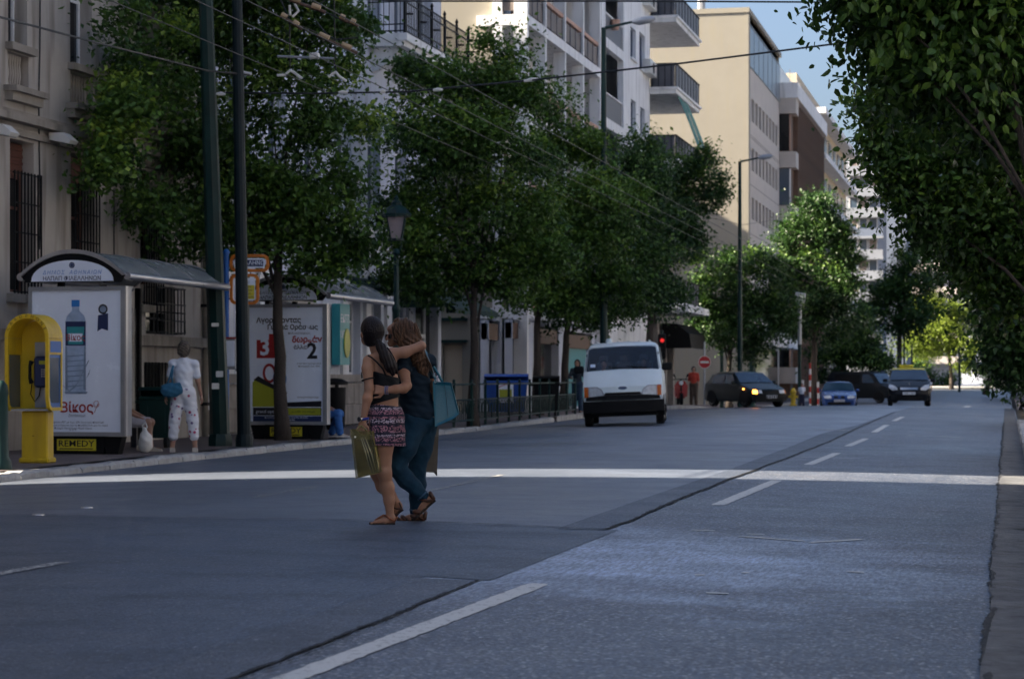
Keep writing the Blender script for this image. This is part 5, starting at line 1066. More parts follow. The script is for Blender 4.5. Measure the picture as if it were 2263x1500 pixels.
t, z1, b = container(1119, 62, 1.2, 1.2, 'blue plastic recycling bin with a domed lid behind the railing', 'bluebin')
lb = ob('label_plate', MB().box((-.24,-b*.995,.42),(.2,-b*.985+.004,.96)), MT['paper'], t); ob('label_green', MB().box((-.2,-b*1.0,.55),(.16,-b*.9951,.8)), MT['lime'], lb); ob('label_swoosh', MB().tube([(-.22,-b*1.0,.86),(-.05,-b*1.0,.93),(.14,-b*1.0,.97)], .012, 5), MT['red'], lb)
container(1207, 64, .75, 1.15, 'dark wheeled bin beside the blue recycling bin', 'black', 'wheeled_bin')
container(345, 35.3, .5, .95, 'dark green litter bin at the end of the first shelter bench', 'irongreen', 'wheeled_bin')
p = wp(741, 833, 42.3); t = thing('litter_bin', 'round black litter bin behind the person in jeans', 'bin', (p.x, p.y, 0)); ob('drum', MB().lathe([(.16,.12),(.19,.2),(.21,.95),(.17,.95)], 14), MT['black'], t, .7); ob('hood', MB().lathe([(.25,1.0),(.25,1.05),(.12,1.12),(0,1.13)], 14), MT['black'], t, .6); ob('post', MB().tube([(0,.1,0),(0,.1,1.02)], .04, 8), MT['black'], t)
# ---- railing along the kerb: each bay a separate railing panel
def xfen(y): return xkerb(y)-.14
Y_a, Y_b = 46.2, 66.5; nb = 12; fence = thing('kerb_railing', 'low green iron railing with looped bars along the kerb', 'railing', (xfen(Y_a), Y_a, 0))
pst = finish(MB().lathe([(.035,0),(.035,.98),(.05,1.0),(.03,1.04),(.045,1.07),(0,1.11)], 8).mesh('post'), MT['irongreen'], .7); bar = finish(MB().box((-.009,-.009,0),(.009,.009,.5)).mesh('bar'), MT['irongreen'], None)
for i in range(nb+1):
    y = Y_a+(Y_b-Y_a)*i/nb; inst('post', pst, (xfen(y), y, 0), fence, W=True)
    if i == nb: break
    y2 = Y_a+(Y_b-Y_a)*(i+1)/nb
    for z in (.98,.62,.14): ob('rail', MB().tube([(xfen(y),y,z),(xfen(y2),y2,z)], .02, 6), MT['irongreen'], fence, .8, W=True)
    for j in range(1, 9): yy = y+(y2-y)*j/9; inst('bar', bar, (xfen(yy), yy, .13), fence, W=True)
    for j in range(4):
        yc = y+(y2-y)*(j+.5)/4; ob('loop', MB().tube([(xfen(yc),yc+.16*cos(a),.3+.26*sin(a)) for a in frange(0,pi,.35)], .011, 5), MT['irongreen'], fence, .8, W=True)
# ---- small things by the far kerb
p = wp(1753, 880, 96); t = thing('hydrant', 'small yellow hydrant post past the hatchback nose', 'hydrant', (p.x, p.y, zwalk(p.y))); ob('barrel', MB().lathe([(.16,0),(.16,.1),(.11,.14),(.11,.6),(.14,.64),(.13,.7),(.06,.82),(0,.85)], 12), MT['yellow'], t, .6); ob('outlet', MB().tube([(-.2,0,.45),(.2,0,.45)], .06, 8), MT['yellow'], t)
RW = [mat('post_white', (.7,.68,.66), .6, .1), mat('post_red', (.45,.04,.03), .6, .1)]
for px, D, lb in ((1790,104,'taller red and white striped post by the pale tree trunk'),(1808,108,'shorter red and white striped post past the pale tree trunk'),(1774,103,'red and white striped post beside the green pole')):
    p = wp(px, 833, D); t = thing('striped_post', lb, 'post', (p.x, p.y, zwalk(p.y)), 0, 'striped posts')
    for j in range(8 if px == 1790 else 5): ob('band', MB().tube([(0,0,j*.28),(0,0,j*.28+.28)], .055, 8), RW[j % 2], t, .8)
# sunlit low wall round the far square
sq = thing('low_wall', 'pale low wall round the sunlit square at the end of the street', 'wall', (-8, 232, 0)); ob('stone_base', MB().box((-12,231,-.6),(3,232,.05)), MT['kerb'], sq, W=True); ob('coping', MB().box((-12.1,230.9,.055),(3.1,232.1,.2)), MT['porcelain'], sq, W=True)
hg = thing('far_hedge', 'dim hedge behind the low wall of the square', 'hedge', (-4, 242, 0)); c = link(bpy.data.objects.new('foliage', leaves_mesh('foliage', [((x,0,1.2),(2.5,1.2,1.3)) for x in (-8,-4,0,4,8)], 5000, .3, 77, 'leafdark')), hg); c['kind'] = 'stuff'
ob('stem', MB().tube([(-8,0,-.3),(-8,0,1)], .1, 6), MT['bark'], hg)
fb = thing('far_facade', 'distant pale building closing the end of the street', 'building', (0, 420, 0)); ob('wall', shell(MB(), -40, 30, 420, 440, -1, 9), MT['palewall'], fb, W=True)
for j in range(18): ob('window', MB().box((-38+j*3.8,419.9,3),(-36.2+j*3.8,419.98,6)), MT['darkglass'], fb, W=True)

# ---- overhead wires
def wire(label, pts, r=.012, name='overhead_wire', sag=0):
    P = [Vector(p) for p in pts]; out = []
    for a, b in zip(P, P[1:]):
        n = 8
        for i in range(n): f = i/n; q = a.lerp(b, f); q.z -= sag*4*f*(1-f); out.append(q)
    out.append(P[-1]); return tag(ob(name, MB().tube(out, r, 5), MT['wire']), label, 'wire', 'overhead wires')
wire('span wire crossing the street from the thick pole into the near tree', [wp(487,205,36.3),wp(700,207,36),wp(900,203,35.6),wp(1170,178,35),wp(1500,141,34.2),wp(1865,95,33.3),wp(2300,42,32.4)], .016)
wire('span wire sloping down from the upper corner to the thin pole', [wp(-200,-12,25),wp(0,38,27.5),wp(215,95,31),wp(460,157,35.6),wp(552,166,36.2)], .016)
wire('highest wire running level across the top of the picture', [wp(524,-14,36),wp(900,3,36),wp(1400,3,36),wp(1760,5,36),wp(2300,10,36)], .016)
LW = [(-11.5,6.1,'trolley wire nearest the far pavement'),(-10.4,6.1,'second trolley wire out from the far pavement'),(-9.75,6.1,'third trolley wire out from the far pavement'),(-8.9,6.1,'trolley wire farthest out over the street')]
for x, z, lb in LW: wire(lb, [(x,14,z),(x,34,z),(x-.1,60,z-.1),(x-.3,90,z-.1),(x-.4,130,z-.3)], .008, 'trolley_wire')
wire('thin wire rising from the thin pole to the crossing frame', [wp(540,0,36.5),wp(640,48,37),wp(700,72,37.5),wp(790,190,41)], .009)
wire('light cable hanging between the far lamps', [wp(1230,640,75),wp(1430,450,90),wp(1640,497,101),wp(1760,480,120)], .012)
# trolley wire crossing frame hung over the far lane
cf = thing('wire_crossing', 'insulated trolley wire crossing frame hanging in front of the big tree', 'wire fitting', wp(700,100,37)); D = 37; o_ = cf.location.copy()
def q_(px, py, d=D): return wp(px, py, d)-o_
ob('spreader_bar', MB().tube([q_(613,125),q_(738,130)], .022, 8), MT['alu_dull'], cf, .8); ob('junction_box', MB().cbox(q_(695,124,36.9),(.17,.1,.1), bev=.015), MT['porcelain'], cf)
for a, b in (((620,35),(668,65)),((640,0),(720,28)),((700,78),(790,118)),((750,40),(792,58))):
    bm_ = ob('insulator_beam', MB().tube([q_(*a),q_(*b)], .03, 6), MT['brownslat'], cf); A, B = q_(*a), q_(*b)
    for f in (.2,.75): ob('insulator', MB().tube([A.lerp(B,f-.12)+Vector((0,-.03,.04)),A.lerp(B,f+.12)+Vector((0,-.03,.04))], .045, 8), MT['tan'], bm_, .8)
for a, b in (((640,45),(641,150)),((738,0),(741,130)),((737,130),(745,165)),((620,0),(640,45)),((720,28),(790,60)),((697,45),(720,75)),((720,75),(740,88)),((740,88),(790,84)),((703,12),(720,0))): ob('hanger', MB().tube([q_(*a),q_(*b)], .012, 5), MT['wire'], cf)
for pts in (((612,167),(630,166),(640,157),(650,160),(664,174)),((645,158),(655,165),(668,174)),((726,171),(735,164),(742,160)),((741,158),(748,168),(766,180)),((652,10),(660,25),(646,38)),((640,12),(641,34))): ob('clamp', MB().tube([q_(*p) for p in pts], .022, 6), MT['porcelain'], cf, .8)
for i, (a, b, D, lb) in enumerate((((520,161),(556,164),36.2,'on the sloping span wire'),((478,208),(498,209),36.2,'next to the thick pole'),((748,205),(768,205),35.8,'left of the pointed tree on the span wire'),((840,204),(852,204),35.7,'over the lantern on the span wire'),((957,200),(978,199),35.4,'right of the lantern on the span wire'),((1158,180),(1190,175),35,'in front of the loggias on the span wire'))):
    tag(ob('wire_insulator', MB().tube([wp(*a,D),wp((a[0]+b[0])/2,(a[1]+b[1])/2-1,D),wp(*b,D)], [.02,.034,.02], 8), MT['porcelain'], None, .8), 'white wire insulator '+lb, 'insulator', 'wire insulators')
# ================================================================ vehicles (nose towards -y, length along +y)
def paintm(name, col, metal=.3, rough=.28): return mat(name, col, rough, .05, 1.5, metal=metal*.5, spec=.22 if max(col) < .05 else .4, coat=0 if max(col) < .05 else .25)
SEEGLASS = mat('van_windscreen', (.02,.05,.09), .05, .2, 1.5, spec=.8, alpha=.45)
CARGLASS = mat('car_glass', (.02,.05,.09), .06, .15, 1.2, spec=.8)
CHROME = mat('chrome', (.55,.56,.58), .15, .05, metal=1.0)
LAMPG = mat('headlamp', (.55,.58,.62), .12, .25, 14, spec=.8)
AMBER = mat('amber_lens', (.55,.12,.015), .25, .1)
PLATE = mat('plate_white', (.62,.64,.68), .4, .05)
def lerp(a, b, f): return a + (b-a)*f
class Car:
    def __init__(s, label, cat, loc, rz, st, w, zb, belt, tumble, paint, name, bow=.12, group=None, roll=0, pitch=0, hole=()):
        """st: list of (y, top z, width factor)"""
        s.t = thing(name, label, cat, loc, rz, group); s.t.rotation_euler = (pitch, roll, rz); s.st = st; s.w = w; s.zb = zb; s.belt = belt; s.tum = tumble; s.bow = bow; s.L = st[-1][0]; s.paint = paint
        rings = []
        for y, top, wf in st:
            hw = w/2*wf; b = min(belt, top-.05); wt = hw - max(top-belt, 0)*tumble; e = min(.13, max(top-b,.05)*.6)
            half = [(0,zb),(hw*.9,zb),(hw*.985,zb+.08),(hw,(zb+b)/2),(hw*.99,b-.01),(hw*.975 if top > belt+.1 else hw*.965,b+.02),(wt+.0,max(top-e,b+.03)),(wt-.07,max(top-e*.3,b+.035)),(wt-.19,max(top-.005,b+.04)),(0,max(top+.02,b+.045))]
            ring = [(x, s.yb(x, y), z) for x, z in half] + [(-x, s.yb(x, y), z) for x, z in half[-2:0:-1]]; rings.append(ring)
        m = MB(); n = len(rings[0])
        for r in rings: m.v += r
        for i in range(len(rings)-1):
            for k in range(n):
                j = (k+1) % n
                if not (i in hole and 7 <= k <= 10): m.f.append((i*n+k, i*n+j, (i+1)*n+j, (i+1)*n+k))
        m.f.append(tuple(range(n))); m.f.append(tuple(range((len(rings)-1)*n, len(rings)*n))[::-1]); m.f = [f[::-1] for f in m.f]
        s.body = ob('body', m, paint, s.t, .55)
    def yb(s, x, y): return y + s.bow*(2*x/s.w)**2*max(0, 1-y/1.1) - (.08*(2*x/s.w)**2 if y > s.L-.5 else 0)
    def top(s, y): return lerp_tab([(a, b) for a, b, _ in s.st], y)
    def ysurf(s, z):
        T = s.st
        for (a, b, _), (c, d, _) in zip(T, T[1:]):
            if b <= z <= d: return lerp(a, c, (z-b)/max(d-b, 1e-6))
        return 0.0 if z < T[0][1] else 1.0
    def front(s, name, poly, m, d=.012, par=None, thick=.02):
        xs_ = [q[0] for q in poly]; lo, hi = min(xs_)+1e-5, max(xs_)-1e-5; N_ = max(4, int((hi-lo)/.12)+1); n = len(poly); cols = []
        for x in sorted({lo, hi, *[q for q in xs_ if lo < q < hi], *[lerp(lo, hi, i/N_) for i in range(N_+1)]}):
            zz = []
            for (xa, za), (xb, zb_) in zip(poly, poly[1:]+poly[:1]):
                if (xa-x)*(xb-x) <= 0 and abs(xa-xb) > 1e-9: zz.append(lerp(za, zb_, (x-xa)/(xb-xa)))
            if len(zz) >= 2: z0, z1 = min(zz), max(zz); cols.append([(x, s.yb(x, s.ysurf(z))-d, z) for z in [lerp(z0, z1, j/4) for j in range(5)]])
        mb = MB().grid(cols, True); rim = [c[0] for c in cols] + cols[-1][1:] + [c[-1] for c in cols[-2::-1]] + cols[0][-2:0:-1]; k = len(rim)
        mb.add(rim + [(x, y+thick, z) for x, y, z in rim], [(i, k+i, k+(i+1)%k, (i+1)%k) for i in range(k)])
        return ob(name, mb, m, par or s.body)
    def mirror2(s, name, poly, m, **k):
        for sx in (1, -1): s.front(name, [(x*sx, z) for x, z in (poly if sx > 0 else poly[::-1])], m, **k)
    def glass_top(s, name, y0, y1, in0, in1, m=CARGLASS, d=.008, n=6):
        rows = []
        for i in range(n+1):
            f = i/n; y = lerp(y0, y1, f); t = s.top(y); wf = lerp_tab([(a, c) for a, _, c in s.st], y); hw = s.w/2*wf - max(t-s.belt, 0)*s.tum - lerp(in0, in1, f)
            row = []
            for q in (-1,-.6,0,.6,1): x = q*hw; row.append((x, s.yb(x, y)-d, t+.02*(1-abs(q)**2)+d))
            rows.append(row)
        return ob(name, MB().grid(rows), m, s.body, 4)
    def side_glass(s, poly, m=CARGLASS, d=.012, name='side_window'):
        for sx in (1, -1):
            P = []
            for y, z in poly:
                wf = lerp_tab([(a, c) for a, _, c in s.st], y); hw = s.w/2*wf; t = s.top(y); wt = hw-max(t-s.belt, 0)*s.tum; e = min(.13, max(t-s.belt,.05)*.6); f = min(max((z-s.belt-.02)/max(t-e-s.belt-.02,.05), 0), 1)
                P.append((sx*(lerp(hw*.975, wt, f)+d), y, z))
            ob(name, MB().add(P, [tuple(range(len(P)))[::sx]]), m, s.body)
    def wheel(s, y, r, track=None, wd=.2):
        for sx in (1, -1):
            x = sx*(s.w/2-.11); 
            a = ob('wheel_arch', MB().prism([((r+.07)*cos(q), (r+.07)*sin(q)) for q in frange(-.25, pi+.25, .2)], (.02*sx,0,0), (sx*(s.w/2-.012),y,r), (0,1,0), (0,0,1)), MT['black'], s.body)
            tm = MB().lathe([(r*.62,-wd/2),(r*.93,-wd/2),(r,-wd/2+.03),(r,wd/2-.03),(r*.93,wd/2),(r*.62,wd/2)], 20); tm.v = [(z, a_, b_) for a_, b_, z in tm.v]
            w_ = ob('wheel', tm, MT['rubber'], s.t, .6); w_.location = (x, y, r)
            rm = MB().lathe([(r*.6,-.02),(r*.63,wd/2+.004),(r*.5,wd/2-.02),(r*.15,wd/2-.005),(0,wd/2)], 14); rm.v = [(z*sx, a_, b_) for a_, b_, z in rm.v]; ob('rim', rm, MT['alu'], w_, .6)
    def mirrors(s, y, z, m, sz=.2):
        for sx in (1, -1): a = ob('door_mirror', MB().cbox((sx*(s.w/2+.1),y,z),(sz,.09,sz*.75), bev=.03), m, s.t); ob('mirror_stalk', MB().box((min(sx*(s.w/2-.04),sx*(s.w/2+.03)),y-.02,z-.05),(max(sx*(s.w/2-.04),sx*(s.w/2+.03)),y+.02,z-.02)), m, a)
    def plate(s, txt, z, w=.5, h=.115):
        p = s.front('number_plate', [(-w/2,z-h/2),(w/2,z-h/2),(w/2,z+h/2),(-w/2,z+h/2)], PLATE, d=.03); y = s.ysurf(z)-.034
        t = MB(); put_text(t, txt, h*.95, (0,y,z), (1,0,0), (0,0,1), bold=.001); ob('lettering', t, MT['blackprint'], p)
# ---- white van
p = gp(1379, 940); vp = wp(1379, 833, 52); VAN = paintm('van_white', (.74,.82,.84), 0, .35)
van = Car('white delivery van with black bumper driving towards the couple', 'van', (vp.x, vp.y, zroad(vp.x, vp.y)), radians(8.0),
    [(0,.60,.93),(.02,.66,.96),(.06,.93,.97),(.14,1.0,.975),(.52,1.31,.985),(.58,1.34,.99),(1.12,1.90,1.0),(1.3,1.97,1.0),(1.8,2.02,1.0),(4.3,2.02,1.0),(4.55,1.9,.98),(4.6,1.2,.96)], 1.95, .36, 1.22, .13, VAN, 'delivery_van', .1, roll=radians(-2.4), hole=(5,))
van.t.location.z += .02
van.glass_top('windscreen', .575, 1.13, .03, .06, SEEGLASS)
van.side_glass([(.95,1.30),(1.75,1.30),(1.75,1.83),(1.35,1.83)]); van.side_glass([(1.9,1.32),(3.0,1.32),(3.0,1.83),(1.9,1.83)])
van.front('bumper', [(-.96,.32),(.96,.32),(.97,.45),(.96,.60),(-.96,.60),(-.97,.45)], MT['black'], d=.05, thick=.12)
van.front('lower_grille', [(-.9,.615),(.9,.615),(.88,.70),(.55,.73),(-.55,.73),(-.88,.70)], MT['black'], d=.02)
van.front('grille_slot', [(-.45,.735),(.45,.735),(.42,.80),(-.42,.80)], MT['black'], d=.014)
van.mirror2('headlight', [(.50,.71),(.80,.71),(.80,.93),(.62,.93),(.52,.86),(.47,.76)], LAMPG, d=.016); van.mirror2('headlight_rim', [(.46,.69),(.82,.69),(.82,.95),(.61,.95),(.50,.88),(.44,.76)], MT['alu_dull'], d=.012)
van.mirror2('indicator', [(.825,.70),(.925,.70),(.925,.95),(.825,.95)], AMBER, d=.016)
eb = van.front('badge', [(.1*cos(a), .90+.033*sin(a)) for a in frange(0,2*pi-.3,.35)], MT['navy'], d=.014); van.front('badge_rim', [(.112*cos(a), .90+.042*sin(a)) for a in frange(0,2*pi-.3,.35)], CHROME, d=.011)
van.plate('YZT 5072', .47, .48, .13); van.wheel(.75, .32, wd=.2); van.wheel(3.75, .32, wd=.2); van.mirrors(.95, 1.38, MT['black'], .24)
for sx, a in ((-.1,-.75),(.35,-.15)): ob('wiper', MB().tube([(sx+.25,.57,1.37),(sx-.25,.62,1.425)], .012, 5), MT['black'], van.body)
ob('sticker', MB().prism(rr(.12,.10,.01), (0,-.003,0), (-.72,.66,1.462), (1,0,0), (0,.68,.73)), MT['paper'], van.body)
for k in range(6): ob('roof_rib', MB().cbox((-.65+.26*k,2.9,2.045),(.03,2.6,.02)), VAN, van.body)
ob('roof_vent', MB().lathe([(.08,0),(.08,.06),(.05,.1),(0,.1)], 10, (-.35,1.9,2.03)), VAN, van.body, .7)
ob('underbody', MB().box((-.8,.2,.22),(.8,4.3,.31)), MT['black'], van.body)
cab = MB(); cab.box((-.9,1.95,.5),(.9,2.0,1.9)).box((-.88,.5,.98),(.88,1.05,1.1)).box((-.9,.6,.45),(.9,2.0,.5)); ob('cabin', cab, MT['black'], van.body)
for sx in (-1, 1): ob('cabin_side', MB().box((sx*.87-.01,1.0,.6),(sx*.87+.01,1.98,1.75)), MT['black'], van.body)
for sx in (-.5, 0, .5): st2 = ob('seat', MB().cbox((sx,1.75,1.2),(.4,.14,.7), bev=.05), MT['railgrey'], van.body); ob('headrest', MB().cbox((sx,1.72,1.62),(.22,.1,.18), bev=.04), MT['railgrey'], st2)
ob('steering_wheel', MB().tube([(.48+.18*cos(a),1.12+.05*sin(a),1.22+.17*sin(a)) for a in frange(0,2*pi,.4)], .014, 6), MT['rubber'], van.body)
# ---- dark green hatchback, turning with its indicator on
hp = wp(1655, 833, 86); HB = paintm('hatch_green', (.006,.013,.016), .2, .3)
hb_ = Car('dark green hatchback turning out with its orange indicator lit', 'car', (hp.x+1.0, hp.y-.9, zroad(-9.7,84)+.01), radians(38),
    [(0,.50,.80),(.03,.60,.88),(.10,.70,.93),(.35,.78,.97),(1.0,.92,1),(1.1,.95,1),(1.75,1.36,1),(2.1,1.41,1),(3.0,1.40,1),(3.5,1.30,1),(3.85,.95,.97),(3.95,.6,.92)], 1.68, .22, .88, .30, HB, 'hatchback', .22)
hb_.glass_top('windscreen', 1.12, 1.72, .05, .06); hb_.glass_top('rear_window', 3.52, 3.8, .08, .1)
hb_.side_glass([(1.35,.93),(2.25,.93),(2.25,1.30),(1.85,1.30)]); hb_.side_glass([(2.33,.93),(3.25,.93),(3.25,1.22),(2.9,1.30),(2.33,1.31)])
hb_.front('bumper', [(-.78,.28),(.78,.28),(.80,.40),(.76,.52),(-.76,.52),(-.80,.40)], MT['black'], d=.03, thick=.1); hb_.front('grille', [(-.38,.56),(.38,.56),(.38,.67),(-.38,.67)], MT['black'])
hb_.mirror2('headlight', [(.40,.55),(.70,.56),(.68,.68),(.40,.68)], LAMPG); hb_.front('indicator', [(-.76,.54),(-.60,.54),(-.60,.68),(-.74,.68)][::1], mat('indicator_lit', (.8,.25,.02), .3, 0, emit=((1,.33,.03), 3.0)), d=.03); hb_.front('indicator', [(.70,.55),(.78,.55),(.76,.68),(.68,.68)], AMBER)
ob('side_repeater', MB().cbox((-.855,.72,.72),(.03,.1,.06), bev=.01), mat('repeater_lit', (.8,.25,.05), .3, 0, emit=((1,.3,.05), 2.0)), hb_.body)
hb_.plate('IHB 4418', .42); hb_.wheel(.72, .30); hb_.wheel(3.2, .30); hb_.mirrors(1.35, .98, HB, .17)
# ---- blue saloon
bp_ = wp(1855, 833, 109); BL = paintm('saloon_blue', (.025,.07,.24), .4, .25)
bs_ = Car('bright blue saloon car waiting beyond the crest', 'car', (bp_.x, bp_.y, zroad(bp_.x, bp_.y)), radians(6),
    [(0,.50,.84),(.03,.62,.90),(.1,.72,.94),(.4,.80,.98),(1.4,.92,1),(1.5,.95,1),(2.2,1.38,1),(2.6,1.43,1),(3.2,1.40,1),(3.8,1.06,1),(4.3,1.02,.97),(4.45,.7,.93)], 1.76, .2, .88, .32, BL, 'saloon_car', .2)
bs_.glass_top('windscreen', 1.52, 2.17, .05, .06); bs_.side_glass([(1.8,.93),(2.9,.93),(2.9,1.32),(2.3,1.32)])
for sx in (-1, 1): bs_.front('kidney_grille', [(sx*.06,.60),(sx*.28,.60),(sx*.26,.72),(sx*.07,.73)][::sx], MT['black'], d=.02)
bs_.mirror2('headlight', [(.40,.58),(.74,.60),(.78,.70),(.55,.74),(.40,.70)], LAMPG, d=.016); bs_.front('air_intake', [(-.6,.28),(.6,.28),(.55,.40),(-.55,.40)], MT['black'], d=.02)
bs_.plate('ZKN 8096', .48, .52); bs_.wheel(.85, .31); bs_.wheel(3.5, .31); bs_.mirrors(1.75, 1.0, BL, .18); bs_.front('badge', [(.05*cos(a), .775+.03*sin(a)) for a in frange(0,2*pi-.3,.4)], CHROME, d=.02)
# ---- dark van behind, broadside
dp = wp(1930, 833, 134); DV = paintm('van_dark', (.004,.007,.010), .0, .5)
dv = Car('dark delivery van seen from the side behind the taxi', 'van', (dp.x+1.5, dp.y, zroad(dp.x, dp.y)), radians(62),
    [(0,.62,.93),(.05,.9,.96),(.25,1.05,.98),(.6,1.15,.99),(.7,1.2,1),(1.3,1.85,1),(1.6,1.95,1),(4.4,1.95,1),(4.6,1.8,.98),(4.7,.8,.96)], 1.9, .3, 1.15, .12, DV, 'cargo_van', .12)
dv.glass_top('windscreen', .72, 1.27, .06, .08); dv.side_glass([(1.1,1.25),(2.0,1.25),(2.0,1.78),(1.5,1.78)]); dv.side_glass([(2.2,1.2),(4.0,1.2),(4.0,1.78),(2.2,1.78)], MT['black']); dv.wheel(.8,.32); dv.wheel(3.8,.32)
dv.mirror2('headlight', [(.55,.68),(.85,.68),(.85,.92),(.58,.9)], LAMPG); dv.front('bumper', [(-.92,.34),(.92,.34),(.92,.6),(-.92,.6)], MT['black'], d=.04, thick=.1)
# ---- taxi
tp_ = wp(2009, 833, 92); TX = paintm('taxi_black', (.006,.008,.012), .2, .25)
tx = Car('black people carrier taxi with a roof sign facing us', 'car', (tp_.x, tp_.y, zroad(tp_.x, tp_.y)), radians(3),
    [(0,.52,.86),(.03,.66,.92),(.08,.80,.95),(.3,.90,.98),(.85,1.06,1),(.95,1.10,1),(1.75,1.55,1),(2.1,1.62,1),(3.4,1.60,1),(4.0,1.45,.99),(4.25,1.0,.96),(4.3,.7,.93)], 1.80, .24, 1.0, .24, TX, 'taxi', .22)
tx.glass_top('windscreen', .98, 1.72, .05, .07); tx.glass_top('roof_front_trim', 1.76, 2.3, .06, .06, MT['yellowsign'], .006); tx.side_glass([(1.4,1.06),(2.6,1.06),(2.6,1.48),(1.9,1.48)])
tx.front('grille', [(-.36,.70),(.36,.70),(.40,.83),(-.40,.83)], MT['black'], d=.016)
for z in (.735, .785): tx.front('grille_bar', [(-.37,z-.014),(.37,z-.014),(.38,z+.014),(-.38,z+.014)], CHROME, d=.03)
tx.mirror2('headlight', [(.48,.70),(.70,.68),(.86,.80),(.84,.94),(.66,.90),(.50,.80)], LAMPG, d=.014); tx.front('air_intake', [(-.6,.3),(.6,.3),(.55,.42),(-.55,.42)], MT['black'], d=.02)
tx.plate('TAA 2764', .56, .52); tx.wheel(.8,.32); tx.wheel(3.5,.32); tx.mirrors(1.35, 1.1, TX, .2); sg = ob('roof_sign', MB().cbox((-.1,2.3,1.72),(.6,.18,.14), bev=.03), MT['yellowsign'], tx.t)
t = MB(); put_text(t, 'TAXI', .12, (-.1,2.205,1.72), (1,0,0), (0,0,1)); ob('lettering', t, MT['blackprint'], sg); ob('star', MB().tube([(0,.32,.92),(0,.32,1.0)], .012, 6), CHROME, tx.body)
# ---- parked car at the near kerb
pk = Car('grey car parked at the near kerb beyond the trees', 'car', (1.35, 82, zroad(1.2,82)+.1), 0,
    [(0,.50,.84),(.03,.62,.90),(.1,.72,.94),(.4,.80,.98),(1.3,.92,1),(1.4,.95,1),(2.1,1.40,1),(2.6,1.45,1),(3.4,1.42,1),(4.0,1.06,.98),(4.2,.7,.93)], 1.72, .2, .88, .32, paintm('car_grey', (.20,.21,.23), .4), 'parked_car', .2)
pk.glass_top('windscreen', 1.42, 2.07, .05, .06); pk.side_glass([(1.7,.93),(3.3,.93),(3.3,1.3),(2.2,1.32)]); pk.wheel(.8,.3); pk.wheel(3.4,.3); pk.mirror2('headlight', [(.40,.58),(.74,.60),(.78,.70),(.45,.72)], LAMPG); pk.mirrors(1.7,1.0,MT['black'])
# ---- red scooter by the corner shop
D = 90; sp_ = wp(1506, 833, D); sc_ = thing('motor_scooter', 'red motor scooter parked by the corner shop', 'scooter', (sp_.x, sp_.y, zwalk(sp_.y)), radians(15)); SRd = paintm('scooter_red', (.38,.03,.03), 0)
for y in (0, 1.25): 
    tm = MB().lathe([(.12,-.05),(.24,-.05),(.26,0),(.24,.05),(.12,.05)], 16); tm.v = [(z, a+y, b+.26) for a, b, z in tm.v]; ob('wheel', tm, MT['rubber'], sc_, .6)
ob('leg_shield', MB().prism([(-.25,.35),(.25,.35),(.28,.8),(.15,1.0),(-.15,1.0),(-.28,.8)], (0,.06,0), (0,.15,0)), SRd, sc_); ob('headlight', MB().prism([(.09*cos(a),.09*sin(a)) for a in frange(0,2*pi-.3,.4)], (0,.05,0), (0,.08,.92)), LAMPG, sc_)
ob('floorboard', MB().cbox((0,.55,.32),(.36,.7,.08), bev=.02), SRd, sc_); ob('rear_body', MB().prism([(.75,.3),(1.5,.45),(1.55,.75),(.8,.72)], (.34,0,0), (-.17,0,0), (0,1,0), (0,0,1)), SRd, sc_); ob('seat', MB().cbox((0,1.1,.79),(.3,.75,.12), bev=.04), MT['black'], sc_)
ob('front_fender', MB().cbox((0,-.0,.54),(.13,.42,.08), bev=.03), SRd, sc_); ob('fork', MB().tube([(0,0,.28),(0,.14,.95),(0,.18,1.08)], .035, 6), MT['black'], sc_); ob('handlebar', MB().tube([(-.33,.24,1.06),(0,.17,1.08),(.33,.24,1.06)], .018, 6), MT['black'], sc_)
for s in (-1,1): ob('mirror', MB().tube([(s*.2,.2,1.08),(s*.3,.2,1.28)], [.008,.045], 6), MT['black'], sc_)
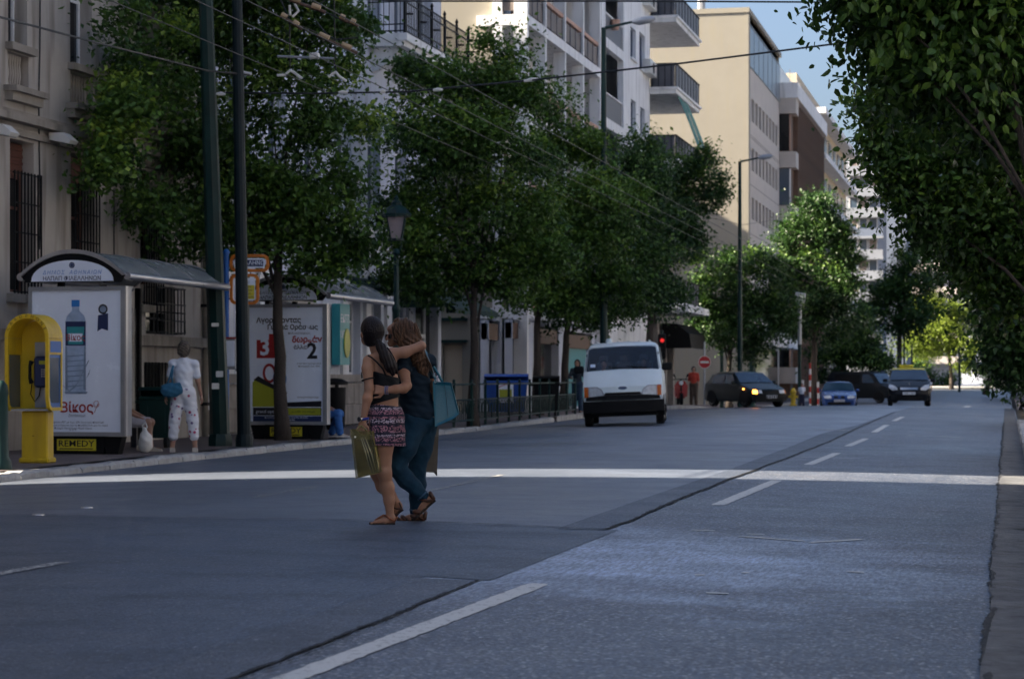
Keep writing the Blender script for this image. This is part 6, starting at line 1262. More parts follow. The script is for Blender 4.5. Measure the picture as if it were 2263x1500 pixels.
# ================================================================ people: smooth bodies from blended tapered limbs
def smin(a, b, k):
    h = np.clip(.5 + .5*(a-b)/k, 0, 1); return a + (b-a)*h - k*h*(1-h)
class SDF:
    def __init__(s): s.p = []; s.cuts = []; s.disp = None; s.grow = 0.0
    def cap(s, a, b, ra, rb, k=.025): s.p.append(('c', np.array(a, np.float32), np.array(b, np.float32), ra, rb, k)); return s
    def chain(s, pts, rad, k=.025):
        for i in range(len(pts)-1): s.cap(pts[i], pts[i+1], rad[i], rad[i+1], k)
        return s
    def ell(s, c, r, k=.025, R=None): s.p.append(('e', np.array(c, np.float32), np.array(r, np.float32), R, 0, k)); return s
    def cut(s, p, n): s.cuts.append((np.array(p, np.float32), np.array(Vector(n).normalized(), np.float32))); return s      # keeps the side against n
    def prim(s, q, X):
        if q[0] == 'c':
            _, a, b, ra, rb, k = q; ba = b-a; pa = X-a; t = np.clip(pa @ ba/max(float(ba @ ba), 1e-9), 0, 1); return np.linalg.norm(pa - t[:,None]*ba, axis=1) - (ra+(rb-ra)*t)
        _, c, r, R, _, k = q; pc = X-c; k0 = np.linalg.norm(pc/r, axis=1); k1 = np.linalg.norm(pc/(r*r), axis=1)+1e-9; return k0*(k0-1)/k1
    def near(s, c, R):                      # the limbs that matter inside a ball
        c = np.asarray(c, np.float32)[None]; d = [float(s.prim(q, c)[0]) for q in s.p]; m = min(d); return [q for q, e in zip(s.p, d) if e < m + 2.6*R + .09]
    def __call__(s, X, P=None):
        d = None
        for q in (s.p if P is None else P):
            if q[0] == 'c':
                _, a, b, ra, rb, k = q; ba = b-a; pa = X-a; t = np.clip(pa @ ba/max(float(ba @ ba), 1e-9), 0, 1); e = np.linalg.norm(pa - t[:,None]*ba, axis=1) - (ra+(rb-ra)*t)
            else:
                _, c, r, R, _, k = q; pc = X-c
                if R is not None: pc = pc @ np.array(R, np.float32)
                k0 = np.linalg.norm(pc/r, axis=1); k1 = np.linalg.norm(pc/(r*r), axis=1)+1e-9; e = k0*(k0-1)/k1
            d = e if d is None else smin(d, e, k)
        d = d - s.grow
        if s.disp is not None: d = d - s.disp(X)
        for p, n in s.cuts: d = np.maximum(d, (X-p) @ n)
        return d
    def bounds(s, m=.03):
        lo = np.full(3, 1e9); hi = -lo
        for q in s.p:
            if q[0] == 'c':
                for c, r in ((q[1], q[3]), (q[2], q[4])): lo = np.minimum(lo, c-r); hi = np.maximum(hi, c+r)
            else: r = float(np.max(q[2])); lo = np.minimum(lo, q[1]-r); hi = np.maximum(hi, q[1]+r)
        return lo-m-s.grow, hi+m+s.grow
def sdf_mesh(name, f, h, mats):
    lo, hi = f.bounds(); B = 8; nb = np.ceil((hi-lo)/(h*B)).astype(int); n = nb*B+1
    bi = np.stack(np.meshgrid(*[np.arange(k) for k in nb], indexing='ij'), -1).reshape(-1,3)
    cen = lo + (bi*B + B/2)*h; dc = f(cen.astype(np.float32)); act = np.abs(dc) < B*h*.95+.02
    V = np.ones(tuple(n), np.float32); 
    neg = bi[(~act) & (dc < 0)]
    for i, j, k in neg: V[i*B:i*B+B+1, j*B:j*B+B+1, k*B:k*B+B+1] = -1
    g = np.stack(np.meshgrid(*[np.arange(B+1)]*3, indexing='ij'), -1).reshape(-1,3); ab = bi[act]
    key = (ab//3) @ np.array([10000,100,1]); od = np.argsort(key, kind='stable'); ab = ab[od]; key = key[od]; st_ = np.flatnonzero(np.r_[True, key[1:] != key[:-1]]).tolist() + [len(ab)]
    for s0, s1 in zip(st_, st_[1:]):
        q = ab[s0:s1]; I = (q[:,None,:]*B + g[None]).reshape(-1,3); X = (lo + I*h).astype(np.float32); c0 = X.min(0); c1 = X.max(0)
        V[I[:,0],I[:,1],I[:,2]] = f(X, f.near((c0+c1)/2, float(np.linalg.norm(c1-c0))/2))
    ins = V < 0; c = np.zeros(tuple(n-1), np.int8)
    for a in (0,1):
        for b in (0,1):
            for d in (0,1): c += ins[a:n[0]-1+a, b:n[1]-1+b, d:n[2]-1+d]
    cells = np.argwhere((c > 0) & (c < 8)); idx = np.full(tuple(n-1), -1, np.int32); idx[tuple(cells.T)] = np.arange(len(cells))
    cor = np.array([(a,b,d) for a in (0,1) for b in (0,1) for d in (0,1)]); vals = np.stack([V[tuple((cells+o).T)] for o in cor], 1)
    acc = np.zeros((len(cells),3)); cnt = np.zeros(len(cells))
    for i in range(8):
        for j in range(i+1, 8):
            if np.abs(cor[i]-cor[j]).sum() != 1: continue
            va, vb = vals[:,i], vals[:,j]; m = (va < 0) != (vb < 0); t = np.where(m, va/np.where(m, va-vb, 1), 0)
            acc += m[:,None]*(cor[i] + t[:,None]*(cor[j]-cor[i])); cnt += m
    P = lo + (cells + acc/np.maximum(cnt,1)[:,None])*h; Q = []
    for ax in range(3):
        a1, a2 = (ax+1) % 3, (ax+2) % 3; sl0 = [slice(None)]*3; sl1 = [slice(None)]*3; sl0[ax] = slice(0, n[ax]-1); sl1[ax] = slice(1, n[ax])
        e = np.argwhere(ins[tuple(sl0)] != ins[tuple(sl1)]); ok = (e[:,a1] > 0) & (e[:,a2] > 0) & (e[:,a1] < n[a1]-1) & (e[:,a2] < n[a2]-1); e = e[ok]
        def at(d1, d2): k = e.copy(); k[:,a1] -= d1; k[:,a2] -= d2; return idx[tuple(k.T)]
        q = np.stack([at(1,1), at(0,1), at(0,0), at(1,0)], 1); fl = ~ins[tuple(e.T)]; q[fl] = q[fl][:,::-1]; Q.append(q)
    Q = np.concatenate(Q); Q = Q[(Q >= 0).all(1)]
    return npmesh(name, P, Q, mats, True)
import time as _t; _T = [0]
def sob(name, f, h, m, par):
    t0 = _t.time(); o = link(bpy.data.objects.new(name, sdf_mesh(name, f, h, [m])), par); return o
def folds(amp, sx, sz, seed=0):
    rg = np.random.default_rng(seed); ph = rg.uniform(0, 6, 6)
    return lambda X: amp*(np.sin(X[:,2]*sz + 6*np.sin(X[:,0]*sx*.3+ph[0]) + ph[1]) * np.sin(X[:,0]*sx + X[:,1]*sx*.7 + ph[2] + 3*X[:,2]) + .6*np.sin(X[:,2]*sz*1.9 + X[:,0]*sx*.8 + ph[3])*np.sin(X[:,1]*sx*1.3+ph[4]))
def hand(S, wrist, d, nrm, side, curl=(.3,.5,.5), size=1.0, spread=.12, thumb=.5):
    """palm and five fingers; d points from wrist to knuckles, nrm out of the back of the hand, side +1 puts the thumb on d x nrm"""
    d = Vector(d).normalized(); nrm = Vector(nrm); nrm = (nrm - d*nrm.dot(d)).normalized(); sdv = d.cross(nrm)*side; w = Vector(wrist); L = .085*size
    for q in (-1,-.33,.33,1): S.cap(w + sdv*q*.012*size, w + d*L + sdv*q*.03*size, .016*size, .0125*size, .012)
    for i, (q, ln, r) in enumerate(((1,.068,.0088),(.33,.078,.0092),(-.33,.073,.0088),(-1,.058,.0078))):
        p = w + d*L + sdv*q*.03*size; dr = (d + sdv*q*spread).normalized(); a = 0
        for j, f in enumerate((.42,.33,.25)):
            a += curl[j]; v = dr*cos(a) - nrm*sin(a); e = p + v*ln*f*size; S.cap(p, e, r*size*(1-.08*j), r*size*(1-.08*(j+1)), .004); p = e
    p = w + d*L*.3 + sdv*.026*size; v = (d*.6 + sdv*.75 - nrm*thumb).normalized(); e = p + v*.04*size; S.cap(p, e, .014*size, .0105*size, .01); v = (d*.85 + sdv*.2 - nrm*thumb).normalized(); e2 = e + v*.032*size; S.cap(e, e2, .0105*size, .0085*size, .004); S.cap(e2, e2 + v*.02*size, .0085*size, .007*size, .004)
def skin(name, c):
    m = mat(name, c, .5, .1, 9, spec=.4); b = m.node_tree.nodes['Principled BSDF']; b.inputs['Subsurface Weight'].default_value = .12; b.inputs['Subsurface Radius'].default_value = (.02,.008,.005); b.inputs['Subsurface Scale'].default_value = .5; return m
SKIN = skin('tan_skin', (.37,.19,.115)); SKIN2 = skin('warm_skin', (.34,.165,.095)); SKIN3 = skin('aged_skin', (.33,.18,.125))
def hairmat(name, c, c2):
    m = bpy.data.materials.new(name); m.use_nodes = True; nt = m.node_tree; N = nt.nodes; L = nt.links; b = N['Principled BSDF']
    tc = N.new('ShaderNodeTexCoord'); mp = N.new('ShaderNodeMapping'); mp.inputs['Scale'].default_value = (1,1,.12); L.new(tc.outputs['Object'], mp.inputs[0]); n = N.new('ShaderNodeTexNoise'); n.inputs['Scale'].default_value = 90; n.inputs['Detail'].default_value = 4; L.new(mp.outputs[0], n.inputs['Vector'])
    r = N.new('ShaderNodeValToRGB'); r.color_ramp.elements[0].position = .35; r.color_ramp.elements[1].position = .7; r.color_ramp.elements[0].color = (*c,1); r.color_ramp.elements[1].color = (*c2,1); L.new(n.outputs[0], r.inputs[0]); L.new(r.outputs[0], b.inputs['Base Color'])
    bp_ = N.new('ShaderNodeBump'); bp_.inputs['Strength'].default_value = .6; bp_.inputs['Distance'].default_value = .01; L.new(n.outputs[0], bp_.inputs['Height']); L.new(bp_.outputs[0], b.inputs['Normal']); b.inputs['Roughness'].default_value = .5; b.inputs['Specular IOR Level'].default_value = .25; return m
HAIRD = hairmat('dark_hair', (.005,.003,.003), (.018,.010,.009)); HAIRB = hairmat('brown_hair', (.026,.012,.007), (.16,.080,.040)); HAIRG = hairmat('grey_brown_hair', (.045,.034,.026), (.14,.11,.085))
DENIM = mat('dark_denim', (.008,.032,.060), .85, .25, 14, .25, 160, col2=(.016,.055,.090), spec=.2); TEE = mat('slate_tee', (.012,.022,.034), .9, .2, 7, .2, 120, spec=.15); CAMI = mat('black_camisole', (.003,.004,.006), .8, .2, 8, .2, 120)
def print_mat(name):
    m = bpy.data.materials.new(name); m.use_nodes = True; nt = m.node_tree; N = nt.nodes; L = nt.links; b = N['Principled BSDF']; b.inputs['Roughness'].default_value = .85
    tc = N.new('ShaderNodeTexCoord'); nz = N.new('ShaderNodeTexNoise'); nz.inputs['Scale'].default_value = 16; L.new(tc.outputs['Object'], nz.inputs['Vector'])
    ms = N.new('ShaderNodeVectorMath'); ms.operation = 'MULTIPLY_ADD'; L.new(nz.outputs['Color'], ms.inputs[0]); ms.inputs[1].default_value = (.012,.012,.012); L.new(tc.outputs['Object'], ms.inputs[2])
    vo = N.new('ShaderNodeTexVoronoi'); vo.inputs['Scale'].default_value = 80; vo.inputs['Randomness'].default_value = .9; L.new(ms.outputs[0], vo.inputs['Vector'])
    sp = N.new('ShaderNodeSeparateXYZ'); L.new(ms.outputs[0], sp.inputs[0]); sn = N.new('ShaderNodeMath'); sn.operation = 'MULTIPLY'; L.new(sp.outputs['Z'], sn.inputs[0]); sn.inputs[1].default_value = 2*pi/.105
    si = N.new('ShaderNodeMath'); si.operation = 'SINE'; L.new(sn.outputs[0], si.inputs[0]); r = N.new('ShaderNodeValToRGB'); e = r.color_ramp.elements; e[0].position = .0; e[0].color = (.50,.42,.48,1); e[1].position = .42; e[1].color = (.36,.16,.20,1); mr = N.new('ShaderNodeMapRange'); mr.inputs[1].default_value = -1; mr.inputs[2].default_value = 1; L.new(si.outputs[0], mr.inputs[0]); L.new(mr.outputs[0], r.inputs[0])
    th = N.new('ShaderNodeValToRGB'); th.color_ramp.elements[0].position = .42; th.color_ramp.elements[1].position = .60; L.new(vo.outputs['Distance'], th.inputs[0])
    band = N.new('ShaderNodeValToRGB'); band.color_ramp.elements[0].position = .84; band.color_ramp.elements[1].position = .93; s2 = N.new('ShaderNodeMath'); s2.operation = 'SINE'; m2 = N.new('ShaderNodeMath'); m2.operation = 'MULTIPLY'; L.new(sp.outputs['Z'], m2.inputs[0]); m2.inputs[1].default_value = 2*pi/.07; L.new(m2.outputs[0], s2.inputs[0]); mr2 = N.new('ShaderNodeMapRange'); mr2.inputs[1].default_value = -1; L.new(s2.outputs[0], mr2.inputs[0]); L.new(mr2.outputs[0], band.inputs[0])
    mx = N.new('ShaderNodeMath'); mx.operation = 'MAXIMUM'; L.new(th.outputs[0], mx.inputs[0]); L.new(band.outputs[0], mx.inputs[1])
    cm = N.new('ShaderNodeMix'); cm.data_type = 'RGBA'; L.new(mx.outputs[0], cm.inputs[0]); L.new(r.outputs[0], cm.inputs[6]); cm.inputs[7].default_value = (.010,.010,.028,1); L.new(cm.outputs[2], b.inputs['Base Color']); return m
PRINT = print_mat('patterned_cotton')
LEATHER = mat('brown_leather', (.085,.035,.020), .5, .25, 12); LEATHER2 = mat('tan_leather', (.26,.085,.035), .5, .25, 12); SOLE = mat('sole', (.03,.022,.018), .8, .2, 8)
# ---------------------------------------------------------------- the couple
D0 = 16.96; U0 = (850-CX)/F*D0
def J(px, py, w): D = D0+w; return Vector(((px-CX)/F*D - U0, w, HC - (py-Y0)/F*D))
og = wp(850, 833, D0); og = Vector((og.x, og.y, 0)); zc0 = zroad(og.x, og.y)
HR = .0055
def tubeob(name, pts, r, m, par, n=8): return ob(name, MB().tube(pts, r, n), m, par, 4)
# --- woman with ponytail
A = thing('person', 'woman with dark ponytail in black camisole and patterned shorts, arm round her friend', 'person', og, PSI, 'women crossing the street arm in arm')
b = SDF()
b.ell(J(850,925,0), (.125,.115,.115)).ell(J(838,934,-.05), (.09,.09,.095)).ell(J(866,932,.06), (.09,.09,.095))
b.chain([J(850,910,0),J(851,880,0),J(848,838,0),J(845,806,.01)], [.112,.093,.104,.088], .04)
b.cap(J(819,796,-.10), J(868,783,.10), .046, .050, .045); b.ell(J(832,812,-.07), (.055,.05,.075), .04); b.ell(J(862,806,.06), (.055,.05,.075), .04)
b.chain([J(840,792,.02),J(832,772,.02),J(825,752,.03)], [.055,.043,.045], .03); b.ell(J(822,727,.03), (.076,.088,.105), .02)
b.ell(J(800,740,-.02), (.012,.02,.028), .008); b.ell(J(812,750,.06), (.05,.06,.05), .03)
b.chain([J(814,798,-.12),J(812,815,-.14),J(816,858,-.16),J(812,880,-.165),J(803,927,-.17)], [.044,.043,.034,.036,.0235], .02)
hand(b, J(803,929,-.17), J(797,948,-.17)-J(803,929,-.17), (-.5,-.85,0), -1, (.9,1.2,.9), .92)
b.chain([J(866,782,.07),J(895,778,.08),J(931,764,.10)], [.047,.042,.034], .025); b.chain([J(931,764,.10),J(922,775,.24),J(905,800,.42)], [.035,.034,.024], .02); hand(b, J(905,800,.42), (-.3,.5,-.6), (.3,.5,.5), 1, (.3,.3,.3), .9)
b.chain([J(847,938,-.05),J(847,985,-.06),J(850,1045,-.05),J(856,1078,-.025),J(860,1105,-.02),J(862,1140,-.02)], [.092,.076,.050,.052,.040,.030], .03); b.ell(J(849,1044,-.06), (.045,.048,.05), .03)
b.chain([J(866,1147,-.02),J(850,1150,-.03),J(830,1154,-.035)], [.030,.027,.019], .02); b.ell(J(865,1143,-.01), (.03,.034,.03), .02)
for k in range(5): b.cap(J(830-k*.6,1154.5+k*.1,-.062+.014*k), J(820+k*1.6,1156,-.066+.016*k), .0105-.001*k, .0085-.0008*k, .005)
b.chain([J(858,938,.06),J(845,992,.09),J(833,1046,.10),J(846,1074,.12),J(862,1092,.13),J(878,1112,.14)], [.092,.074,.049,.050,.040,.029], .03); b.chain([J(882,1119,.14),J(874,1130,.14),J(866,1140,.13)], [.029,.025,.016], .02)
bodyA = sob('body', b, HR, SKIN, A)
s = SDF(); s.p = [q for q in b.p[:4]]; s.chain([J(850,910,0),J(851,880,0),J(848,838,0),J(845,806,.01)], [.112,.097,.107,.092], .04); s.cap(J(832,812,-.06), J(862,806,.06), .06, .06, .05); s.grow = .007; s.disp = folds(.0035, 30, 45, 3)
s.cut(J(850,826,0), Vector((.28,0,1))); s.cut(J(850,886,0), Vector((.28,0,-1))); sob('camisole', s, HR, CAMI, A)
tubeob('strap', [J(813,785,-.155),J(822,790,-.165),J(834,801,-.155),J(846,815,-.13),J(852,828,-.115)], .0065, CAMI, A); tubeob('strap', [J(856,768,.02),J(862,776,-.01),J(870,790,-.045),J(877,806,-.06),J(878,820,-.07)], .0065, CAMI, A)
tubeob('fallen_strap', [J(813.5,838,-.15)+Vector((.047*cos(a),.047*sin(a),.012*sin(a+2))) for a in frange(0,2*pi,.3)], .0055, CAMI, A); tubeob('fallen_strap', [J(800,835,-.17),J(799,824,-.13),J(806,812,-.10)], .005, CAMI, A)
s = SDF(); s.ell(J(850,918,0), (.128,.122,.13)).cap(J(846,920,-.045), J(844,984,-.065), .112, .113, .05).cap(J(862,918,.055), J(866,984,.075), .108, .108, .05)
s.disp = lambda X: .010*np.sin(np.arctan2(X[:,1]+.02, X[:,0])*11 + 9*X[:,2])*np.clip((.98-X[:,2])*3, 0, 1) + .004*np.sin(X[:,2]*55+X[:,0]*40)
s.cut(J(850,894,0), Vector((.12,0,1))); s.cut(J(860,984,0), Vector((-.06,0,-1))); sob('shorts', s, HR, PRINT, A)
s = SDF(); s.ell(J(822,727,.015), (.089,.098,.103)).ell(J(827,733,-.02), (.08,.075,.085), .03).cap(J(818,752,.0), J(834,752,-.05), .052, .036, .03)
s.disp = lambda X: .0022*np.sin(np.arctan2(X[:,0]+.099, X[:,2]-1.5)*46); s.cut(J(815,770,.03), Vector((-.2,.3,-1))); hA = sob('hair', s, HR, HAIRD, A)
s = SDF(); s.chain([J(833,752,-.06),J(842,768,-.10),J(852,790,-.135),J(862,810,-.145),J(869,828,-.13)], [.026,.032,.042,.042,.012], .02); s.chain([J(838,757,-.085),J(850,780,-.13),J(868,806,-.12),J(877,826,-.10)], [.024,.032,.034,.008], .015); s.disp = lambda X: .003*np.sin(X[:,0]*240+X[:,2]*80)
sob('ponytail', s, HR, HAIRD, hA); tubeob('hair_tie', [J(833,754,-.07)+Vector((.026*cos(a),.02*sin(a)-.0,.026*sin(a))) for a in frange(0,2*pi,.4)], .007, MT['black'], hA)
ob('earring', MB().lathe([(0,-.008),(.008,0),(0,.008)], 8, J(799,748,-.035)), CHROME, hA, 4)
wr = J(804,926,-.17); wt = ob('watch', MB().tube([wr+Vector((.032*cos(a),.03*sin(a),.006*cos(a))) for a in frange(0,2*pi,.35)], .0105, 6), mat('blue_strap', (.01,.025,.20), .5, .1), A, 4)
ob('watch_case', MB().tube([wr+Vector((-.024,-.022,0)),wr+Vector((-.034,-.034,0))], .023, 16), CHROME, wt, .6); ob('watch_dial', MB().tube([wr+Vector((-.034,-.034,0)),wr+Vector((-.0352,-.0352,0))], .018, 16), MT['blackprint'], wt)
def sandal(par, heel, toe, up, straps, m=LEATHER2, wid=.042):
    h_, t_ = Vector(heel), Vector(toe); d = (t_-h_); L = d.length; d.normalize(); up = Vector(up); up = (up-d*up.dot(d)).normalized(); sd = d.cross(up)
    out = [(-.02,-.6),(0,-.75),(.1,-.72),(.35,-.58),(.62,-.85),(.82,-1),(.95,-.7),(1.02,0),(.97,.6),(.8,.9),(.6,.85),(.35,.62),(.1,.72),(0,.75),(-.02,.6)]
    s = ob('sandal', MB().prism([(a*L, b*wid) for a, b in out], up*.014, h_, d, sd), SOLE, par)
    ob('insole', MB().prism([(a*L*.985+.002, b*wid*.97) for a, b in out], up*.005, h_+up*.0145, d, sd), m, s)
    for pts, r in straps: ob('strap', MB().tube([h_+d*(a*L)+sd*(b_*wid)+up*c for a, b_, c in pts], r, 6), m, s, 4)
    return s
ST = [([(.02,-.8,.02),(-.08,-.5,.055),(-.12,0,.06),(-.08,.5,.055),(.02,.8,.02)], .006), ([(.05,-.85,.03),(.25,-.9,.055),(.4,-.3,.075),(.42,.2,.07),(.3,.9,.05),(.05,.85,.03)], .007), ([(.42,0,.075),(.6,.1,.055),(.78,.2,.03)], .009)]
sandal(A, J(872,1158.5,-.02), J(817,1158.5,-.04), (0,0,1), ST); sandal(A, J(889,1124,.14), J(864,1146,.13), (.65,0,.76), ST, LEATHER)
# --- woman with long brown hair
Bq = thing('person', 'woman in slate tee and blue jeans with long brown hair and sunglasses', 'person', og, PSI, 'women crossing the street arm in arm')
b = SDF(); b.ell(J(926,925,.35), (.14,.13,.12)); b.chain([J(925,915,.35),J(918,880,.34),J(914,838,.33),J(912,805,.33)], [.128,.105,.112,.092], .04)
b.cap(J(892,800,.22), J(946,798,.44), .05, .05, .045); b.chain([J(906,796,.34),J(899,772,.32),J(891,756,.31)], [.055,.045,.046], .03)
b.ell(J(885,732,.30), (.080,.085,.105), .02); b.ell(J(870,750,.27), (.045,.05,.05), .03); b.ell(J(864,762,.27), (.022,.03,.018), .015)         # jaw and chin
b.cap(J(860,740,.25), J(854.5,749,.24), .010, .0125, .008); b.ell(J(858,757,.255), (.010,.018,.006), .006); b.ell(J(859,761,.258), (.010,.016,.006), .006); b.ell(J(864,727,.27), (.03,.05,.03), .03); b.ell(J(884,742,.22), (.02,.012,.03), .008)
b.chain([J(891,801,.20),J(893,822,.14),J(899,852,.03),J(892,858,.0),J(872,860,-.07),J(853,862,-.125)], [.048,.045,.036,.037,.034,.0245], .02)
hand(b, J(853,862,-.125), J(836,861,-.135)-J(853,862,-.125), (-.1,-1,.25), -1, (.15,.35,.3), .95, .2, .1)
b.chain([J(946,800,.45),J(955,858,.50),J(948,925,.52)], [.046,.036,.024], .02); hand(b, J(948,925,.52), (0,0,-1), (.9,.3,0), 1, (.9,1.1,.9), .9)
legs = [([J(912,940,.29),J(893,990,.235),J(875,1030,.21),J(898,1060,.21),J(915,1075,.21),J(936,1097,.21)], [.105,.090,.062,.062,.052,.038]), ([J(936,940,.42),J(930,990,.42),J(922,1035,.42),J(923,1070,.43),J(921,1095,.43),J(918,1130,.43)], [.105,.084,.060,.058,.050,.038])]
for p_, r_ in legs: b.chain(p_, r_, .03)
b.chain([J(948,1103,.21),J(936,1120,.21),J(917,1141,.205)], [.032,.030,.020], .02); b.chain([J(930,1141,.43),J(905,1145,.425),J(882,1149,.42)], [.031,.028,.019], .02)
sob('body', b, HR, SKIN2, Bq)
s = SDF(); s.chain([J(925,912,.35),J(918,880,.34),J(914,838,.33),J(912,808,.33)], [.146,.116,.119,.098], .04); s.cap(J(892,800,.22), J(946,798,.44), .058, .058, .045); s.chain([J(891,801,.20),J(893,816,.16)], [.058,.056], .03); s.chain([J(946,800,.45),J(951,822,.47)], [.058,.054], .03)
s.grow = .004; s.disp = folds(.005, 26, 60, 5); s.cut(J(925,928,.35), (0.05,0,-1)); s.cut(J(893,815,.16), (J(899,852,.03)-J(893,822,.14)).normalized()+Vector((-.2,0,-.6))); s.cuts.pop(); sob('tee_shirt', s, HR, TEE, Bq)
s = SDF(); s.ell(J(926,926,.35), (.142,.132,.122))
for p_, r_ in legs: s.chain(p_, [q+.004 for q in r_], .03)
s.grow = .003; s.disp = lambda X: .0024*np.sin(X[:,2]*62+40*X[:,0]+5*np.sin(X[:,1]*20))*np.sin(X[:,0]*27+X[:,2]*16); s.cut(J(926,902,.35), (0,0,1)); jn = sob('jeans', s, HR, DENIM, Bq)
for (p_, r_) in legs:
    a_, c_ = p_[-2], p_[-1]; d = (c_-a_).normalized(); u_ = d.cross(Vector((0,1,0))).normalized(); v_ = d.cross(u_); ob('cuff', MB().tube([c_-d*.012+(u_*cos(a)+v_*sin(a))*.044 for a in frange(0,2*pi,.4)], .008, 6), mat('cuff_denim', (.04,.09,.15), .8, .2, 9), jn, 4)
s = SDF(); s.ell(J(892,730,.30), (.092,.10,.106)).ell(J(901,742,.27), (.085,.085,.10), .03).chain([J(905,735,.24),J(912,760,.22),J(922,790,.23),J(932,815,.25),J(946,838,.30)], [.075,.080,.066,.048,.010], .03).chain([J(880,712,.24),J(874,728,.22),J(880,750,.21),J(890,766,.20)], [.035,.028,.030,.015], .02)
s.disp = lambda X: .005*np.sin(X[:,0]*95 + 8*np.sin(X[:,2]*22)) + .0025*np.sin(X[:,0]*210+X[:,2]*35); hB = sob('hair', s, HR, HAIRB, Bq)
r = random.Random(6)
for k in range(26):
    f = k/25; x0 = 868+f*46; P = [J(x0+6+r.uniform(-2,2),704+18*abs(f-.45),.20+r.uniform(-.01,.02))]
    for j in range(1, 7): q = j/6; P.append(J(x0+q*(10+32*f)+3*sin(q*9+k), 708+q*(52+66*f), .175+.05*f*q+r.uniform(-.006,.006)))
    ob('hair_lock', MB().tube(P, [.004,.010,.012,.012,.010,.007,.002], 6), HAIRB, hB, 4)
gls = ob('sunglasses', MB().prism(rr(.048,.04,.014,3), (.004,.006,0), J(861,743,.215), (.55,-.83,0), (0.1,0,1)), MT['darkglass'], Bq); ob('temple_arm', MB().tube([J(866,741,.2),J(876,740,.19),J(886,742,.2)], .004, 5), LEATHER, gls); ob('sunglass_lens', MB().prism(rr(.04,.038,.012,3), (.004,.006,0), J(854,744,.245), (.45,.88,0), (0,0,1)), MT['darkglass'], gls)
for k in range(4): tubeob('bracelet', [J(858-k*2.2,862,-.112-.003*k)+Vector((.004*cos(a),.031*cos(a),.031*sin(a))) for a in frange(0,2*pi,.35)], .0045, mat('bead_%d' % k, ((.12,.12,.2),(.2,.14,.2),(.05,.07,.18),(.25,.22,.25))[k], .5, .2, 30), Bq, 6)
CL = [([(.0,-.75,.02),(-.03,-.6,.06),(-.05,0,.075),(-.03,.6,.06),(.0,.75,.02)], .016), ([(.04,-.85,.02),(.2,-.9,.05),(.32,-.2,.085),(.3,.9,.05),(.05,.85,.03)], .012), ([(.62,-.9,.015),(.72,-.5,.04),(.76,0,.046),(.74,.5,.04),(.68,.9,.015)], .018), ([(.85,-.8,.015),(.92,-.3,.035),(.93,.3,.035),(.86,.8,.015)], .014)]
sandal(Bq, J(962,1106,.21), J(912,1150,.205), (.66,0,.75), CL, LEATHER, .044); sandal(Bq, J(938,1153,.43), J(874,1154,.42), (0,0,1), CL, LEATHER, .044)
# --- what they carry
TEALB = mat('teal_leather', (.006,.115,.165), .32, .12, 6, .15, 50, spec=.5)
bg_ = thing('handbag', 'teal leather tote bag on the shoulder of the woman in jeans', 'handbag', og, PSI)
q = [J(957,842,.36),J(998,845,.40),J(1016,914,.42),J(1004,924,.40),J(962,943,.36)]; cen = sum(q, Vector())/5; rows = []
for t_, sc1, dw in ((0,.86,-.075),(.12,.97,-.085),(.5,1,-.09),(.88,.97,.06),(1,.86,.07)): rows.append([cen+(p-cen)*sc1*(1+.0)+Vector((0,dw if i < 2 else dw*1.25,0)) for i, p in enumerate(q)] )
m = MB(); n = 5
for r_ in rows: m.v += [tuple(p) for p in r_]
for i in range(len(rows)-1):
    for k in range(n): j = (k+1) % n; m.f.append((i*n+k, i*n+j, (i+1)*n+j, (i+1)*n+k))
m.f.append(tuple(range(n-1,-1,-1))); m.f.append(tuple(range(4*n,5*n)))
bo = ob('bag_body', m, TEALB, bg_); md = bo.modifiers.new('bevel', 'BEVEL'); md.width = .014; md.segments = 3; md.limit_method = 'ANGLE'; bo.data.polygons.foreach_set('use_smooth', [True]*len(bo.data.polygons))
for pts in (([J(938,776,.36),J(947,798,.31),J(957,826,.29),J(966,848,.29)]), ([J(940,776,.42),J(952,800,.42),J(968,826,.40),J(979,846,.38)])): ob('strap', MB().tube(pts, .011, 6), TEALB, bg_, 4)
for px, py in ((959,827),(966,833),(962,842)): ob('buckle', MB().tube([J(px,py,.28)+Vector((.009*cos(a),0,.013*sin(a))) for a in frange(0,2*pi,.6)], .0035, 5), CHROME, bg_, 4)
ob('seam', MB().tube([J(982,849,.285),J(986,880,.27),J(990,922,.285)], .003, 4), mat('teal_thread', (.01,.05,.07), .6, 0), bg_)
GOLD = mat('gold_film', (.17,.145,.05), .10, .4, 5, spec=1.0, alpha=.36); GOLD2 = mat('gold_edge', (.26,.22,.075), .2, .15, 6, metal=.3, spec=.7)
gb = thing('gift_bag', 'translucent gold carrier bag in the hand of the ponytailed woman', 'bag', og, PSI)
f0 = [J(774,949,-.24),J(821,953,-.20),J(839,1044,-.20),J(786,1057,-.24)]; bk_ = [p+Vector((.012,.09,.004)) for p in f0]; side = [f0[1], J(831,950,-.12), J(843,1042,-.12), f0[2]]
def sheet(name, P, m, th=.0015): n_ = (P[1]-P[0]).cross(P[2]-P[0]).normalized()*th; return ob(name, MB().add(list(P)+[p+n_ for p in P], [(0,1,2,3),(7,6,5,4),(0,4,5,1),(1,5,6,2),(2,6,7,3),(3,7,4,0)]), m, gb)
sheet('front_panel', f0, GOLD); sheet('back_panel', bk_[::-1], GOLD2); sheet('side_gusset', side, GOLD2); sheet('side_gusset', [bk_[0],f0[0],f0[3],bk_[3]], GOLD); sheet('base', [f0[3],f0[2],bk_[2],bk_[3]], GOLD2)
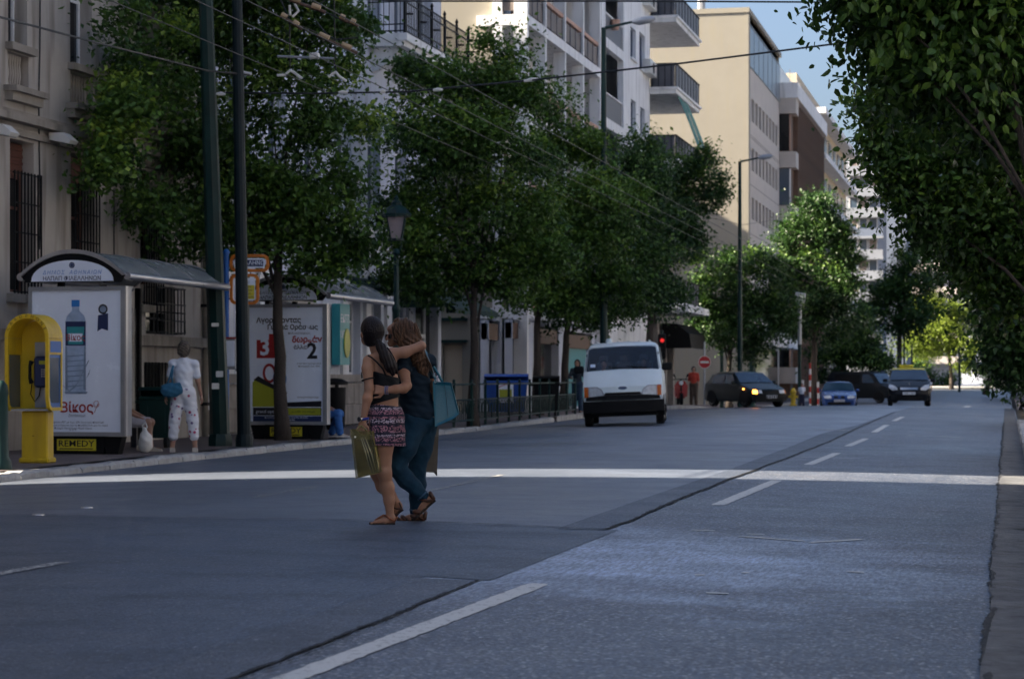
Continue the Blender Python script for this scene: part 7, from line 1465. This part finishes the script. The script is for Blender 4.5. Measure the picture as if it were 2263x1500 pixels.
box_ = [f0[0].lerp(f0[3],.2).lerp(f0[1].lerp(f0[2],.2),.12), f0[0].lerp(f0[3],.2).lerp(f0[1].lerp(f0[2],.2),.92), f0[0].lerp(f0[3],.96).lerp(f0[1].lerp(f0[2],.96),.9), f0[0].lerp(f0[3],.96).lerp(f0[1].lerp(f0[2],.96),.1)]
c_ = MB().add([p+Vector((0,.02,0)) for p in box_]+[p+Vector((.008,.07,0)) for p in box_], [(0,1,2,3),(7,6,5,4),(0,4,5,1),(1,5,6,2),(2,6,7,3),(3,7,4,0)]); ob('wrapped_box', c_, mat('wrapped_goods', (.012,.012,.008), .35, .6, 9, col2=(.12,.075,.012)), gb)
top_ = f0[0].lerp(f0[1],.5)
for dx in (-.012, .012): ob('handle', MB().tube([f0[0].lerp(f0[1],.32)+Vector((0,.0,0)),J(795,944,-.2)+Vector((dx*.4,0,.012)),J(799,944,-.19)+Vector((dx*.3,0,.012)),f0[0].lerp(f0[1],.8)], .0045, 5), GOLD2, gb, 4)
GLINT = mat('film_glint', (.36,.33,.20), .15, .1, 5, metal=.4)
for a, b2 in ((.50,.62),(.58,.74),(.72,.86)): s1 = f0[0].lerp(f0[1], a); e1 = f0[3].lerp(f0[2], b2); ob('glint_streak', MB().tube([s1+Vector((0,-.004,-.05)),s1.lerp(e1,.5)+Vector((0,-.007,0)),e1+Vector((0,-.004,.02))], [.002,.007,.002], 5), GLINT, gb, 4)  # pale streaks stand for sky glints, painted as strips on the film
ob('eyelet', MB().tube([J(785,965,-.245),J(785,965,-.25)], .008, 8), MT['porcelain'], gb)
pb = thing('paper_bag', 'stiff brown paper carrier bag behind the jeans', 'bag', og, PSI); BRN = mat('brown_paper', (.115,.095,.075), .7, .12, 6)
P = [J(930,948,.56),J(970,945,.62),J(966,1044,.62),J(926,1042,.56)]; ob('panel', MB().add(P+[p+Vector((-.03,.09,0)) for p in P], [(0,1,2,3),(7,6,5,4),(0,4,5,1),(1,5,6,2),(2,6,7,3),(3,7,4,0)]), BRN, pb)
Q_ = [P[0].lerp(P[3],.0)+Vector((0,-.003,0)), P[1]+Vector((0.001,-.003,0)), P[1].lerp(P[2],.2)+Vector((0,-.003,0)), P[0].lerp(P[3],.2)+Vector((0,-.003,0))]; ob('turnover', MB().add(Q_, [(0,1,2,3)]), mat('paper_turnover', (.16,.145,.125), .7, .1, 6), pb)
ob('corner_flap', MB().add([P[2]+Vector((-.03,-.002,.004)), P[2]+Vector((.002,-.004,.004)), P[2]+Vector((.0,-.006,-.03))], [(0,1,2)]), BRN, pb); ob('handle', MB().tube([P[0].lerp(P[1],.3),J(948,930,.53),P[0].lerp(P[1],.7)], .004, 5), BRN, pb)
# ---------------------------------------------------------------- other people
def figure(label, px, py_foot, D, hgt, face, top, bottom, hairm, skinm=None, arms=None, lean=0, group=None, h=.012, hair_long=0, bottom_len=1.0, sleeve=.35, zg=None, stance=.11, name='person', step=0, top_len=0):
    """standing person; face = angle from looking away (0) counter-clockwise; local axes: x to the right, y away from the camera"""
    p = wp(px, 833, D); zg = zwalk(p.y) if zg is None else zg; t = thing(name, label, 'person', (p.x, p.y, zg), PSI+face, group); k = hgt/1.65
    V = lambda x, y, z: Vector((x*k, y*k, z*k)); b = SDF(); skinm = skinm or SKIN3
    b.ell(V(0,0,.90), (.15*k,.115*k,.13*k)); b.chain([V(0,0,.92),V(0,.0,1.06),V(0,.01,1.2),V(0,0,1.34)], [.125*k,.108*k,.122*k,.09*k], .05)
    for s_ in (-1,1): b.cap(V(0,0,1.35), V(s_*.155,0,1.345), .06*k, .05*k, .04)
    b.chain([V(0,0,1.36),V(0,.02,1.46)], [.055*k,.047*k], .03); b.ell(V(0,.025,1.555), (.073*k,.09*k,.105*k), .02); b.ell(V(0,.11,1.535), (.012*k,.02*k,.018*k), .01); b.ell(V(0,.06,1.49), (.045*k,.05*k,.04*k), .02)
    arms = arms or [((.20,.0,1.08),(.22,.04,.84)),((-.20,.0,1.08),(-.22,.04,.84))]; AP = []
    for s_, (e, w_) in zip((1,-1), arms):
        P = [V(s_*.165,0,1.335), V(*e), V(*w_)]; AP.append(P); b.chain(P, [.046*k,.037*k,.025*k], .02); d = P[2]-P[1]; hand(b, P[2], d, (s_*.95,.1,.1), s_, (.35,.4,.3), .95*k)
    LP = []
    for i, s_ in enumerate((1,-1)):
        fy_ = step*(1 if i == 0 else -1); P = [V(s_*.075,0,.88), V(s_*stance*.8,fy_*.4+.01,.48), V(s_*stance,fy_,.08)]; LP.append(P); b.chain(P, [.092*k,.058*k,.037*k], .03); b.cap(P[1]+V(0,-.02,-.1), P[1]+V(0,-.025,-.2), .052*k, .045*k, .03); b.cap(P[2]+V(0,-.03,-.045), P[2]+V(s_*.02,.13,-.055), .033*k, .024*k, .02)
    sob('body', b, h, skinm, t)
    s = SDF(); s.chain([V(0,0,.95-top_len),V(0,.0,1.06),V(0,.01,1.2),V(0,0,1.34)], [.142*k,.118*k,.130*k,.095*k], .05); 
    for s_ in (-1,1): s.cap(V(0,0,1.345), V(s_*.16,0,1.34), .066*k, .056*k, .04)
    for P in AP: 
        q1 = P[0].lerp(P[1], min(sleeve*2,1)); s.cap(P[0], q1, .057*k, .052*k, .03)
        if sleeve > .5: s.cap(P[1], P[1].lerp(P[2], sleeve*2-1), .046*k, .038*k, .02)
    s.grow = .006; s.disp = folds(.005, 22, 34, int(px)); s.cut(V(0,0,.93-top_len), (0,0,-1)); sob('top', s, h, top, t)
    s = SDF(); s.ell(V(0,0,.91), (.165*k,.142*k,.135*k))
    for P in LP:
        s.cap(P[0], P[1], .104*k, .082*k, .04)
        if bottom_len > .5: s.cap(P[1]+V(0,-.012,0), P[1].lerp(P[2], bottom_len*2-1)+V(0,-.012,0), .080*k, .068*k, .03)
    s.grow = .006; s.disp = folds(.004, 25, 40, int(px)+1); s.cut(V(0,0,1.0), (0,0,1)); sob('trousers', s, h, bottom, t)
    s = SDF(); s.ell(V(0,-.005,1.575), (.096*k,.102*k,.110*k)); s.ell(V(0,-.03,1.53), (.090*k,.080*k,.095*k), .03)
    if hair_long: s.chain([V(0,-.03,1.53),V(0,-.07,1.42),V(0,-.09,1.42-hair_long)], [.085*k,.085*k,.05*k], .03)
    s.disp = lambda X: .008*np.sin(X[:,0]*85+X[:,2]*50)*np.sin(X[:,1]*70+X[:,2]*75); s.cut(V(0,.065,1.55), (0,1,-.45)); sob('hair', s, h, hairm, t)
    for P in LP: ob('shoe', MB().prism([(-.07*k,0),(.16*k,0),(.15*k,.03*k),(.04*k,.06*k),(-.06*k,.07*k)], (.075*k,0,0), P[2]+V(-.037,-.0,-.08), (0,1,0), (0,0,1)), SHOE[0] if bottom_len < .95 else MT['black'], t)
    return t, V
SHOE = [mat('pale_shoe', (.42,.38,.33), .7, .15, 8)]
WHITE_T = mat('white_cotton', (.66,.68,.74), .85, .05, 6)
def floral(name):
    m = mat(name, (.66,.66,.70), .85, 0); nt = m.node_tree; N = nt.nodes; L = nt.links; b = N['Principled BSDF']; tc = N.new('ShaderNodeTexCoord'); v = N.new('ShaderNodeTexVoronoi'); v.inputs['Scale'].default_value = 13; L.new(tc.outputs['Object'], v.inputs['Vector']); r = N.new('ShaderNodeValToRGB'); r.color_ramp.elements[0].position = .26; r.color_ramp.elements[1].position = .33; L.new(v.outputs['Distance'], r.inputs[0])
    s_ = N.new('ShaderNodeSeparateColor'); L.new(v.outputs['Color'], s_.inputs[0]); c = N.new('ShaderNodeValToRGB'); c.color_ramp.interpolation = 'CONSTANT'; e = c.color_ramp.elements; e[0].color = (.38,.05,.12,1); e[1].position = .35; e[1].color = (.66,.66,.70,1); k = e.new(.55); k.color = (.14,.09,.22,1); k = e.new(.8); k.color = (.62,.6,.64,1); L.new(s_.outputs[0], c.inputs[0])
    x = N.new('ShaderNodeMix'); x.data_type = 'RGBA'; L.new(r.outputs[0], x.inputs[0]); L.new(c.outputs[0], x.inputs[6]); x.inputs[7].default_value = (.66,.66,.70,1); L.new(x.outputs[2], b.inputs['Base Color']); return m
t, V = figure('older woman in white shirt and floral cropped trousers at the first shelter', 406, 1006, 33.3, 1.67, .1, WHITE_T, floral('floral_cotton'), HAIRG, arms=[((.215,.02,1.07),(.26,.05,.86)),((-.215,.02,1.07),(-.26,.03,.86))], bottom_len=.80, h=.008, zg=0, stance=.17, sleeve=.33)
bg2 = thing('shoulder_bag', 'slouchy blue shoulder bag on the woman in white', 'handbag', t.location, PSI+.1); BLB = mat('blue_cloth', (.022,.115,.20), .75, .2, 9, .2, 60)
s = SDF(); s.ell((-.17,-.16,.95), (.17,.075,.105)).ell((-.22,-.15,.93), (.11,.07,.09), .03).cap((-.30,-.14,.99), (-.06,-.17,1.03), .035, .035, .04); s.disp = folds(.006, 30, 40, 9); sob('bag_body', s, .008, BLB, bg2)
for dx in (0, .03): ob('strap', MB().tube([(-.25+dx*3,-.17,1.02),(-.2+dx,-.155,1.15),(-.16+dx*.3,-.09,1.32),(-.15,.02,1.335)], .014, 6), BLB, bg2, 4)
# seated people on the shelter benches (only legs and laps show past the panels)
def seated(label, x, y, zseat, rz, top, bottom, hairm, bl, shoe, k=1.0, bare=True):
    t = thing('person', label, 'person', (x, y, 0), rz, 'people seated on the shelter benches'); V = lambda a, b_, c: Vector((a*k, b_*k, c*k)); b = SDF()
    b.ell(V(0,0,zseat+.12), (.15,.13,.12)); b.chain([V(0,0,zseat+.14),V(0,-.02,zseat+.35),V(0,0,zseat+.52)], [.125,.115,.09], .04); b.chain([V(0,0,zseat+.54),V(0,.02,zseat+.64)], [.055,.047], .03); b.ell(V(0,.03,zseat+.74), (.075,.09,.105), .02)
    for s_ in (-1,1):
        b.cap(V(0,0,zseat+.53), V(s_*.16,0,zseat+.52), .058, .05, .04); A_ = [V(s_*.165,0,zseat+.51),V(s_*.2,.08,zseat+.28),V(s_*.12,.32,zseat+.17)]; b.chain(A_, [.045,.036,.025], .02); hand(b, A_[2], (0,.8,-.3), (0,.2,1), -s_, (.2,.3,.3), .9)
    LP = []
    for s_ in (-1,1):
        P = [V(s_*.085,.02,zseat+.10),V(s_*.10,.44,zseat+.09),V(s_*.11,.40+.1*s_,.09)]; LP.append(P); b.chain(P, [.085,.060,.038], .03); b.cap(P[1]+V(0,-.02,-.1), P[1]+V(0,-.02,-.2), .05, .045, .03); b.cap(P[2]+V(0,-.03,-.045), P[2]+V(0,.13,-.055), .034, .026, .02)
    sob('body', b, .010, SKIN3, t); s = SDF(); s.chain([V(0,0,zseat+.12),V(0,-.02,zseat+.35),V(0,0,zseat+.52)], [.14,.125,.095], .04)
    for s_ in (-1,1): s.cap(V(0,0,zseat+.53), V(s_*.17,.0,zseat+.50), .066, .056, .04); s.cap(V(s_*.17,0,zseat+.5), V(s_*.19,.05,zseat+.38), .056, .05, .03)
    s.grow = .005; s.disp = folds(.004, 22, 34, 3); sob('top', s, .010, top, t); s = SDF(); s.ell(V(0,0,zseat+.12), (.155,.135,.12))
    for P in LP:
        s.cap(P[0], P[1] if bl > .5 else P[0].lerp(P[1], bl*2), .095, .075, .04)
        if bl > .5: s.cap(P[1]+V(0,-.012,0), P[1].lerp(P[2], bl*2-1)+V(0,-.012,0), .080, .066, .03)
    s.grow = .004; s.disp = folds(.004, 25, 40, 5); sob('trousers', s, .010, bottom, t); s = SDF(); s.ell(V(0,.01,zseat+.765), (.086,.095,.1)); s.cut(V(0,.07,zseat+.73), (0,1,-.4)); sob('hair', s, .010, hairm, t)
    for P in LP: ob('shoe', MB().prism([(-.08,0),(.17,0),(.17,.03),(.05,.065),(-.07,.08)], (.08,0,0), P[2]+V(-.04,0,-.085), (0,1,0), (0,0,1)), shoe, t)
    return t
PALE = mat('pale_shorts', (.45,.43,.47), .85, .12, 7); JEAN2 = mat('blue_jeans', (.03,.12,.36), .85, .2, 10)
p1 = wp(300, 833, 33.6); seated('person in pale shorts sitting half hidden behind the water advert', p1.x-.24, p1.y, .36, radians(-82), mat('lime_top', (.30,.38,.06), .85, .1), PALE, HAIRG, .45, SHOE[0])
p2 = wp(735, 833, 41.3); seated('person in blue jeans and white shoes sitting behind the spectacles advert', p2.x-.33, p2.y, .36, radians(-84), mat('dark_top', (.02,.02,.03), .85, .1), JEAN2, HAIRD, 1.0, mat('white_shoe', (.62,.6,.56), .6, .1))
pc = wp(322, 833, 32.9); cb = thing('plastic_bag', 'white plastic carrier bag on the ground by the seated person', 'bag', (pc.x, pc.y, 0), .3)
s = SDF(); s.ell((0,0,.16), (.11,.09,.16)).cap((0,0,.2), (-.02,0,.36), .07, .03, .05); s.disp = folds(.006, 30, 26, 12); s.cut((0,0,.005), (0,0,-1)); sob('sack', s, .009, mat('white_plastic', (.60,.58,.55), .4, .08, 8), cb); ob('handle', MB().tube([(-.04,0,.34),(-.05,0,.42),(0,0,.46),(.02,0,.4),(0,0,.34)], .012, 6), mat('white_handle', (.60,.58,.55), .4, 0), cb, 4)
figure('long haired woman in dark jacket and jeans beside the white van', 1276, 905, 71, 1.70, 2.9, mat('dark_jacket', (.02,.03,.045), .8, .2), mat('dark_jeans', (.02,.045,.09), .85, .2), HAIRD, arms=[((.24,.06,1.12),(.16,.2,1.1)),((-.24,.0,1.1),(-.30,.05,.9))], hair_long=.22, sleeve=.9, zg=0, h=.014)
figure('person in a red shirt by the no entry sign', 1533, 900, 91, 1.6, 3.0, mat('red_shirt', (.40,.05,.03), .85, .1), mat('tan_trousers', (.10,.07,.05), .85, .1), HAIRD, h=.016, sleeve=.5)
figure('child in a white shirt by the striped posts', 1772, 893, 100, 1.15, 3.1, WHITE_T, mat('navy_shorts', (.03,.03,.06), .85, .1), HAIRD, h=.016)
figure('far pedestrian in pale clothes beyond the taxi', 2050, 880, 126, 1.75, 2.8, mat('pale_blue_shirt', (.40,.45,.58), .85, .1), mat('grey_trousers', (.15,.15,.17), .85, .1), HAIRB, h=.018)
# driver and passenger of the van
def sitter(label, lx, ly, top, hairm, lean, g):
    t = thing('person', label, 'person', van.t.location, 0, g); t.rotation_euler = van.t.rotation_euler; V = lambda a, b_, c: Vector((lx+a, ly+b_, c)); b = SDF()
    b.ell(V(0,.05,.75), (.15,.13,.12)); b.chain([V(0,.05,.78),V(0,.06,1.05),V(0,.02,1.26)], [.13,.13,.1], .04); b.chain([V(0,.0,1.3),V(lean,-.02,1.4)], [.055,.047], .03); b.ell(V(lean,-.03,1.5), (.075,.09,.105), .02); b.ell(V(lean,-.12,1.48), (.013,.02,.02), .01)
    for s_ in (-1,1):
        b.cap(V(0,.02,1.28), V(s_*.17,.0,1.26), .058, .05, .04); b.chain([V(s_*.17,0,1.25),V(s_*.22,-.14,1.08),V(s_*.10,-.40,1.2)], [.046,.037,.026], .02); hand(b, V(s_*.10,-.40,1.2), (-s_*.3,-1,.3), (0,-.3,1), -s_, (.6,.7,.5), .9); b.cap(V(s_*.09,0,.72), V(s_*.1,-.4,.7), .085, .06, .03)
    sob('body', b, .014, SKIN3, t); s = SDF(); s.chain([V(0,.05,.78),V(0,.06,1.05),V(0,.02,1.26)], [.145,.14,.105], .04)
    for s_ in (-1,1): s.cap(V(0,.02,1.285), V(s_*.17,0,1.25), .066, .06, .04); s.cap(V(s_*.17,0,1.25), V(s_*.2,-.07,1.16), .06, .055, .03)
    s.grow = .005; sob('top', s, .014, top, t); s = SDF(); s.ell(V(lean,-.01,1.535), (.085,.095,.095)); s.cut(V(lean,-.08,1.5), (0,-1,-.4)); sob('hair', s, .014, hairm, t); return t
sitter('driver in a blue shirt at the wheel of the white van', .5, 1.58, mat('driver_shirt', (.20,.26,.40), .85, .1), HAIRG, 0, 'people in the white van'); sitter('dark haired passenger beside the van window', -.52, 1.58, mat('passenger_shirt', (.30,.30,.36), .85, .1), HAIRD, .03, 'people in the white van')
